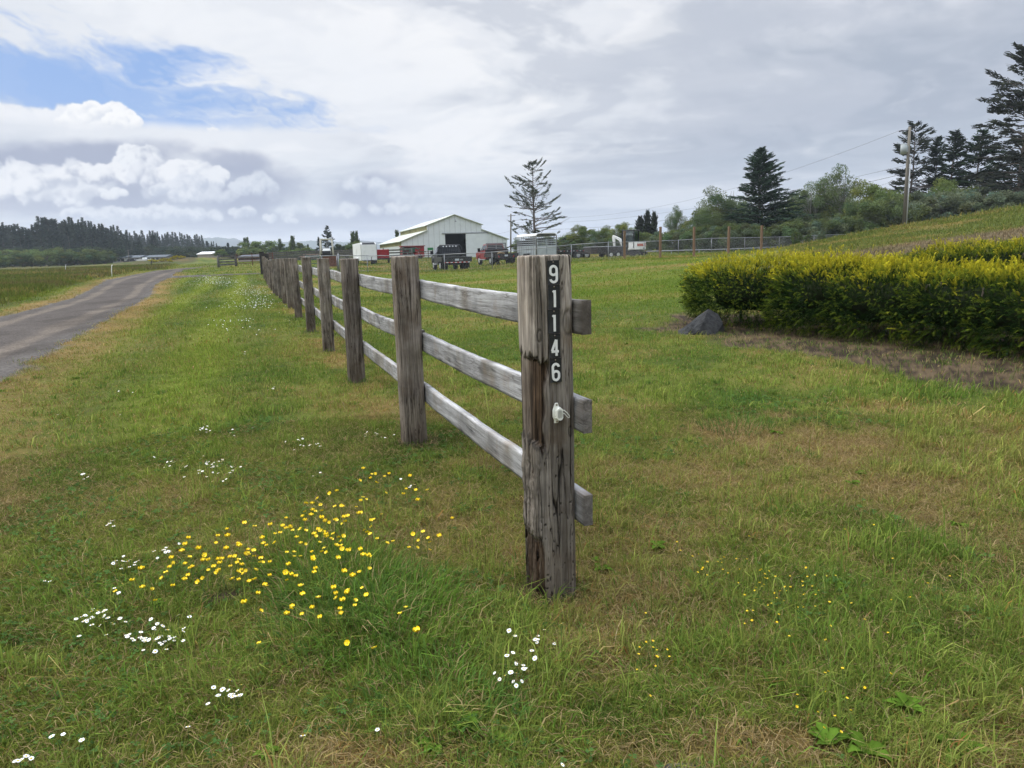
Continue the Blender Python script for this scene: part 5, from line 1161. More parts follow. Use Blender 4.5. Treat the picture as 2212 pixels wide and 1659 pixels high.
bt(2, 1262, 484, 110, 'rounded tree above the empty flatbed trailer deck', 1.15); bt(0, 1300, 486, 108, 'green tree between the flatbed trailer and the excavator arm', 1.1); bt(2, 1342, 480, 106, 'rounded tree rising behind the excavator cab', 1.15); bt(0, 1222, 500, 115, 'low tree behind the gooseneck of the flatbed trailer', 1.2); bt(2, 1190, 508, 120, 'low green tree showing over the stock trailer roof', 1.2); bt(0, 1122, 512, 125, 'low tree between the barn and the stock trailer', 1.0)
SH = [broadleaf(4.2, 3.2, 61, nc=40, per=260, size=.115, low=.0, trunks=4, name='shrub', **GB), broadleaf(4.2, 3.4, 62, nc=40, per=260, size=.115, low=.0, trunks=4, name='shrub', **GR), broadleaf(4.2, 3.0, 63, nc=34, per=260, size=.115, low=.0, trunks=4, name='shrub', color=(.140, .165, .098))]
def sh(k, px, yt, Y, wide=1.0, lb=None): return put_tree(inst(SH[k]), px, yt, Y, lb or 'dense green shrub in the thicket behind the chain-link fence', 'shrub', 'shrubs of the thicket on the right', h0=4.2, wide=wide)
for i, (k, px, yt, Y) in enumerate(((1, 1395, 500, 92), (0, 1425, 497, 88), (1, 1455, 494, 86), (0, 1485, 490, 84), (1, 1515, 486, 82), (0, 1545, 484, 80), (1, 1575, 482, 78), (0, 1608, 478, 76), (1, 1640, 484, 76), (0, 1672, 480, 76), (1, 1704, 476, 76), (0, 1736, 474, 76), (1, 1768, 472, 77), (0, 1800, 466, 78), (1, 1832, 470, 78), (1, 1868, 460, 78), (1, 1374, 506, 96), (0, 1352, 512, 98), (1, 1322, 508, 100), (0, 1290, 510, 100), (1, 1258, 512, 102), (0, 1232, 516, 104), (1, 1205, 520, 108))): sh(k, px, yt, Y)
for k, px, yt, Y in ((2, 1930, 432, 76), (1, 1965, 416, 77), (2, 2000, 410, 76), (2, 2035, 418, 75), (2, 2070, 414, 74), (0, 2105, 420, 73), (2, 2140, 412, 73), (2, 2175, 416, 72), (2, 2212, 410, 72), (0, 2250, 405, 72), (2, 2120, 402, 80), (0, 2200, 396, 80), (1, 1905, 430, 76)): sh(k, px, yt, Y, 1.0, 'grey-green willow shrub on the crest right of the utility pole')
sh(1, 1720, 500, 61, .5, 'low bush growing at the fence where the hillside hides it'); sh(0, 1775, 498, 62, .45, 'low bush growing at the fence where the hillside hides it'); sh(1, 1745, 506, 60, .5, 'low bush growing at the fence where the hillside hides it')
CY = conifer(10, 1.7, 64, nb=150, per=16, size=.5, base=.04, prof=.35, rise=1.2, droop=0, color=(.030, .040, .026), irregular=.4, name='cypress_tree')
put_tree(inst(CY), 1399, 459, 118, 'tallest of the three dark wind-shaped cypresses right of the excavator', 'tree', h0=10, wide=.7); put_tree(inst(CY), 1383, 471, 120, 'left and lowest of the three dark cypresses right of the excavator', 'tree', h0=10, wide=1.0); put_tree(inst(CY), 1413, 462, 121, 'right one of the three dark cypresses right of the excavator', 'tree', h0=10, wide=.7)
put_tree(inst(CY), 1402, 486, 117, 'bushy dark evergreen below the three cypresses', 'tree', h0=10, wide=2.2)
# middle distance, left of the barn
PO = conifer(10, 1.5, 65, nb=150, per=16, size=.55, base=.03, prof=.30, rise=1.4, droop=0, color=(.085, .115, .05), irregular=.35, name='poplar_tree')
FT = [broadleaf(9, 5.2, 71, nc=40, per=200, size=.26, low=.02, name='broadleaf_tree', color=(.105, .145, .055)), broadleaf(8, 5.0, 72, nc=36, per=200, size=.27, low=.02, name='broadleaf_tree', color=(.055, .075, .040)), broadleaf(8, 5.5, 73, nc=36, per=200, size=.27, low=.0, name='broadleaf_tree', color=(.135, .185, .062))]
FH = [9, 8, 8]
MG = 'mixed trees in the middle distance left of the barn'
def ft(k, px, yt, Y, lb, wide=1.0): return put_tree(inst(FT[k]), px, yt, Y, lb, 'tree', MG, h0=FH[k], wide=wide * 1.35)
put_tree(inst(PO), 762, 504, 150, 'left of two windblown poplars behind the white trailer', 'tree', MG, 10, .9); put_tree(inst(PO), 770, 503, 151, 'right of two windblown poplars behind the white trailer', 'tree', MG, 10, .7); put_tree(inst(PO), 857, 501, 170, 'lone slender poplar just left of the barn roof', 'tree', MG, 10, .9)
put_tree(inst(PO), 631, 513, 190, 'tall poplar above the middle of the distant trees', 'tree', MG, 10, 1.0); put_tree(inst(PO), 604, 519, 195, 'thin poplar left of the tall poplar', 'tree', MG, 10, .9); put_tree(inst(PO), 528, 517, 230, 'left of two dark poplars above the grey-roofed house', 'tree', MG, 10, .7); put_tree(inst(PO), 534, 516, 232, 'right of two dark poplars above the grey-roofed house', 'tree', MG, 10, .7)
for a in ((0, 768, 521, 146, 'light green tree under the two poplars'), (1, 738, 522, 155, 'dark round pine between the loader and the white trailer'), (1, 750, 532, 150, 'low dark tree left of the white trailer'), (2, 545, 520, 205, 'broad bright green tree behind the grey-roofed house', 1.0), (2, 575, 519, 205, 'bright spreading tree right of the grey-roofed house', 1.1),
          (1, 610, 526, 200, 'dark tree under the thin poplar'), (0, 640, 523, 192, 'green tree under the tall poplar', .9), (2, 612, 540, 150, 'small bright bush above the far fence posts'), (2, 630, 539, 150, 'small bright bush right beside another above the fence posts'), (0, 662, 534, 190, 'green tree above the brown-roofed shed'), (1, 675, 535, 200, 'dark tree right of the brown-roofed shed'), (1, 728, 534, 170, 'dark tree right of the loader cab'),
          (0, 818, 540, 165, 'green tree behind the red box'), (1, 832, 541, 160, 'dark tree left of the barn wall'), (1, 510, 527, 240, 'dark tree left of the two dark poplars'), (1, 478, 527, 230, 'dark tree above the weathered corral'), (0, 478, 538, 190, 'round olive tree above the weathered corral', 1.1), (1, 457, 531, 235, 'dark tree right of the white-roofed shed'), (1, 441, 530, 250, 'dark tree behind the white-roofed shed'),
          (1, 422, 530, 255, 'dark tree left of the white-roofed shed'), (1, 400, 529, 250, 'big dark tree above the gorse mound'), (1, 385, 533, 255, 'dark tree at the left of the gorse mound'), (1, 595, 536, 180, 'low dark tree above the far posts'), (0, 650, 536, 180, 'low green tree above the far posts'), (1, 700, 536, 160, 'dark low tree behind the loader'), (1, 780, 538, 165, 'dark tree behind the white trailer roof')): ft(*a)
put_tree(inst(CN), 492, 525, 236, 'pointed dark conifer right of the round olive tree', 'tree', MG, 9, 1.3); put_tree(inst(CN), 330, 508, 300, 'dark conifer standing in front of the long forest', 'tree', MG, 9, 1.6); put_tree(inst(CN), 665, 528, 230, 'small dark conifer in the distant row', 'tree', MG, 9, 1.2)
# forest on the left
FC = [conifer(22, 5.2, 81, nb=190, per=12, size=.62, prof=.95, base=.08, color=(.034, .052, .038), irregular=.25), conifer(22, 4.2, 82, nb=190, per=12, size=.62, prof=1.1, base=.1, color=(.030, .048, .036), irregular=.25), conifer(22, 5, 83, nb=190, per=12, size=.62, prof=.85, base=.12, color=(.040, .056, .038), irregular=.3)]
SK = [(-140, 470), (-60, 478), (0, 482), (16, 481), (52, 482), (64, 488), (80, 470), (93, 464), (110, 467), (125, 476), (140, 470), (160, 471), (175, 470), (190, 480), (205, 482), (217, 478), (232, 486), (247, 489), (262, 493), (275, 496), (300, 499), (340, 501), (380, 502), (420, 508), (440, 512), (467, 521)]
rt = random.Random(31); skx = [a for a, _ in SK]; sky_ = [b for _, b in SK]
def fl(px, depth): return ('dark conifer of the tall wood at the far left of the field' if px < 275 else 'distant conifer in the long even row running towards the mountains') if depth < 2 else 'dark conifer of the lower front row of the far left wood'
x = -130.0; row = []
while x < 470:
    row.append((x, np.interp(x, skx, sky_) + rt.uniform(-3, 6), 300 if x < 275 else 420)); x += rt.uniform(5, 9) if x < 275 else rt.uniform(4, 6.5)
for (px, yt, Y) in row: put_tree(inst(FC[rt.randint(0, 2)]), px, yt + rt.choice((0, 0, 3, 7)), Y + rt.uniform(-20, 40), fl(px, 1), 'tree', 'conifers of the far left wood', 22, rt.uniform(.8, 1.4))
x = -130.0
while x < 470:
    put_tree(inst(FC[rt.randint(0, 2)]), x, np.interp(x, skx, sky_) + rt.uniform(5, 14), (280 if x < 275 else 390) + rt.uniform(-15, 15), fl(x, 1), 'tree', 'conifers of the far left wood', 22, rt.uniform(1.2, 1.7)); x += rt.uniform(7, 12)
x = -130.0
while x < 300:
    put_tree(inst(FC[rt.randint(0, 2)]), x, np.interp(x, skx, sky_) + rt.uniform(14, 34), 262 + rt.uniform(-12, 12), fl(x, 2), 'tree', 'conifers of the far left wood', 22, rt.uniform(1.1, 1.5)); x += rt.uniform(10, 17)
x = 250.0
while x < 480:
    put_tree(inst(FT[1]), x, 528 + rt.uniform(-6, 6), 285 + rt.uniform(-10, 10), 'dark round tree in the low belt in front of the long conifer row', 'tree', 'dark round trees in front of the far wood', 8, rt.uniform(1.0, 1.4)); x += rt.uniform(11, 18)
x = -120.0
while x < 260:
    put_tree(inst(FT[1]), x, 532 + rt.uniform(-6, 3), 240 + rt.uniform(-6, 6), 'dark round tree at the foot of the far left wood', 'tree', 'dark round trees in front of the far wood', 8, rt.uniform(1.2, 1.6)); x += rt.uniform(16, 24)
x = -110.0
while x < 238:
    k = rt.choice((0, 2, 2, 0)); put_tree(inst(FT[k]), x, 541 + 8 * max(0, (x - 150) / 90) + rt.uniform(-8, 4), 198 + rt.uniform(-8, 8), 'light green bushy tree along the far edge of the left field', 'tree', 'light green trees along the left field', FH[k], rt.uniform(1.0, 1.35)); x += rt.uniform(15, 24)

# ------------------------------------------------------------------ mountains
def mountains():
    V, F = [], []
    prof = [(300, 530), (380, 524), (430, 517), (470, 512), (500, 515), (540, 521), (570, 530), (590, 524), (640, 521), (690, 519), (740, 524), (790, 519), (850, 526), (930, 533), (1010, 538), (1100, 540)]
    n = 150; xs = np.linspace(300, 1100, n)
    for k, (Yk, f) in enumerate(((3300, 1.0), (3180, .80), (3050, .55), (2850, .15), (2750, -.08))):
        for i, x in enumerate(xs):
            y0 = np.interp(x, [a for a, _ in prof], [b for _, b in prof]) + (float(fbm(np.array([x / 14]), np.array([0.]), 7, 4)[0]) - .5) * 7
            hz = 543.5 - .0281 * (x - 1106); p = at(x, hz - (hz - y0) * f, Yk); zz = p.z + (float(fbm(np.array([x / 9]), np.array([k * 2.]), 8, 3)[0]) - .5) * 24 * (0 < k < 4); V.append((p.x, p.y + 70 * (float(fbm(np.array([x / 20]), np.array([k * 3.]), 9, 3)[0]) - .5), zz))
    F = [(k * n + i, k * n + i + 1, (k + 1) * n + i + 1, (k + 1) * n + i) for k in range(4) for i in range(n - 1)]
    o = npmesh('mountains', np.array(V), np.array(F), mat('forest_slope', (.045, .062, .045), .95, 0, .3, .004, 0, 0), smooth=True); tag(o, kind='structure')
mountains()

# ------------------------------------------------------------------ materials for the yard
SIDING = mat('white_siding', (.60, .63, .64), .55, 0, .05, 1.2, 0, .3, (.45, .46, .45), .3); ROOFW = mat('weathered_roof', (.44, .47, .42), .6, 0, .08, .8, 0, .3, (.32, .27, .12), .65); PANELY = mat('stained_fibreglass', (.27, .25, .12), .7, 0, .3, 1.5, 0, .2, (.10, .085, .04), .7)
STEEL = mat('galvanised_steel', (.25, .26, .27), .55, .4, .1, 8, 0, .4); BLACK = mat('black_paint', (.012, .013, .016), .35, 0, .2, 4, 0, .5, (.05, .045, .04), .3); RUBBER = mat('rubber', (.015, .015, .015), .9, 0, .2, 10); RIM = mat('wheel_rim', (.50, .51, .52), .4, .4, .1, 8)
GLASS = mat('vehicle_glass', (.02, .025, .03), .08, 0, .1, 2, 0, .8)
def clear_glass():
    m = bpy.data.materials.new('cab_glass'); m.use_nodes = True; t = NT(m.node_tree); t.n.clear()
    g = t.node('ShaderNodeBsdfGlossy', {'Roughness': .05}); tr = t.node('ShaderNodeBsdfTransparent', {'Color': (.62, .68, .68, 1)}); x = t.node('ShaderNodeMixShader', {0: .14, 1: tr, 2: g}); o = t.n.new('ShaderNodeOutputMaterial'); t.l.new(x, o.inputs[0]); return m
CGLASS = clear_glass(); REDP = mat('red_paint', (.22, .018, .022), .35, 0, .15, 3, 0, .5, (.13, .03, .025), .4); BARNRED = mat('barn_red', (.25, .014, .018), .6, 0, .15, 3, 0, .3); LIGHTW = mat('lamp_glass', (.70, .72, .75), .2, 0, .02, 3, 0, .6); LIGHTR = mat('red_reflector', (.45, .02, .015), .3, 0, .1, 5, 0, .5)
ALU = mat('aluminium_sheet', (.42, .47, .49), .45, .5, .08, 3, 0, .4, (.25, .27, .26), .4); WHITEV = mat('white_vehicle_paint', (.74, .75, .74), .4, 0, .04, 2, 0, .4, (.36, .37, .35), .5); DECK = mat('deck_planks', (.24, .18, .11), .9, 0, .3, 5, 0, .1); RUST = mat('rusty_steel', (.13, .055, .035), .9, 0, .35, 5, 0, .1); OLDWOOD = mat('old_fence_wood', (.11, .105, .095), .95, 0, .35, 8, .3, .05, stretch=(1, 1, .3))
TREATED = mat('treated_post', (.19, .125, .080), .9, 0, .25, 8, .2, .1, stretch=(1, 1, .1)); DARKGREEN = mat('dark_green_paint', (.02, .06, .04), .5, 0, .2, 4); GREENP = mat('green_paint', (.02, .16, .05), .5, 0, .2, 4); DARKM = mat('dark_metal', (.035, .032, .032), .7, .2, .3, 5, 0, .3, (.09, .05, .035), .5); DIM = mat('barn_interior', (.06, .055, .05), .95)
PLATEW = mat('licence_plate', (.42, .46, .50), .5)
def loc_(px, py, Y): p = at(px, py, Y); return Vector((p.x, p.y, h1(p.x, p.y)))

# ------------------------------------------------------------------ barn
def barn():
    P = at(869, 550, 120); z = .93; e = empty('barn', (P.x, P.y, z), R(16.5)); tag(e, 'white metal barn with stepped roof, open dark doorway and sliding door, beyond the trucks', 'barn')
    W, a, b, D = 18.2, 4.4, 13.7, 32.0; rg_ = (a + b) / 2; EO, WI, EC, RZ_ = 2.70, 4.35, 5.20, 6.85; o1, o2, oh = 7.35, 10.9, 3.72
    def top(x): return EO + (WI - EO) * x / a if x < a else (EC + (RZ_ - EC) * (x - a) / (rg_ - a) if x < rg_ else (EC + (RZ_ - EC) * (b - x) / (b - rg_) if x <= b else EO + (WI - EO) * (W - x) / (W - b)))
    m = MB()
    def strip(x0, x1, zb0): m._add([(x0, 0, zb0), (x1, 0, zb0), (x1, 0, top(x1 - 1e-4)), (x0, 0, top(x0 + 1e-4)), (x0, .12, zb0), (x1, .12, zb0), (x1, .12, top(x1 - 1e-4)), (x0, .12, top(x0 + 1e-4))], [(0, 1, 2, 3), (7, 6, 5, 4), (0, 4, 5, 1), (3, 2, 6, 7), (0, 3, 7, 4), (1, 5, 6, 2)])
    strip(0, a, -1.0); strip(a, o1, -1.0); strip(o1, rg_, oh); strip(rg_, o2, oh); strip(o2, b, -1.0); strip(b, W, -1.0)
    x = .9
    while x < W - .2:
        zb = oh + .15 if o1 - .1 < x < o2 + 3.8 else -.5
        if abs(x - rg_) > .05: m.mat(1).box(x - .03, x + .03, -.018, -.001, zb, top(x) - .12)
        x += .915
    m.build('front_wall', [SIDING, mat('siding_seam', (.42, .44, .45), .7)], e)
    m = MB(); m.box(0, .12, .12, D, -1.0, 1.95); m.box(-.012, .132, .12, .35, 1.95, EO - .02); 
    y = .9
    while y < D: m.box(-.015, .0, y - .02, y + .02, -.5, 1.93); y += .915
    m.build('side_wall', SIDING, e)
    m = MB(); m.box(W - .12, W, .12, D, -1, EO - .02); m.box(.12, W - .12, D - .12, D, -1, EO); m.loft([(a, D - .12, EO), (b, D - .12, EO), (b, D - .12, EC), (rg_, D - .12, RZ_), (a, D - .12, EC)], [(a, D, EO), (b, D, EO), (b, D, EC), (rg_, D, RZ_), (a, D, EC)]); m.loft([(.12, D - .12, EO + .001), (a - .001, D - .12, EO + .001), (a - .001, D - .12, WI)], [(.12, D, EO + .001), (a - .001, D, EO + .001), (a - .001, D, WI)]); m.loft([(b + .001, D - .12, EO + .001), (W - .12, D - .12, EO + .001), (b + .001, D - .12, WI)], [(b + .001, D, EO + .001), (W - .12, D, EO + .001), (b + .001, D, WI)]); m.build('back_wall', SIDING, e)
    m = MB(); m.box(.02, .10, .35, D, 1.95, EO - .04); m.build('translucent_band', PANELY, e)
    m = MB(); m.box(a + .02, a + .10, .35, D, WI + .02, EC - .06); m.build('clerestory_band', PANELY, e); m = MB(); m.box(b - .10, b - .02, .12, D, WI, EC - .05); m.build('clerestory_band', PANELY, e)
    def slab(n_, x0, z0, x1, z1, mt):
        m = MB(); t = .10; m.loft([(x0, -.28, z0), (x1, -.28, z1), (x1, -.28, z1 + t), (x0, -.28, z0 + t)], [(x0, D + .2, z0), (x1, D + .2, z1), (x1, D + .2, z1 + t), (x0, D + .2, z0 + t)]); m.build('roof', mt, e)
    slab(0, -.35, EO - .13, a - .003, WI, ROOFW); slab(0, a - .30, EC - .11, rg_, RZ_, ROOFW); slab(0, rg_, RZ_, b + .30, EC - .11, ROOFW); slab(0, b + .003, WI, W + .35, EO - .13, ROOFW)
    m = MB(); m.box(a - .04, a + .10, -.02, .14, WI + .1, EC - .08); m.box(b - .10, b + .04, -.02, .14, WI + .1, EC - .08); m.build('corner_trim', WHITEV, e)
    m = MB(); m.box(o2 + .02, 14.6, -.16, -.06, -.75, oh - .05); x = o2 + .9
    while x < 14.5: m.box(x - .02, x + .02, -.175, -.16, -.6, oh - .1); x += .9
    d = m.build('sliding_door', SIDING, e); m = MB(); m.box(o1 - .55, 14.9, -.14, -.05, oh + .02, oh + .16); m.build('door_track', STEEL, e)
    m = MB(); m.box(.5, W - .5, .5, D - .5, -.6, -.3); m.build('floor', DIM, e)
    m = MB(); m.path([(rg_ + .1, -.02, 6.0), (rg_ + .1, -.45, 6.05), (rg_ + .1, -.6, 5.85)], .03); m.tube((rg_ + .1, -.6, 5.85), (rg_ + .1, -.6, 5.68), .08, .16); m.build('yard_lamp', STEEL, e)
    m = MB(); m.box(.3, W - .3, 13.0, 13.1, -.6, 2.6); m.box(a + .2, b - .2, 13.0, 13.1, 2.6, 5.0); m.build('inner_partition', DIM, e)
barn()

# ------------------------------------------------------------------ vehicles
def wheel(e, x, y, r, w, rim=RIM, name='wheel'):
    m = MB(); s = 1 if x > 0 else -1; m.tube((x - s * w, y, r), (x, y, r), r * .94, r * .94, 20); m.tube((x - s * w * .9, y, r), (x - s * w * .1, y, r), r, r, 20); t = m.build(name, RUBBER, e); m = MB(); m.tube((x - s * .02, y, r), (x + s * .015, y, r), r * .56, r * .50, 16); m.tube((x, y, r), (x + s * .05, y, r), r * .16, r * .13, 8); m.build('rim', rim, t)
def pickup(label, loc, rz, paint, flat_deck, rack):
    e = empty('pickup_truck', loc, rz); tag(e, label, 'pickup truck'); W = 1.0
    m = MB(); side = [(2.95, .55), (5.75, .55), (6.0, .62), (6.05, 1.05), (5.9, 1.22), (4.75, 1.30), (4.70, 1.33), (2.95, 1.33)]
    m.loft([(-W, y, z) for y, z in side], [(W, y, z) for y, z in side]); m.build('body', paint, e, bevel=.03)
    c0 = [(-.97, 2.98, 1.32), (-.97, 4.72, 1.32), (-.80, 4.18, 1.93), (-.80, 3.10, 1.98)]; m = MB(); m.loft(c0, [(-x, y, z) for x, y, z in c0]); m.build('cab', paint, e, bevel=.04)
    def win(pts): m = MB(); m.loft([Vector(p) for p in pts], [Vector(p) * 1 + Vector((0, 0, 0)) + off for p in pts]); m.build('window', GLASS, e)
    off = Vector((0, -.012, .0)); win([(-.80, 2.992, 1.40), (.80, 2.992, 1.40), (.70, 3.075, 1.86), (-.70, 3.075, 1.86)])
    for s in (-1, 1):
        off = Vector((s * .012, 0, 0)); win([(s * .962, 3.12, 1.38), (s * .962, 3.75, 1.38), (s * .835, 3.72, 1.86), (s * .835, 3.18, 1.86)]); win([(s * .962, 3.82, 1.38), (s * .962, 4.58, 1.38), (s * .835, 4.20, 1.84), (s * .835, 3.79, 1.86)])
        m = MB(); m.box(s * 1.02, s * 1.12, 4.35, 4.42, 1.38, 1.42); m.box(s * 1.08, s * 1.34, 4.30, 4.40, 1.26, 1.60); m.build('mirror', BLACK, e, bevel=.02)
        m = MB(); m.box(s * 1.005, s * 1.03, 3.3, 3.42, 1.18, 1.21); m.box(s * 1.005, s * 1.03, 4.0, 4.12, 1.18, 1.21); m.build('door_handle', STEEL, e)
        m = MB(); m.tube((s * 1.06, 3.0, .50), (s * 1.06, 4.7, .50), .05); m.build('running_board', STEEL, e)
        m = MB(); m.loft([(s * .99, 4.62, .62), (s * .99, 4.70, 1.0), (s * .99, 5.05, 1.15), (s * .99, 5.45, 1.0), (s * .99, 5.55, .62), (s * .99, 5.4, .62), (s * .99, 5.05, .98), (s * .99, 4.78, .62)], [(s * 1.07, 4.62, .62), (s * 1.07, 4.70, 1.0), (s * 1.07, 5.05, 1.15), (s * 1.07, 5.45, 1.0), (s * 1.07, 5.55, .62), (s * 1.07, 5.4, .62), (s * 1.07, 5.05, .98), (s * 1.07, 4.78, .62)]); m.build('fender', paint, e)
        wheel(e, s * 1.0, 5.08, .42, .26); wheel(e, s * 1.10, 1.35, .42, .26); wheel(e, s * .82, 1.35, .42, .26)
        m = MB(); m.box(s * .45, s * 1.0, 2.02, 2.04, .18, .80) if 0 else m.box(s * .6, s * 1.15, .70, .72, .22, .80); m.build('mud_flap', RUBBER, e)
    m = MB(); m.box(-.95, .95, 5.98, 6.12, .50, .78); m.build('front_bumper', STEEL, e, bevel=.02)
    for s in (-1, 1): m = MB(); m.box(s * .95 - .12 * s, s * .97, 5.90, 6.06, .85, 1.05); m.build('headlight', LIGHTW, e)
    m = MB(); m.box(-.5, .5, 1.0, 5.8, .45, .58); m.box(-.55, -.40, 0, 3, .62, .85); m.box(.40, .55, 0, 3, .62, .85); m.build('chassis', DARKM, e)
    if flat_deck == 'black':
        m = MB(); m.box(-1.20, 1.20, 0, 2.75, .98, 1.08); m.box(-1.20, -1.10, 0, 2.75, .74, .98); m.box(1.10, 1.20, 0, 2.75, .74, .98); m.loft([(-1.18, -.02, .70), (1.18, -.02, .70), (1.20, -.02, 1.08), (-1.20, -.02, 1.08)], [(-1.18, .08, .70), (1.18, .08, .70), (1.20, .08, 1.08), (-1.20, .08, 1.08)]); m.build('flatbed', BLACK, e)
        for i in range(12): m = MB() if i == 0 else m; m.mat(i % 2).box(-1.02 + i * .17, -1.02 + i * .17 + .165, -.035, -.022, .635, .685)
        m.build('reflective_strip', [LIGHTR, LIGHTW], e); m = MB(); m.box(-1.05, 1.05, -.022, .06, .60, .70); m.build('bumper', DARKM, e)
    else:
        m = MB(); m.box(-1.18, 1.18, 0, 2.75, .93, 1.00); m.build('plank_deck', DECK, e); m = MB(); m.box(-1.22, -1.18, 0, 2.75, .72, 1.06); m.box(1.18, 1.22, 0, 2.75, .72, 1.06); m.loft([(-1.0, -.03, .62), (1.0, -.03, .62), (1.22, -.03, 1.02), (-1.22, -.03, 1.02)], [(-1.0, .05, .62), (1.0, .05, .62), (1.22, .05, 1.02), (-1.22, .05, 1.02)]); m.build('flatbed', DARKM, e)
        m = MB(); m.box(-1.15, 1.15, 2.55, 2.62, 1.0, 1.45); m.build('front_board', DARKM, e); m = MB(); m.path([(-.5, .9, 1.05), (-.2, 1.1, 1.12), (.1, 1.0, 1.06), (.3, 1.2, 1.06)], [.05, .09, .06, .04], 8); m.build('sack', DECK, e)
        for s in (-1, 1): m = MB(); m.box(s * .75, s * .68, -.045, -.03, .70, .88, ('Y', s * .5)); m.build('tail_light', LIGHTR, e)
    m = MB(); m.box(-.16, .16, -.05, -.035, .78, .93); m.build('license_plate', PLATEW, e)
    if flat_deck == 'black':
        m = MB(); m.box(.22, .48, -.045, -.03, .80, .90); m.build('dealer_plate', STEEL, e)
    m = MB(); t = .045
    if rack == 'round':
        m.path([(-1.0, 2.82, 1.05), (-.96, 2.82, 1.80), (-.80, 2.82, 2.02), (.80, 2.82, 2.02), (.96, 2.82, 1.80), (1.0, 2.82, 1.05)], t, 6)
        for x in [i * .15 for i in range(-5, 6)]: m.tube((x, 2.82, 1.05), (x, 2.82, 2.0), .012, n=4)
        for z_ in (1.25, 1.55, 1.85): m.tube((-.95, 2.82, z_), (.95, 2.82, z_), .014, n=4)
        m.build('headache_rack', BLACK, e)
        for i in range(5): q = MB(); q.tube((-.52 + i * .26, 2.80, 1.92), (-.52 + i * .26, 2.74, 1.92), .055, .055, 8); q.build('rack_light', LIGHTW, e)
    else:
        m.box(-1.0, -.93, 2.68, 2.78, 1.0, 2.02); m.box(.93, 1.0, 2.68, 2.78, 1.0, 2.02); m.box(-1.0, 1.0, 2.68, 2.78, 1.96, 2.04); m.box(-.03, .03, 2.70, 2.76, 1.0, 1.96)
        for z_ in (1.30, 1.45, 1.60, 1.75, 1.88): m.box(-.93, .93, 2.72, 2.74, z_, z_ + .06)
        m.build('headache_rack', STEEL, e)
    return e
pickup('black crew pickup with flat black bed and row of rack lights, by the chain-link fence', loc_(988, 586, 56), R(15.5), BLACK, 'black', 'round')
pickup('dark red pickup with plank-decked flatbed and slatted rack, right of the black pickup', loc_(1094, 575, 66), R(20), REDP, 'plank', 'slat')

def stock_trailer():
    e = empty('stock_trailer', loc_(1181, 562, 63), R(19)); tag(e, 'slatted silver livestock trailer with rounded pale roof right above the first fence post', 'trailer'); W, L, z0, z1 = .96, 4.9, .42, 2.25
    m = MB()
    for s in (-1, 1):
        m.box(s * W, s * (W - .03), 0, L, z0, 1.42)
        for z_ in (1.50, 1.68, 1.86, 2.04): m.box(s * W, s * (W - .025), 0, L, z_, z_ + .07)
        for z_ in (.62, .85, 1.08, 1.30): m.box(s * (W + .015), s * W, 0, L, z_, z_ + .035)
    m.build('side_panels', ALU, e); m = MB()
    for s in (-1, 1):
        for i in range(9): y = .02 + i * (L - .06) / 8; m.box(s * (W + .03), s * W, y - .02, y + .03, z0, z1)
    m.build('side_ribs', STEEL, e)
    m = MB(); arc = [(-W - .02, z1 - .02)] + [(-W + .22 - .24 * math.cos(t), z1 + .20 * math.sin(t)) for t in np.linspace(.2, 1.5, 6)] + [(W - .22 + .24 * math.cos(t), z1 + .20 * math.sin(t)) for t in np.linspace(1.5, .2, 6)] + [(W + .02, z1 - .02)]
    arc2 = [(x * .97, z_ - .035) for x, z_ in arc]; pts = arc + arc2[::-1]; m.loft([(x, -.05, z_) for x, z_ in pts], [(x, L + .05, z_) for x, z_ in pts]); m.build('roof', WHITEV, e)
    m = MB(); m.path([(-W, 0, z0), (-W, 0, z1 - .03), (-W + .22, 0, z1 + .17), (W - .22, 0, z1 + .17), (W, 0, z1 - .03), (W, 0, z0)], .05, 6); m.build('rear_frame', STEEL, e)
    for s in (-1, 1):
        m = MB(); x0, x1 = sorted((s * .02, s * .90)); m.box(x0, x1, -.04, -.01, z0 + .05, 1.40)
        for z_ in (1.50, 1.66, 1.82): m.box(x0, x1, -.04, -.015, z_, z_ + .06)
        m.box(x0, x0 + .05, -.06, -.0, z0 + .04, 1.95); m.box(x1 - .05, x1, -.06, -.0, z0 + .04, 1.95); m.build('rear_gate', ALU, e)
    m = MB(); m.box(-W, W, 0, L, z0 - .08, z0); m.box(-W, W, L - .03, L, z0, 1.9); m.build('floor_frame', DARKM, e)
    for s in (-1, 1):
        wheel(e, s * 1.12, 1.9, .36, .22); wheel(e, s * 1.12, 2.7, .36, .22); m = MB(); m.box(s * .97, s * 1.14, 1.45, 3.15, .76, .80); m.build('fender', ALU, e)
    for s in (-1, 1): m = MB(); m.box(s * .80, s * .90, -.07, -.05, .50, .58); m.build('tail_light', LIGHTR, e)
stock_trailer()
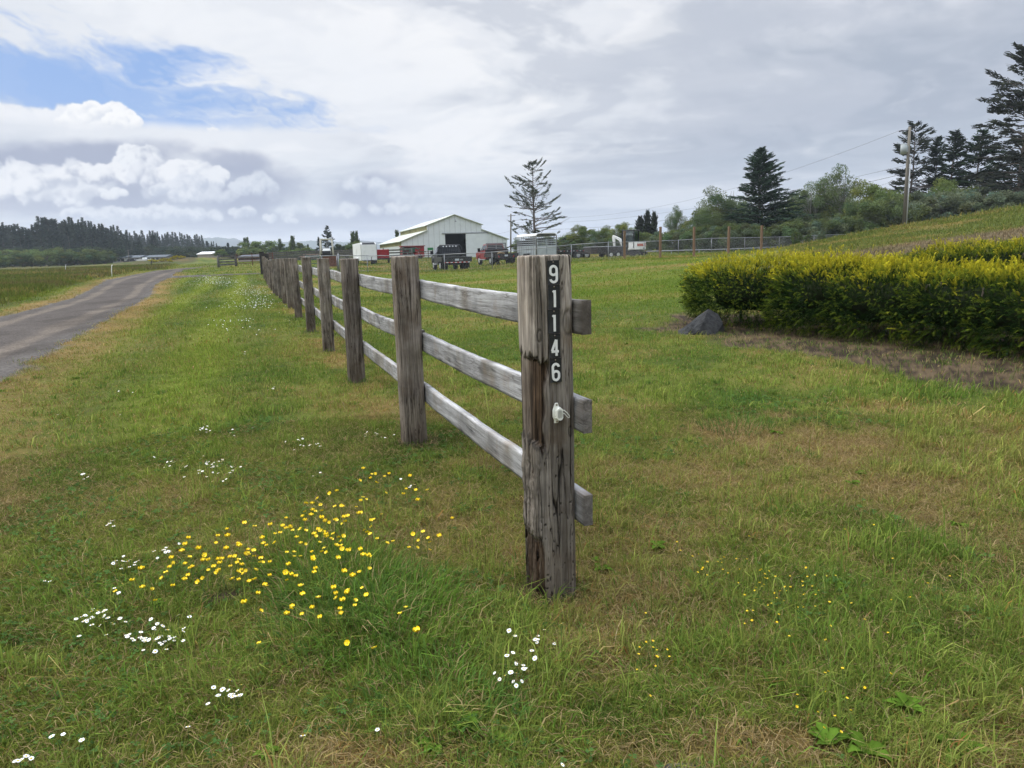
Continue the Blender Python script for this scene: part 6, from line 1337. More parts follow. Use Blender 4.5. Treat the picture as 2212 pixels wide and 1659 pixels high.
def cargo_trailer():
    p = loc_(799, 573, 80); e = empty('cargo_trailer', p, R(24)); tag(e, 'white enclosed cargo trailer with black rounded roof front, left of the barn', 'trailer'); W, L = .86, 4.4
    side = [(0, .45), (L, .45), (L, 2.30), (.35, 2.42), (.12, 2.38), (0, 2.2)]; m = MB(); m.loft([(-W, y, z) for y, z in side], [(W, y, z) for y, z in side]); m.build('box_body', WHITEV, e, bevel=.05)
    m = MB(); m.loft([(-W + .08, -.012, 2.20), (W - .08, -.012, 2.20), (W - .2, .10, 2.405), (-W + .2, .10, 2.405)], [(-W + .08, .3, 2.24), (W - .08, .3, 2.24), (W - .2, .5, 2.455), (-W + .2, .5, 2.455)]); m.build('roof_cap', BLACK, e, bevel=.03)
    m = MB(); m.box(-W - .015, -W, .9, 1.6, .62, 2.05); m.build('side_door', WHITEV, e); m = MB(); m.box(-W - .02, -W, 0.02, .10, .5, 2.25); m.box(W, W + .02, .02, .10, .5, 2.25); m.box(-W, W, -.012, 0, .45, .53); m.build('trim', STEEL, e)
    m = MB(); m.tube((-.6, 0, .42), (0, -1.2, .42), .05); m.tube((.6, 0, .42), (0, -1.2, .42), .05); m.box(-.12, .12, -1.35, -1.1, .36, .50); m.build('tongue', DARKM, e); m = MB(); m.tube((0, -1.0, .12), (0, -1.0, .85), .035); m.tube((0, -1.0, .85), (.15, -1.0, .85), .015); m.build('jack', DARKM, e)
    for s in (-1, 1):
        wheel(e, s * 1.05, 1.9, .34, .2); wheel(e, s * 1.05, 2.7, .34, .2); m = MB(); m.box(s * .87, s * 1.07, 1.45, 3.15, .70, .74); m.box(s * 1.06, s * 1.07, 1.45, 3.15, .58, .74); m.build('fender', WHITEV, e)
cargo_trailer()
def gooseneck():
    p = loc_(1206, 560, 69); q = loc_(1290, 560, 70.5); d = p - q; rz = math.atan2(-d.x, d.y); e = empty('flatbed_trailer', q, rz); tag(e, 'long black gooseneck flatbed trailer with ramped tail, right of the stock trailer', 'trailer'); L = 5.2
    m = MB(); m.box(-1.15, 1.15, -1.2 + .9, L - .8, .82, .88); m.build('deck', DECK, e); m = MB(); m.box(-1.2, -1.15, -.3, L - .8, .70, .92); m.box(1.15, 1.2, -.3, L - .8, .70, .92); m.box(-.5, -.35, 0, L - .6, .52, .82); m.box(.35, .5, 0, L - .6, .52, .82); m.loft([(-1.2, -.3, .70), (1.2, -.3, .70), (1.2, -.3, .92), (-1.2, -.3, .92)], [(-1.2, -1.9, .22), (1.2, -1.9, .22), (1.2, -1.9, .36), (-1.2, -1.9, .36)]); m.build('frame', DARKM, e)
    m = MB()
    for s in (-.45, .45): m.loft([(s - .08, L - 1.0, .88), (s + .08, L - 1.0, .88), (s + .08, L - .3, .88), (s - .08, L - .3, .88)], [(s - .08, L - .2, 1.85), (s + .08, L - .2, 1.85), (s + .08, L + .25, 1.85), (s - .08, L + .25, 1.85)]); m.box(s - .1, s + .1, L - .25, L + 2.1, 1.75, 2.02)
    m.box(-.5, .5, L + 1.9, L + 2.15, 1.45, 2.05); m.tube((0, L + 2.0, .9), (0, L + 2.0, 1.5), .09); m.build('gooseneck', DARKM, e)
    m = MB(); 
    for s in (-.45, .45): m.tube((s, L + 1.2, .12), (s, L + 1.2, 1.75), .06)
    m.build('landing_legs', DARKM, e)
    for s in (-1, 1):
        for y in (1.7, 2.6): wheel(e, s * 1.12, y, .38, .5)
    m = MB()
    for i in range(14): m.mat(i % 2).box(1.2, 1.215, .0 + i * .34, .0 + i * .34 + .10, .78, .83); m.box(-1.215, -1.2, .0 + i * .34, .0 + i * .34 + .10, .78, .83)
    m.build('reflectors', [LIGHTR, LIGHTW], e)
gooseneck()
def low_trailer():
    p = loc_(1300, 560, 66.5); q = loc_(1347, 559, 67); d = p - q; e = empty('equipment_trailer', q, math.atan2(-d.x, d.y)); tag(e, 'low dark equipment trailer with high sides in front of the excavator arm', 'trailer'); L = (p - q).length + 1.4
    m = MB(); m.box(-.95, .95, 0, L, .45, .55); m.build('deck', DECK, e); m = MB(); m.box(-1.0, -.95, 0, L, .40, 1.0); m.box(.95, 1.0, 0, L, .40, 1.0); m.box(-.95, .95, L - .05, L, .4, 1.0); m.build('side_boards', DARKM, e)
    m = MB(); m.box(-.03, -.0, 0, 0, 0, 0) if 0 else m.tube((-.98, .1, 1.02), (-.98, L, 1.02), .03); m.tube((.98, .1, 1.02), (.98, L, 1.02), .03); m.build('top_rail', STEEL, e); m = MB(); m.tube((0, L, .5), (0, L + 1.0, .5), .06); m.build('tongue', DARKM, e)
    for s in (-1, 1):
        for y in (1.0, 1.7): wheel(e, s * 1.2, y, .30, .2)
    m = MB(); m.box(.99, 1.0, 1.2, 1.9, .62, .85) if 0 else m.box(1.002, 1.012, 1.4, 2.1, .62, .86); m.build('side_plate', PLATEW, e)
low_trailer()
def text_mesh(body, size, mt, parent, loc, rot, depth=.004, sx=1.0, name='lettering'):
    cu = bpy.data.curves.new(name, 'FONT'); cu.body = body; cu.size = size; cu.extrude = depth; cu.align_x = 'CENTER'; cu.align_y = 'CENTER'; t = bpy.data.objects.new(name, cu); col.objects.link(t); bpy.context.view_layer.update()
    me = bpy.data.meshes.new_from_object(t.evaluated_get(bpy.context.evaluated_depsgraph_get())); bpy.data.objects.remove(t); o = bpy.data.objects.new(name, me); me.materials.clear(); me.materials.append(mt); col.objects.link(o); o.parent = parent; o.location = loc; o.rotation_euler = rot; o.scale = (sx, 1, 1); return o
def excavator():
    e = empty('excavator', loc_(1368, 556, 69), R(52)); tag(e, 'white compact excavator with dark cab parked behind the chain-link fence', 'excavator')
    rr = -R(52) + R(-8)                     # tracks roughly across the view, house turned
    for s in (-1, 1):
        m = MB(); pts = [(-1.05, .10), (-.95, .02), (.95, .02), (1.05, .10), (1.10, .28), (1.0, .44), (.9, .48), (-.9, .48), (-1.0, .44), (-1.10, .28)]; m.loft([(s * .55, y, z) for y, z in pts], [(s * .88, y, z) for y, z in pts]); m.build('track', RUBBER, e, bevel=.02)
        m = MB(); 
        for y in (-.75, -.25, .25, .75): m.tube((s * .885, y, .20), (s * .90, y, .20), .13, n=10)
        m.build('track_rollers', DARKM, e)
    m = MB(); m.box(-.5, .5, -.6, .6, .30, .55); m.tube((0, 0, .5), (0, 0, .66), .45, n=16); m.build('undercarriage', DARKM, e)
    hs = MB(); arc = [(-.86, -.55)] + [(-.86 * math.cos(t), -.55 - .62 * math.sin(t)) for t in np.linspace(.25, math.pi - .25, 12)] + [(.86, -.55), (.86, .1), (-.86, .1)]
    hs.prism(arc, 2, .66, 1.42); hs.build('counterweight', WHITEV, e, bevel=.06)
    m = MB(); arc2 = [(-.87 * math.cos(t), -.56 - .625 * math.sin(t)) for t in np.linspace(.45, math.pi - .45, 14)]; inner = [(x * .97, y * .97) for x, y in arc2]; m.prism(arc2 + inner[::-1], 2, .98, 1.22); m.build('red_band', mat('faded_red_band', (.42, .10, .06), .6, 0, .3, 6, 0, .3, (.6, .55, .5), .5), e)
    text_mesh('Bobcat', .26, WHITEV, e, (0, -1.205, 1.10), (R(90), 0, 0), .004, .85)
    m = MB(); m.tube((-.15, -1.17, .78), (-.15, -1.20, .78), .06, n=10); m.build('exhaust_port', BLACK, e)
    m = MB(); m.box(-.86, .86, .1, .75, .62, .82); m.box(.15, .82, .05, .75, .82, 1.25); m.build('deck_housing', WHITEV, e, bevel=.03)
    fr = MB(); x0, x1, y0, y1, zt = -.84, .12, -.50, .72, 2.42
    for x in (x0, x1):
        for y in (y0, y1): fr.box(x - .04, x + .04, y - .04, y + .04, .82, zt)
        fr.box(x - .03, x + .03, y0, y1, 1.38, 1.46)
    for y in (y0, y1): fr.box(x0, x1, y - .03, y + .03, 1.36, 1.44)
    fr.build('cab_frame', BLACK, e); m = MB(); m.box(x0 - .06, x1 + .06, y0 - .06, y1 + .06, zt, zt + .10); m.build('cab_roof', BLACK, e, bevel=.04)
    m = MB(); m.box(x0 + .04, x1 - .04, y0 - .008, y0 + .008, 1.48, zt - .03); m.build('window', CGLASS, e); m = MB(); m.box(x0 - .008, x0 + .008, y0 + .05, y1 - .05, 1.48, zt - .03); m.build('window', CGLASS, e); m = MB(); m.box(x1 - .008, x1 + .008, y0 + .05, y1 - .05, 1.48, zt - .03); m.build('window', CGLASS, e); m = MB(); m.box(x0 + .04, x1 - .04, y1 - .008, y1 + .008, 1.1, zt - .03); m.build('window', CGLASS, e)
    m = MB(); m.box(x0 - .012, x0 + .012, y0, y1, .84, 1.38); m.build('cab_door', BLACK, e)
    # boom, stick and bucket
    m = MB(); bo = [(.9, .80), (1.35, 1.75), (1.95, 2.02), (2.15, 1.92), (1.95, 1.78), (1.5, 1.55), (1.12, .78)]; m.loft([(-.10, y, z) for y, z in bo], [(.12, y, z) for y, z in bo]); m.box(-.16, .18, .7, 1.05, .66, .95); m.build('boom', WHITEV, e, bevel=.015)
    m = MB(); st = [(1.92, 2.02), (2.20, 2.10), (2.28, 1.9), (2.10, .82), (1.98, .82), (1.96, 1.7)]; m.loft([(-.08, y, z) for y, z in st], [(.10, y, z) for y, z in st]); m.build('stick', WHITEV, e, bevel=.012)
    m = MB(); bk = [(2.0, .80), (2.15, .80), (2.20, .55), (2.05, .25), (1.75, .22), (1.62, .45), (1.75, .40), (1.95, .45)]; m.loft([(-.28, y, z) for y, z in bk], [(.30, y, z) for y, z in bk]); m.build('bucket', DARKM, e)
    m = MB(); m.tube((.01, 1.3, 1.85), (.01, 2.05, 2.22), .045); m.tube((.01, 1.15, 1.0), (.01, 1.55, 1.5), .05); m.path([(.05, 1.3, 1.75), (.05, 1.6, 2.3), (.05, 2.0, 2.15)], .015); m.build('hydraulics', BLACK, e)
    m = MB(); m.box(-.9, .9, -1.55, -1.48, .05, .38) if 0 else m.box(-.85, .85, 1.35, 1.42, .04, .36); m.build('blade', DARKM, e)
excavator()
def loader():
    p = loc_(708, 580, 76); e = empty('skid_loader', p, R(10)); tag(e, 'pale open-cab loader with roll cage standing behind the chain-link gate', 'loader')
    m = MB(); m.box(-.62, .62, 0, 1.9, .55, 1.30); m.build('chassis', DARKM, e, bevel=.04); m = MB(); m.box(-.40, .40, -.06, .7, .75, 1.62); m.build('engine_cover', BLACK, e, bevel=.05); m = MB(); m.loft([(-.42, -.08, 1.62), (.42, -.08, 1.62), (.36, .0, 1.80), (-.36, .0, 1.80)], [(-.42, .6, 1.62), (.42, .6, 1.62), (.36, .5, 1.86), (-.36, .5, 1.86)]); m.build('hood', WHITEV, e)
    m = MB()
    for s in (-1, 1): m.path([(s * .68, -.05, .9), (s * .62, .1, 1.8), (s * .58, .25, 2.80)], .055, 6); m.path([(s * .64, 1.5, 1.0), (s * .58, 1.4, 2.80)], .055, 6)
    m.tube((-.58, .25, 2.80), (.58, .25, 2.80), .055); m.tube((-.58, 1.4, 2.8), (.58, 1.4, 2.8), .05); m.tube((-.58, .25, 2.80), (-.58, 1.4, 2.8), .05); m.tube((.58, .25, 2.80), (.58, 1.4, 2.8), .05); m.build('roll_cage', mat('cream_paint', (.50, .48, .40), .5), e)
    m = MB(); m.box(-.60, .60, .2, 1.45, 2.84, 2.89); m.build('canopy', WHITEV, e); m = MB(); m.tube((.0, .9, 1.7), (0, .9, 2.6), .05); m.box(-.25, .25, .8, 1.1, 1.5, 2.0); m.build('seat_post', STEEL, e)
    for s in (-1, 1): wheel(e, s * .85, .35, .42, .28); wheel(e, s * .85, 1.55, .42, .28)
loader()
# red machine box beside the white trailer
e = empty('generator_box', loc_(829, 565, 83), R(20)); tag(e, 'square bright red machine box on a low cart between white trailer and barn', 'machine'); m = MB(); m.box(-.66, .66, 0, 1.6, .62, 1.62); m.build('housing', BARNRED, e, bevel=.03); m = MB(); m.box(-.70, .70, -.1, 1.7, .48, .62); m.box(-.05, .05, -1.1, -.1, .48, .56); m.build('cart_frame', DARKM, e); m = MB(); m.tube((.1, .4, 1.62), (.1, .4, 1.80), .05); m.build('exhaust', DARKM, e)
for s in (-1, 1): wheel(e, s * .82, .9, .28, .16)
# red shed and implements against the barn
p = at(893, 545, 114); e = empty('red_shed', (p.x, p.y, 1.0), R(16.5)); tag(e, 'low red shed with half-open dark front against the barn corner', 'shed'); m = MB(); m.box(.25, 1.75, 0, .06, 0, 1.65); m.box(-1.75, -1.68, 0, 2.2, 0, 1.65); m.box(1.68, 1.75, .06, 2.2, 0, 1.65); m.box(-1.75, 1.75, 2.14, 2.2, 0, 1.65); m.build('wall', BARNRED, e); m = MB(); m.box(-1.9, 1.9, -.15, 2.3, 1.66, 1.78); m.build('roof', BARNRED, e); m = MB(); m.box(-1.68, .25, .4, .46, .0, .5); m.build('bench', DARKM, e)
p = loc_(893, 562, 104); e = empty('hay_tedder', p, R(14)); tag(e, 'dark green farm implement with folded bars in front of the red shed', 'implement'); m = MB(); m.tube((-1.9, 0, 1.0), (1.9, 0, 1.0), .06); m.tube((-1.9, .3, 1.5), (1.2, .3, 1.5), .05); m.path([(-1.9, 0, .3), (-1.8, 0, 1.6), (-1.2, 0, 1.7)], .05); m.path([(-.6, 0, .3), (-.5, 0, 1.5), (.4, 0, 1.6), (1.2, 0, 1.0)], .06); m.box(-.5, .3, -.2, .4, 1.0, 1.5); m.build('frame', DARKGREEN, e); m = MB()
for i in range(5): m.path([(-1.6 + i * .8, -.1, 1.0), (-1.55 + i * .8, -.2, .5), (-1.7 + i * .8, -.25, .25)], .025)
m.build('tines', STEEL, e); m = MB(); m.tube((-1.2, -.1, .35), (-1.2, .1, .35), .35, n=16); m.tube((1.0, -.1, .35), (1.0, .1, .35), .35, n=16); m.build('wheels', RUBBER, e)
p = loc_(931, 560, 104); e = empty('green_bin', p, R(10)); tag(e, 'small bright green bin on legs left of the black pickup', 'bin'); m = MB(); m.box(-.4, .4, 0, .6, 1.25, 1.62); m.build('tub', GREENP, e, bevel=.02); m = MB(); m.box(-.38, -.30, .02, .1, 0, 1.25); m.box(.30, .38, .02, .1, 0, 1.25); m.box(-.38, -.30, .5, .58, 0, 1.25); m.box(.30, .38, .5, .58, 0, 1.25); m.build('legs', DARKM, e)
p = loc_(1058, 560, 110); e = empty('parked_implement', p, R(16)); tag(e, 'dark farm implement parked in front of the barn door right of the opening', 'implement'); m = MB(); m.loft([(-.9, 0, .8), (1.3, 0, 1.3), (1.3, 0, 1.9), (-.9, 0, 1.5)], [(-.9, .8, .8), (1.3, .8, 1.3), (1.3, .8, 1.9), (-.9, .8, 1.5)]); m.build('body', BLACK, e); m = MB(); m.tube((-.6, 0, .4), (-.6, .2, .4), .4, n=14); m.tube((.8, 0, .4), (.8, .2, .4), .4, n=14); m.box(-.7, -.5, .1, .6, .4, 1.0); m.box(.7, .9, .1, .6, .4, 1.4); m.build('wheels', RUBBER, e)

# ------------------------------------------------------------------ fences of the yard
def boardfence(name, label, pts, h, nr, mt, post=.16, rr=.09, thick=.04, step=2.4, cat='fence'):
    e = empty(name, (pts[0][0], pts[0][1], h1(*pts[0]))); tag(e, label, cat); ox, oy, oz = e.location
    for (a, b) in zip(pts[:-1], pts[1:]):
        a, b = Vector((*a, 0)), Vector((*b, 0)); L = (b - a).length; n = max(1, round(L / step)); d = (b - a) / n
        for i in range(n + 1):
            p = a + d * i; z = h1(p.x, p.y); m = MB(); m.tube((p.x - ox, p.y - oy, z - oz - .2), (p.x - ox, p.y - oy, z - oz + h * 1.06), post * .55, post * .5, 7) ; m.build('post', mt, e)
        nn = Vector((-d.y, d.x, 0)).normalized() * (thick / 2 + post * .5)
        for k in range(nr):
            m = MB()
            for i in range(n):
                p, q = a + d * i, a + d * (i + 1); zp, zq = h1(p.x, p.y), h1(q.x, q.y); zz = h * (.22 + .74 * k / max(1, nr - 1)); o_ = Vector((ox, oy, oz))
                A = [p + nn * s + Vector((0, 0, zp + zz + t)) - o_ for s, t in ((-1.0, -rr), (-1.0, rr), (-.45, rr), (-.45, -rr))]; B = [q + nn * s + Vector((0, 0, zq + zz + t)) - o_ for s, t in ((-1.0, -rr), (-1.0, rr), (-.45, rr), (-.45, -rr))]; m.loft(A, B)
            m.build('rail', mt, e)
    return e
def W2(px, Y): p = at(px, 560, Y); return (p.x, p.y)
boardfence('corral_section', 'grey plank corral section standing alone left of the rusty gates', [W2(471, 88), W2(509, 90)], 1.35, 4, OLDWOOD, .28, .10, step=3.0)
e = boardfence('corral_gate', 'rusty red pipe corral gates behind the far end of the board fence', [W2(511, 90), W2(545, 91), W2(590, 92)], 1.45, 6, RUST, .09, .03, step=2.1)
boardfence('corral_fence', 'long dark plank corral fence beyond the loader', [W2(580, 104), W2(700, 108), W2(765, 108)], 1.5, 5, OLDWOOD, .18, .11, step=3.0)
boardfence('yard_fence', 'dark plank fence in front of the barn side, right of the red box', [W2(840, 98), W2(872, 100), W2(890, 100)], 1.45, 4, OLDWOOD, .22, .10, step=2.6)
boardfence('pipe_gate', 'rusty pipe gate in front of the green implement', [W2(903, 98), W2(935, 97)], 1.2, 4, RUST, .07, .025, step=2.2)
e = boardfence('pipe_gate', 'green pipe gate seen between the fourth and fifth posts', [W2(664, 61), W2(688, 60)], 1.25, 4, DARKGREEN, .07, .03, step=2.0)
e = empty('rusty_sheet', (*W2(713, 62), h1(*W2(713, 62)))); tag(e, 'red-brown metal panel behind the chain-link gate', 'panel'); m = MB(); m.box(-.62, .62, 0, .05, .28, 1.22)
for i in range(9): m.box(-.60 + i * .145, -.56 + i * .145, -.02, -.001, .3, 1.2)
m.build('ribbed_face', RUST, e); m = MB(); m.box(-.66, -.62, -.02, .07, 0, 1.26); m.box(.62, .66, -.02, .07, 0, 1.26); m.build('posts', DARKM, e)

def chainlink():
    e = empty('chain_link_fence', (*W2(731, 52), h1(*W2(731, 52)))); tag(e, 'galvanised chain-link fence crossing behind the board fence to the hillside on the right', 'fence'); O = Vector(e.location)
    PX = [(731, 52, 1), (793, 51.5, 0), (865, 51, 0), (960, 50.5, 0), (1063, 50, 0), (1150, 50, 0), (1234.5, 50, 0), (1314, 50.5, 0), (1391.5, 57, 0), (1465, 57.5, 0), (1536, 58.5, 0), (1607.5, 61, 0), (1682, 65, 0), (1756, 70, 0), (1830, 75, 0), (1895, 79, 0)]
    H_ = 1.22; T = []
    for i, (px, Y, big) in enumerate(PX):
        p = at(px, 560, Y); z = h1(p.x, p.y); b = Vector((p.x, p.y, z)); r = .05 if big else .026; hh = H_ + (.12 if big else .0); m = MB(); m.tube(b - O - Vector((0, 0, .1)), b - O + Vector((0, 0, hh)), r, n=8); m.tube(b - O + Vector((0, 0, hh)), b - O + Vector((0, 0, hh + .04)), r * 1.15, .01, 8); m.build('post', STEEL, e); T.append(b)
    for a, b in zip(T[:-1], T[1:]):
        m = MB(); m.tube(a - O + Vector((0, 0, H_ - .02)), b - O + Vector((0, 0, H_ - .02)), .024, n=6); m.build('top_rail', STEEL, e)
    P0, P1 = [], []
    s = .075
    for a, b in zip(T[:-1], T[1:]):
        L = math.hypot(b.x - a.x, b.y - a.y); n = int(L / s); k = H_ / L
        for i in range(-int(H_ / s), n):
            for sg in (1, -1):
                t0_, t1_ = i * s / L, i * s / L + k
                z0_, z1_ = (0.02, H_ - .03) if sg > 0 else (H_ - .03, .02)
                q0, q1 = max(t0_, 0), min(t1_, 1)
                if q1 <= q0: continue
                f0, f1 = (q0 - t0_) / (t1_ - t0_), (q1 - t0_) / (t1_ - t0_); A = a.lerp(b, q0) - O; B = a.lerp(b, q1) - O; A.z += z0_ + (z1_ - z0_) * f0; B.z += z0_ + (z1_ - z0_) * f1; P0.append(A); P1.append(B)
    P0, P1 = np.array([tuple(v) for v in P0]), np.array([tuple(v) for v in P1]); r = np.full(len(P0), .0014); V, F = sticks(P0, P1, r, r); npmesh('wire_mesh', V, F, STEEL, e)
    return T
T_ = chainlink()
# chain-link gate left of the big terminal post
e = empty('chain_link_gate', T_[0], 0); tag(e, 'chain-link gate between the grey terminal post and the fourth fence post', 'gate'); O = T_[0]; g0 = at(660, 560, 52.5); g0 = Vector((g0.x, g0.y, O.z)) - O; m = MB(); z0_, z1_ = .10, 1.20
for a, b in (((-.12, 0, z0_), (g0.x, g0.y, z0_)), ((-.12, 0, z1_), (g0.x, g0.y, z1_)), ((-.12, 0, z0_), (-.12, 0, z1_)), ((g0.x, g0.y, z0_), (g0.x, g0.y, z1_)), ((g0.x * .5, g0.y * .5, z0_), (g0.x * .5, g0.y * .5, z1_))): m.tube(a, b, .028, n=6)
m.build('gate_frame', STEEL, e); P0, P1 = [], []; L = g0.length
for i in range(-15, int(L / .075)):
    for sg in (0, 1):
        t0_, t1_ = max(0, i * .075 / L), min(1, (i * .075 + 1.1) / L)
        if t1_ <= t0_: continue
        f0, f1 = (t0_ * L - i * .075) / 1.1, (t1_ * L - i * .075) / 1.1; zz = (lambda f: .1 + 1.1 * (f if sg else 1 - f)); P0.append((g0.x * t0_, g0.y * t0_, zz(f0))); P1.append((g0.x * t1_, g0.y * t1_, zz(f1)))
V, F = sticks(np.array(P0), np.array(P1), np.full(len(P0), .0014), np.full(len(P0), .0014)); npmesh('wire_mesh', V, F, STEEL, e)
# tall wooden posts in front of the chain-link
for px, Y, yt, yb, lb in ((1426, 51, 490, 557, 'leftmost of four tall brown posts standing along the chain-link fence, nearest the excavator'), (1499, 51.5, 490, 556, 'second tall brown post from the excavator along the chain-link'), (1573, 52.5, 489, 549, 'third tall brown post from the excavator, left of the lone spruce trunk'), (1644, 55, 487, 542, 'rightmost tall brown post, in line with the lone spruce')):
    p = at(px, 550, Y); z = h1(p.x, p.y); h = zat(px, yt, Y) - z; o = post_mesh('wooden_post', None, (p.x, p.y, z), int(px), 24, 16, m=TREATED, w=.15, h=h); o.rotation_euler = (0, R(rf.uniform(-.6, .6)), R(20)); tag(o, lb, 'post', 'tall wooden posts by the chain-link fence')
p = at(1349, 552, 51.5); z = h1(p.x, p.y); o = post_mesh('wooden_post', None, (p.x, p.y, z), 1349, 24, 16, m=TREATED, w=.15, h=zat(1349, 499, 51.5) - z); tag(o, 'tall brown post standing right in front of the excavator cab', 'post', 'tall wooden posts by the chain-link fence')
# low pipe rail beyond the chain-link
e = empty('low_rail', (*W2(1400, 70), h1(*W2(1400, 70)))); tag(e, 'low pale pipe rail running along the grass beyond the chain-link fence', 'rail'); O = Vector(e.location); m = MB(); pp = []
for px, Y in ((1395, 70), (1450, 70.5), (1510, 71), (1570, 72), (1640, 73.5), (1700, 75)): p = at(px, 550, Y); pp.append(Vector((p.x, p.y, h1(p.x, p.y) + .45)) - O)
m.path(pp, .05, 6); m.build('pipe', STEEL, e)
for p in pp: m = MB(); m.tube(p, p - Vector((0, 0, .5)), .04, n=6); m.build('post', STEEL, e)

# ------------------------------------------------------------------ utility poles and lines
POLEW = mat('utility_pole_wood', (.17, .155, .13), .95, 0, .3, 5, .3, .1, stretch=(1, 1, .05))
b0 = at(1952.5, 491, 59.5); z = h1(b0.x, b0.y); t0_ = at(1965.5, 274, 59.5); e = empty('utility_pole', (b0.x, b0.y, z)); tag(e, 'weathered wooden utility pole with grey transformer on the grassy crest', 'utility pole')
top = Vector((t0_.x, t0_.y, t0_.z)) - Vector(e.location); m = MB(); m.tube((0, 0, -.3), top, .15, .10, 10); m.build('pole', POLEW, e)
ax = top.normalized(); q = top * .78; m = MB(); m.tube(q + Vector((-.42, -.05, -.35)), q + Vector((-.42, -.05, .40)), .24, n=14); m.tube(q + Vector((-.42, -.05, .40)), q + Vector((-.42, -.05, .47)), .25, .10, 14); m.box(q.x - .25, q.x - .08, -.1, .0, q.z - .2, q.z + .3); tf = m.build('transformer', mat('transformer_grey', (.34, .37, .38), .5, 0, .05), e); m = MB(); m.tube(q + Vector((-.42, -.05, .45)), q + Vector((-.42, -.05, .75)), .05, .03, 8); m.build('bushing', DARKM, tf)
m = MB(); m.tube((.13, -.12, .0), top * .70 + Vector((.14, -.12, 0)), .045, n=6); m.build('conduit', mat('pale_conduit', (.50, .51, .52), .5), e)
m = MB(); m.tube(top * .965, top * .965 + Vector((-.6, 0, .02)), .03, n=6); m.tube(top * .965 + Vector((-.6, 0, 0)), top * .965 + Vector((-.85, 0, -.05)), .06, .05, 8); m.build('insulator_arm', DARKM, e)
b1 = at(1103, 552, 112); z1 = h1(b1.x, b1.y); t1 = at(1103.5, 462, 112); e2 = empty('utility_pole', (b1.x, b1.y, z1)); tag(e2, 'thin bare utility pole with small transformer just right of the barn', 'utility pole'); top1 = Vector((t1.x, t1.y, t1.z)) - Vector(e2.location); m = MB(); m.tube((0, 0, -.3), top1, .14, .10, 8); m.build('pole', POLEW, e2); m = MB(); m.tube((.30, 0, top1.z - 1.9), (.30, 0, top1.z - 1.2), .18, n=10); m.tube((0, 0, top1.z - 1.5), (.3, 0, top1.z - 1.5), .03, n=5); m.build('transformer', STEEL, e2); m = MB(); m.tube((-.3, 0, top1.z - .3), (.9, 0, top1.z - .25), .04, n=5); m.build('crossarm', POLEW, e2)
WIRE = mat('power_wire', (.05, .05, .055), .7)
def wire(name, label, a, b, sag, r=.012, n=40):
    r = r * .7
    pts = [a.lerp(b, i / n) + Vector((0, 0, -sag * 4 * (i / n) * (1 - i / n))) for i in range(n + 1)]; m = MB(); m.path(pts, r, 4); o = m.build(name, WIRE); tag(o, label, 'cable', 'overhead lines')
TP = Vector(e.location) if 0 else b0 * 1; base0 = Vector((b0.x, b0.y, z)); base1 = Vector((b1.x, b1.y, z1))
pt = lambda f: base0 + top * f
wire('power_line', 'highest overhead line running from the pole with the grey transformer towards the barn', pt(.965) + Vector((-.85, 0, 0)), base1 + top1 * .97 + Vector((.5, 0, 0)), 2.6)
wire('power_line', 'second overhead line, attached below the transformer', pt(.63), base1 + top1 * .80, 1.4, .014); wire('power_line', 'thick sagging service cable, lowest but one on the pole with the transformer', pt(.55), base1 + top1 * .66, 1.5, .022)
wire('power_line', 'lowest thin overhead line on the pole with the transformer', pt(.50), base1 + top1 * .60, 2.2, .010)
wire('guy_wire', 'guy wire slanting from the utility pole down to the crest on the right', pt(.74), gp(2048, 474) + Vector((0, 0, .05)), .0, .014, 4)
wire('service_wire', 'thin wire from the small pole down to the barn roof', base1 + top1 * .62, Vector((at(1052, 503, 122).x, 122, at(1052, 503, 122).z)), .3, .014)

# ------------------------------------------------------------------ far houses
HW = mat('pale_house_wall', (.36, .35, .32), .8); HR = mat('grey_house_roof', (.10, .115, .13), .9, 0, .1, 1, 0, .1); HB = mat('brown_roof', (.16, .095, .06), .9); HT = mat('tan_wall', (.34, .29, .24), .9); HWH = mat('bright_roof', (.70, .70, .70), .6); HG = mat('dark_window', (.04, .045, .05), .2)
def house(name, label, px0, px1, ye, yr, Y, wall, roof, depth=7.0, cat='house', dz=0.0, gable=False, wins=3):
    a, b = at(px0, 555, Y), at(px1, 555, Y); w = b.x - a.x; zc = min(h1(a.x, Y), h1(b.x, Y)) - .1 + dz; he = zat((px0 + px1) / 2, ye, Y) - zc; hr = zat((px0 + px1) / 2, yr, Y) - zc
    e = empty(name, ((a.x + b.x) / 2, Y, zc)); tag(e, label, cat); m = MB(); m.box(-w / 2, w / 2, 0, depth, -.3, he); m.build('wall', wall, e); m = MB()
    m.loft([(-w / 2 - .3, -.4, he - .05), (-w / 2 - .3, depth / 2, hr), (-w / 2 - .3, depth + .4, he - .05)], [(w / 2 + .3, -.4, he - .05), (w / 2 + .3, depth / 2, hr), (w / 2 + .3, depth + .4, he - .05)]); m.build('roof', roof, e)
    for i in range(wins): x = -w / 2 + w * (i + .6) / (wins + .3); m = MB(); m.box(x - .5, x + .5, -.03, -.003, he * .40, he * .82); m.build('window', HG, e)
    m = MB(); m.box(w * .12, w * .12 + .9, -.03, -.003, .05, he * .82); m.build('door', HT, e)
house('mobile_home', 'leftmost of three low pale homes at the far side of the left field', 243, 269, 556.5, 552.5, 235, HW, HR); house('mobile_home', 'middle one of three low pale homes at the far side of the left field', 271, 302, 556, 551.5, 238, HW, HR); house('mobile_home', 'rightmost of three low pale homes, with a long grey-blue roof', 314, 357, 555, 550.5, 240, HW, HR, wins=4)
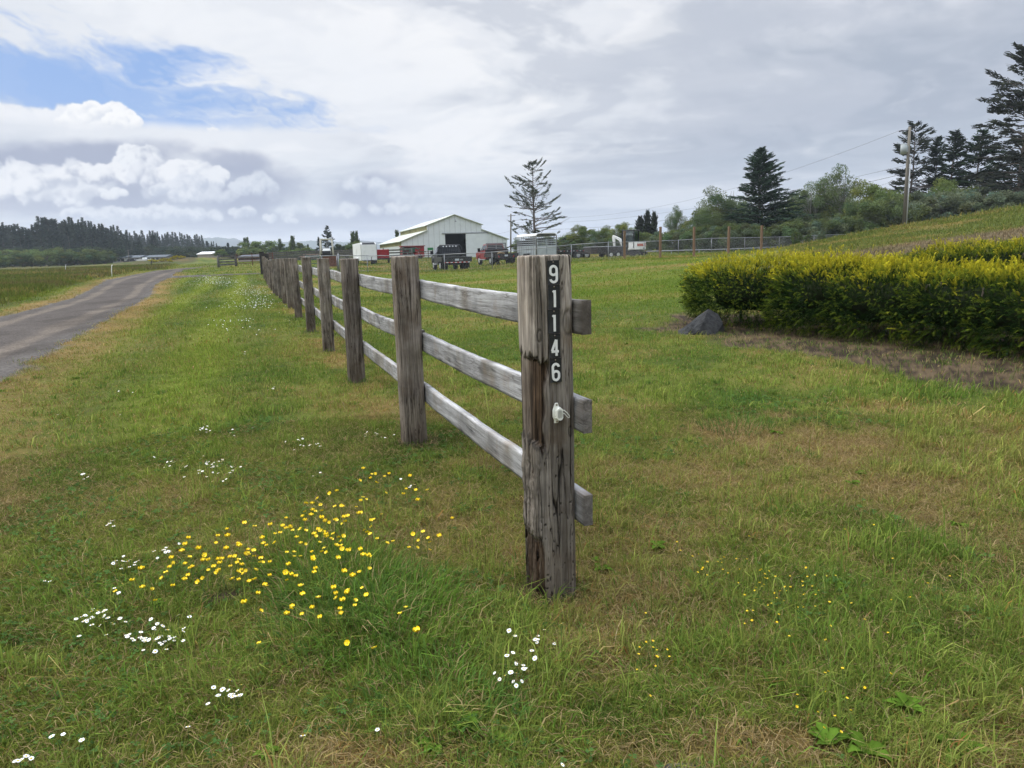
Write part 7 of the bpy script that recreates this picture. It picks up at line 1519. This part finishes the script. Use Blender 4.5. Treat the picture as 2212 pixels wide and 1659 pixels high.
house('shed', 'tan shed with bright white roof beyond the gorse mound', 427, 455, 548.5, 543.5, 215, HT, HWH, 8, 'shed', .6, wins=0); house('house', 'long house with grey-blue roof behind the rusty corral gates', 514, 562, 554.5, 550, 150, HW, HR, 7, wins=5); house('shed', 'low shed with brown roof left of the loader', 651, 682, 553.5, 549.3, 140, HT, HB, 5, 'shed', wins=1)
e = empty('parked_boat', loc_(312, 560, 225)); tag(e, 'small white boat beside the rightmost of the far pale homes', 'boat'); m = MB(); m.loft([(-2.6, 0, .9), (-1.8, -.7, .5), (2.2, -.8, .5), (2.2, -.9, 1.3), (-2.0, -.8, 1.3)], [(-2.6, .0, 1.0), (-1.8, .7, .5), (2.2, .8, .5), (2.2, .9, 1.3), (-2.0, .8, 1.3)]); m.build('hull', WHITEV, e); m = MB(); m.box(-.4, .6, -.5, .5, 1.3, 1.8); m.build('cabin', WHITEV, e)
e = empty('parked_car', loc_(284, 563, 228), R(90)); tag(e, 'small dark car parked before the middle far home', 'car'); m = MB(); s_ = [(-2.1, .3), (2.1, .3), (2.15, .8), (1.2, .9), (.7, 1.4), (-1.1, 1.4), (-1.6, .95), (-2.15, .85)]; m.loft([(-.85, y, z_) for y, z_ in s_], [(.85, y, z_) for y, z_ in s_]); m.build('body', BLACK, e)
for s in (-1, 1): wheel(e, s * .87, 1.3, .32, .2); wheel(e, s * .87, -1.3, .32, .2)
p = loc_(279, 563, 222); e = empty('utility_pole', p); tag(e, 'small far pole standing in front of the pale homes', 'utility pole'); m = MB(); m.tube((0, 0, 0), (0, 0, 4.2), .10, .08, 6); m.build('pole', POLEW, e); m = MB(); m.tube((0, 0, 4.1), (1.4, 0, 4.2), .05, n=5); m.build('lamp_arm', POLEW, e)
# marker stakes in the left field
for px, py, Y, h, lb in ((239, 574, 62, 1.0, 'white bent stake in the left field nearer the road'), (141, 577, 90, .9, 'pale thin stake at the far side of the left field'), (326, 566, 110, .9, 'short dark post in the field left of the gorse mound')):
    p = at(px, py, Y); z = h1(p.x, p.y); m = MB(); m.path([(0, 0, -.1), (.02, 0, h * .5), (.08, 0, h * .92), (.14, 0, h)], .035 if px < 300 else .07, 6); o = m.build('field_stake', WHITEV if px < 300 else DARKM); o.location = (p.x, p.y, z); tag(o, lb, 'stake')
# gorse on the mound
GS = broadleaf(1.3, 1.3, 95, nc=16, per=60, size=.12, low=.0, name='gorse_bush', color=(.30, .26, .02))
GSP = [(355, 556, 178), (362, 555, 178), (372, 553, 180), (383, 552.5, 180), (392, 552, 182), (348, 558, 176), (366, 558, 174), (330, 560, 174)]
for i, (px, py, Y) in enumerate(GSP):
    o = inst(GS); p = at(px, py, Y); o.location = (p.x, Y, h1(p.x, Y)); s_ = rf.uniform(.6, 1.0); o.scale = (s_ * 1.2, s_, s_ * .8); tag(o, 'yellow flowering gorse bush on the earth mound beyond the field', 'bush', 'gorse bushes on the mound')
# tall seed stems on the meadow are part of the grass
# ------------------------------------------------------------------ air
def haze():
    m = MB(); m.box(-3300, 3300, -60, 3900, -4, 128); mt = bpy.data.materials.new('haze_air'); mt.use_nodes = True; t = NT(mt.node_tree); t.n.clear()
    v = t.node('ShaderNodeVolumePrincipled', {'Color': (.80, .88, 1.0, 1), 'Density': HAZE, 'Anisotropy': .2}); o = t.n.new('ShaderNodeOutputMaterial'); t.l.new(v, o.inputs['Volume'])
    ob = m.build('haze', mt); tag(ob, kind='stuff')
HAZE = .00026
if HAZE: haze()
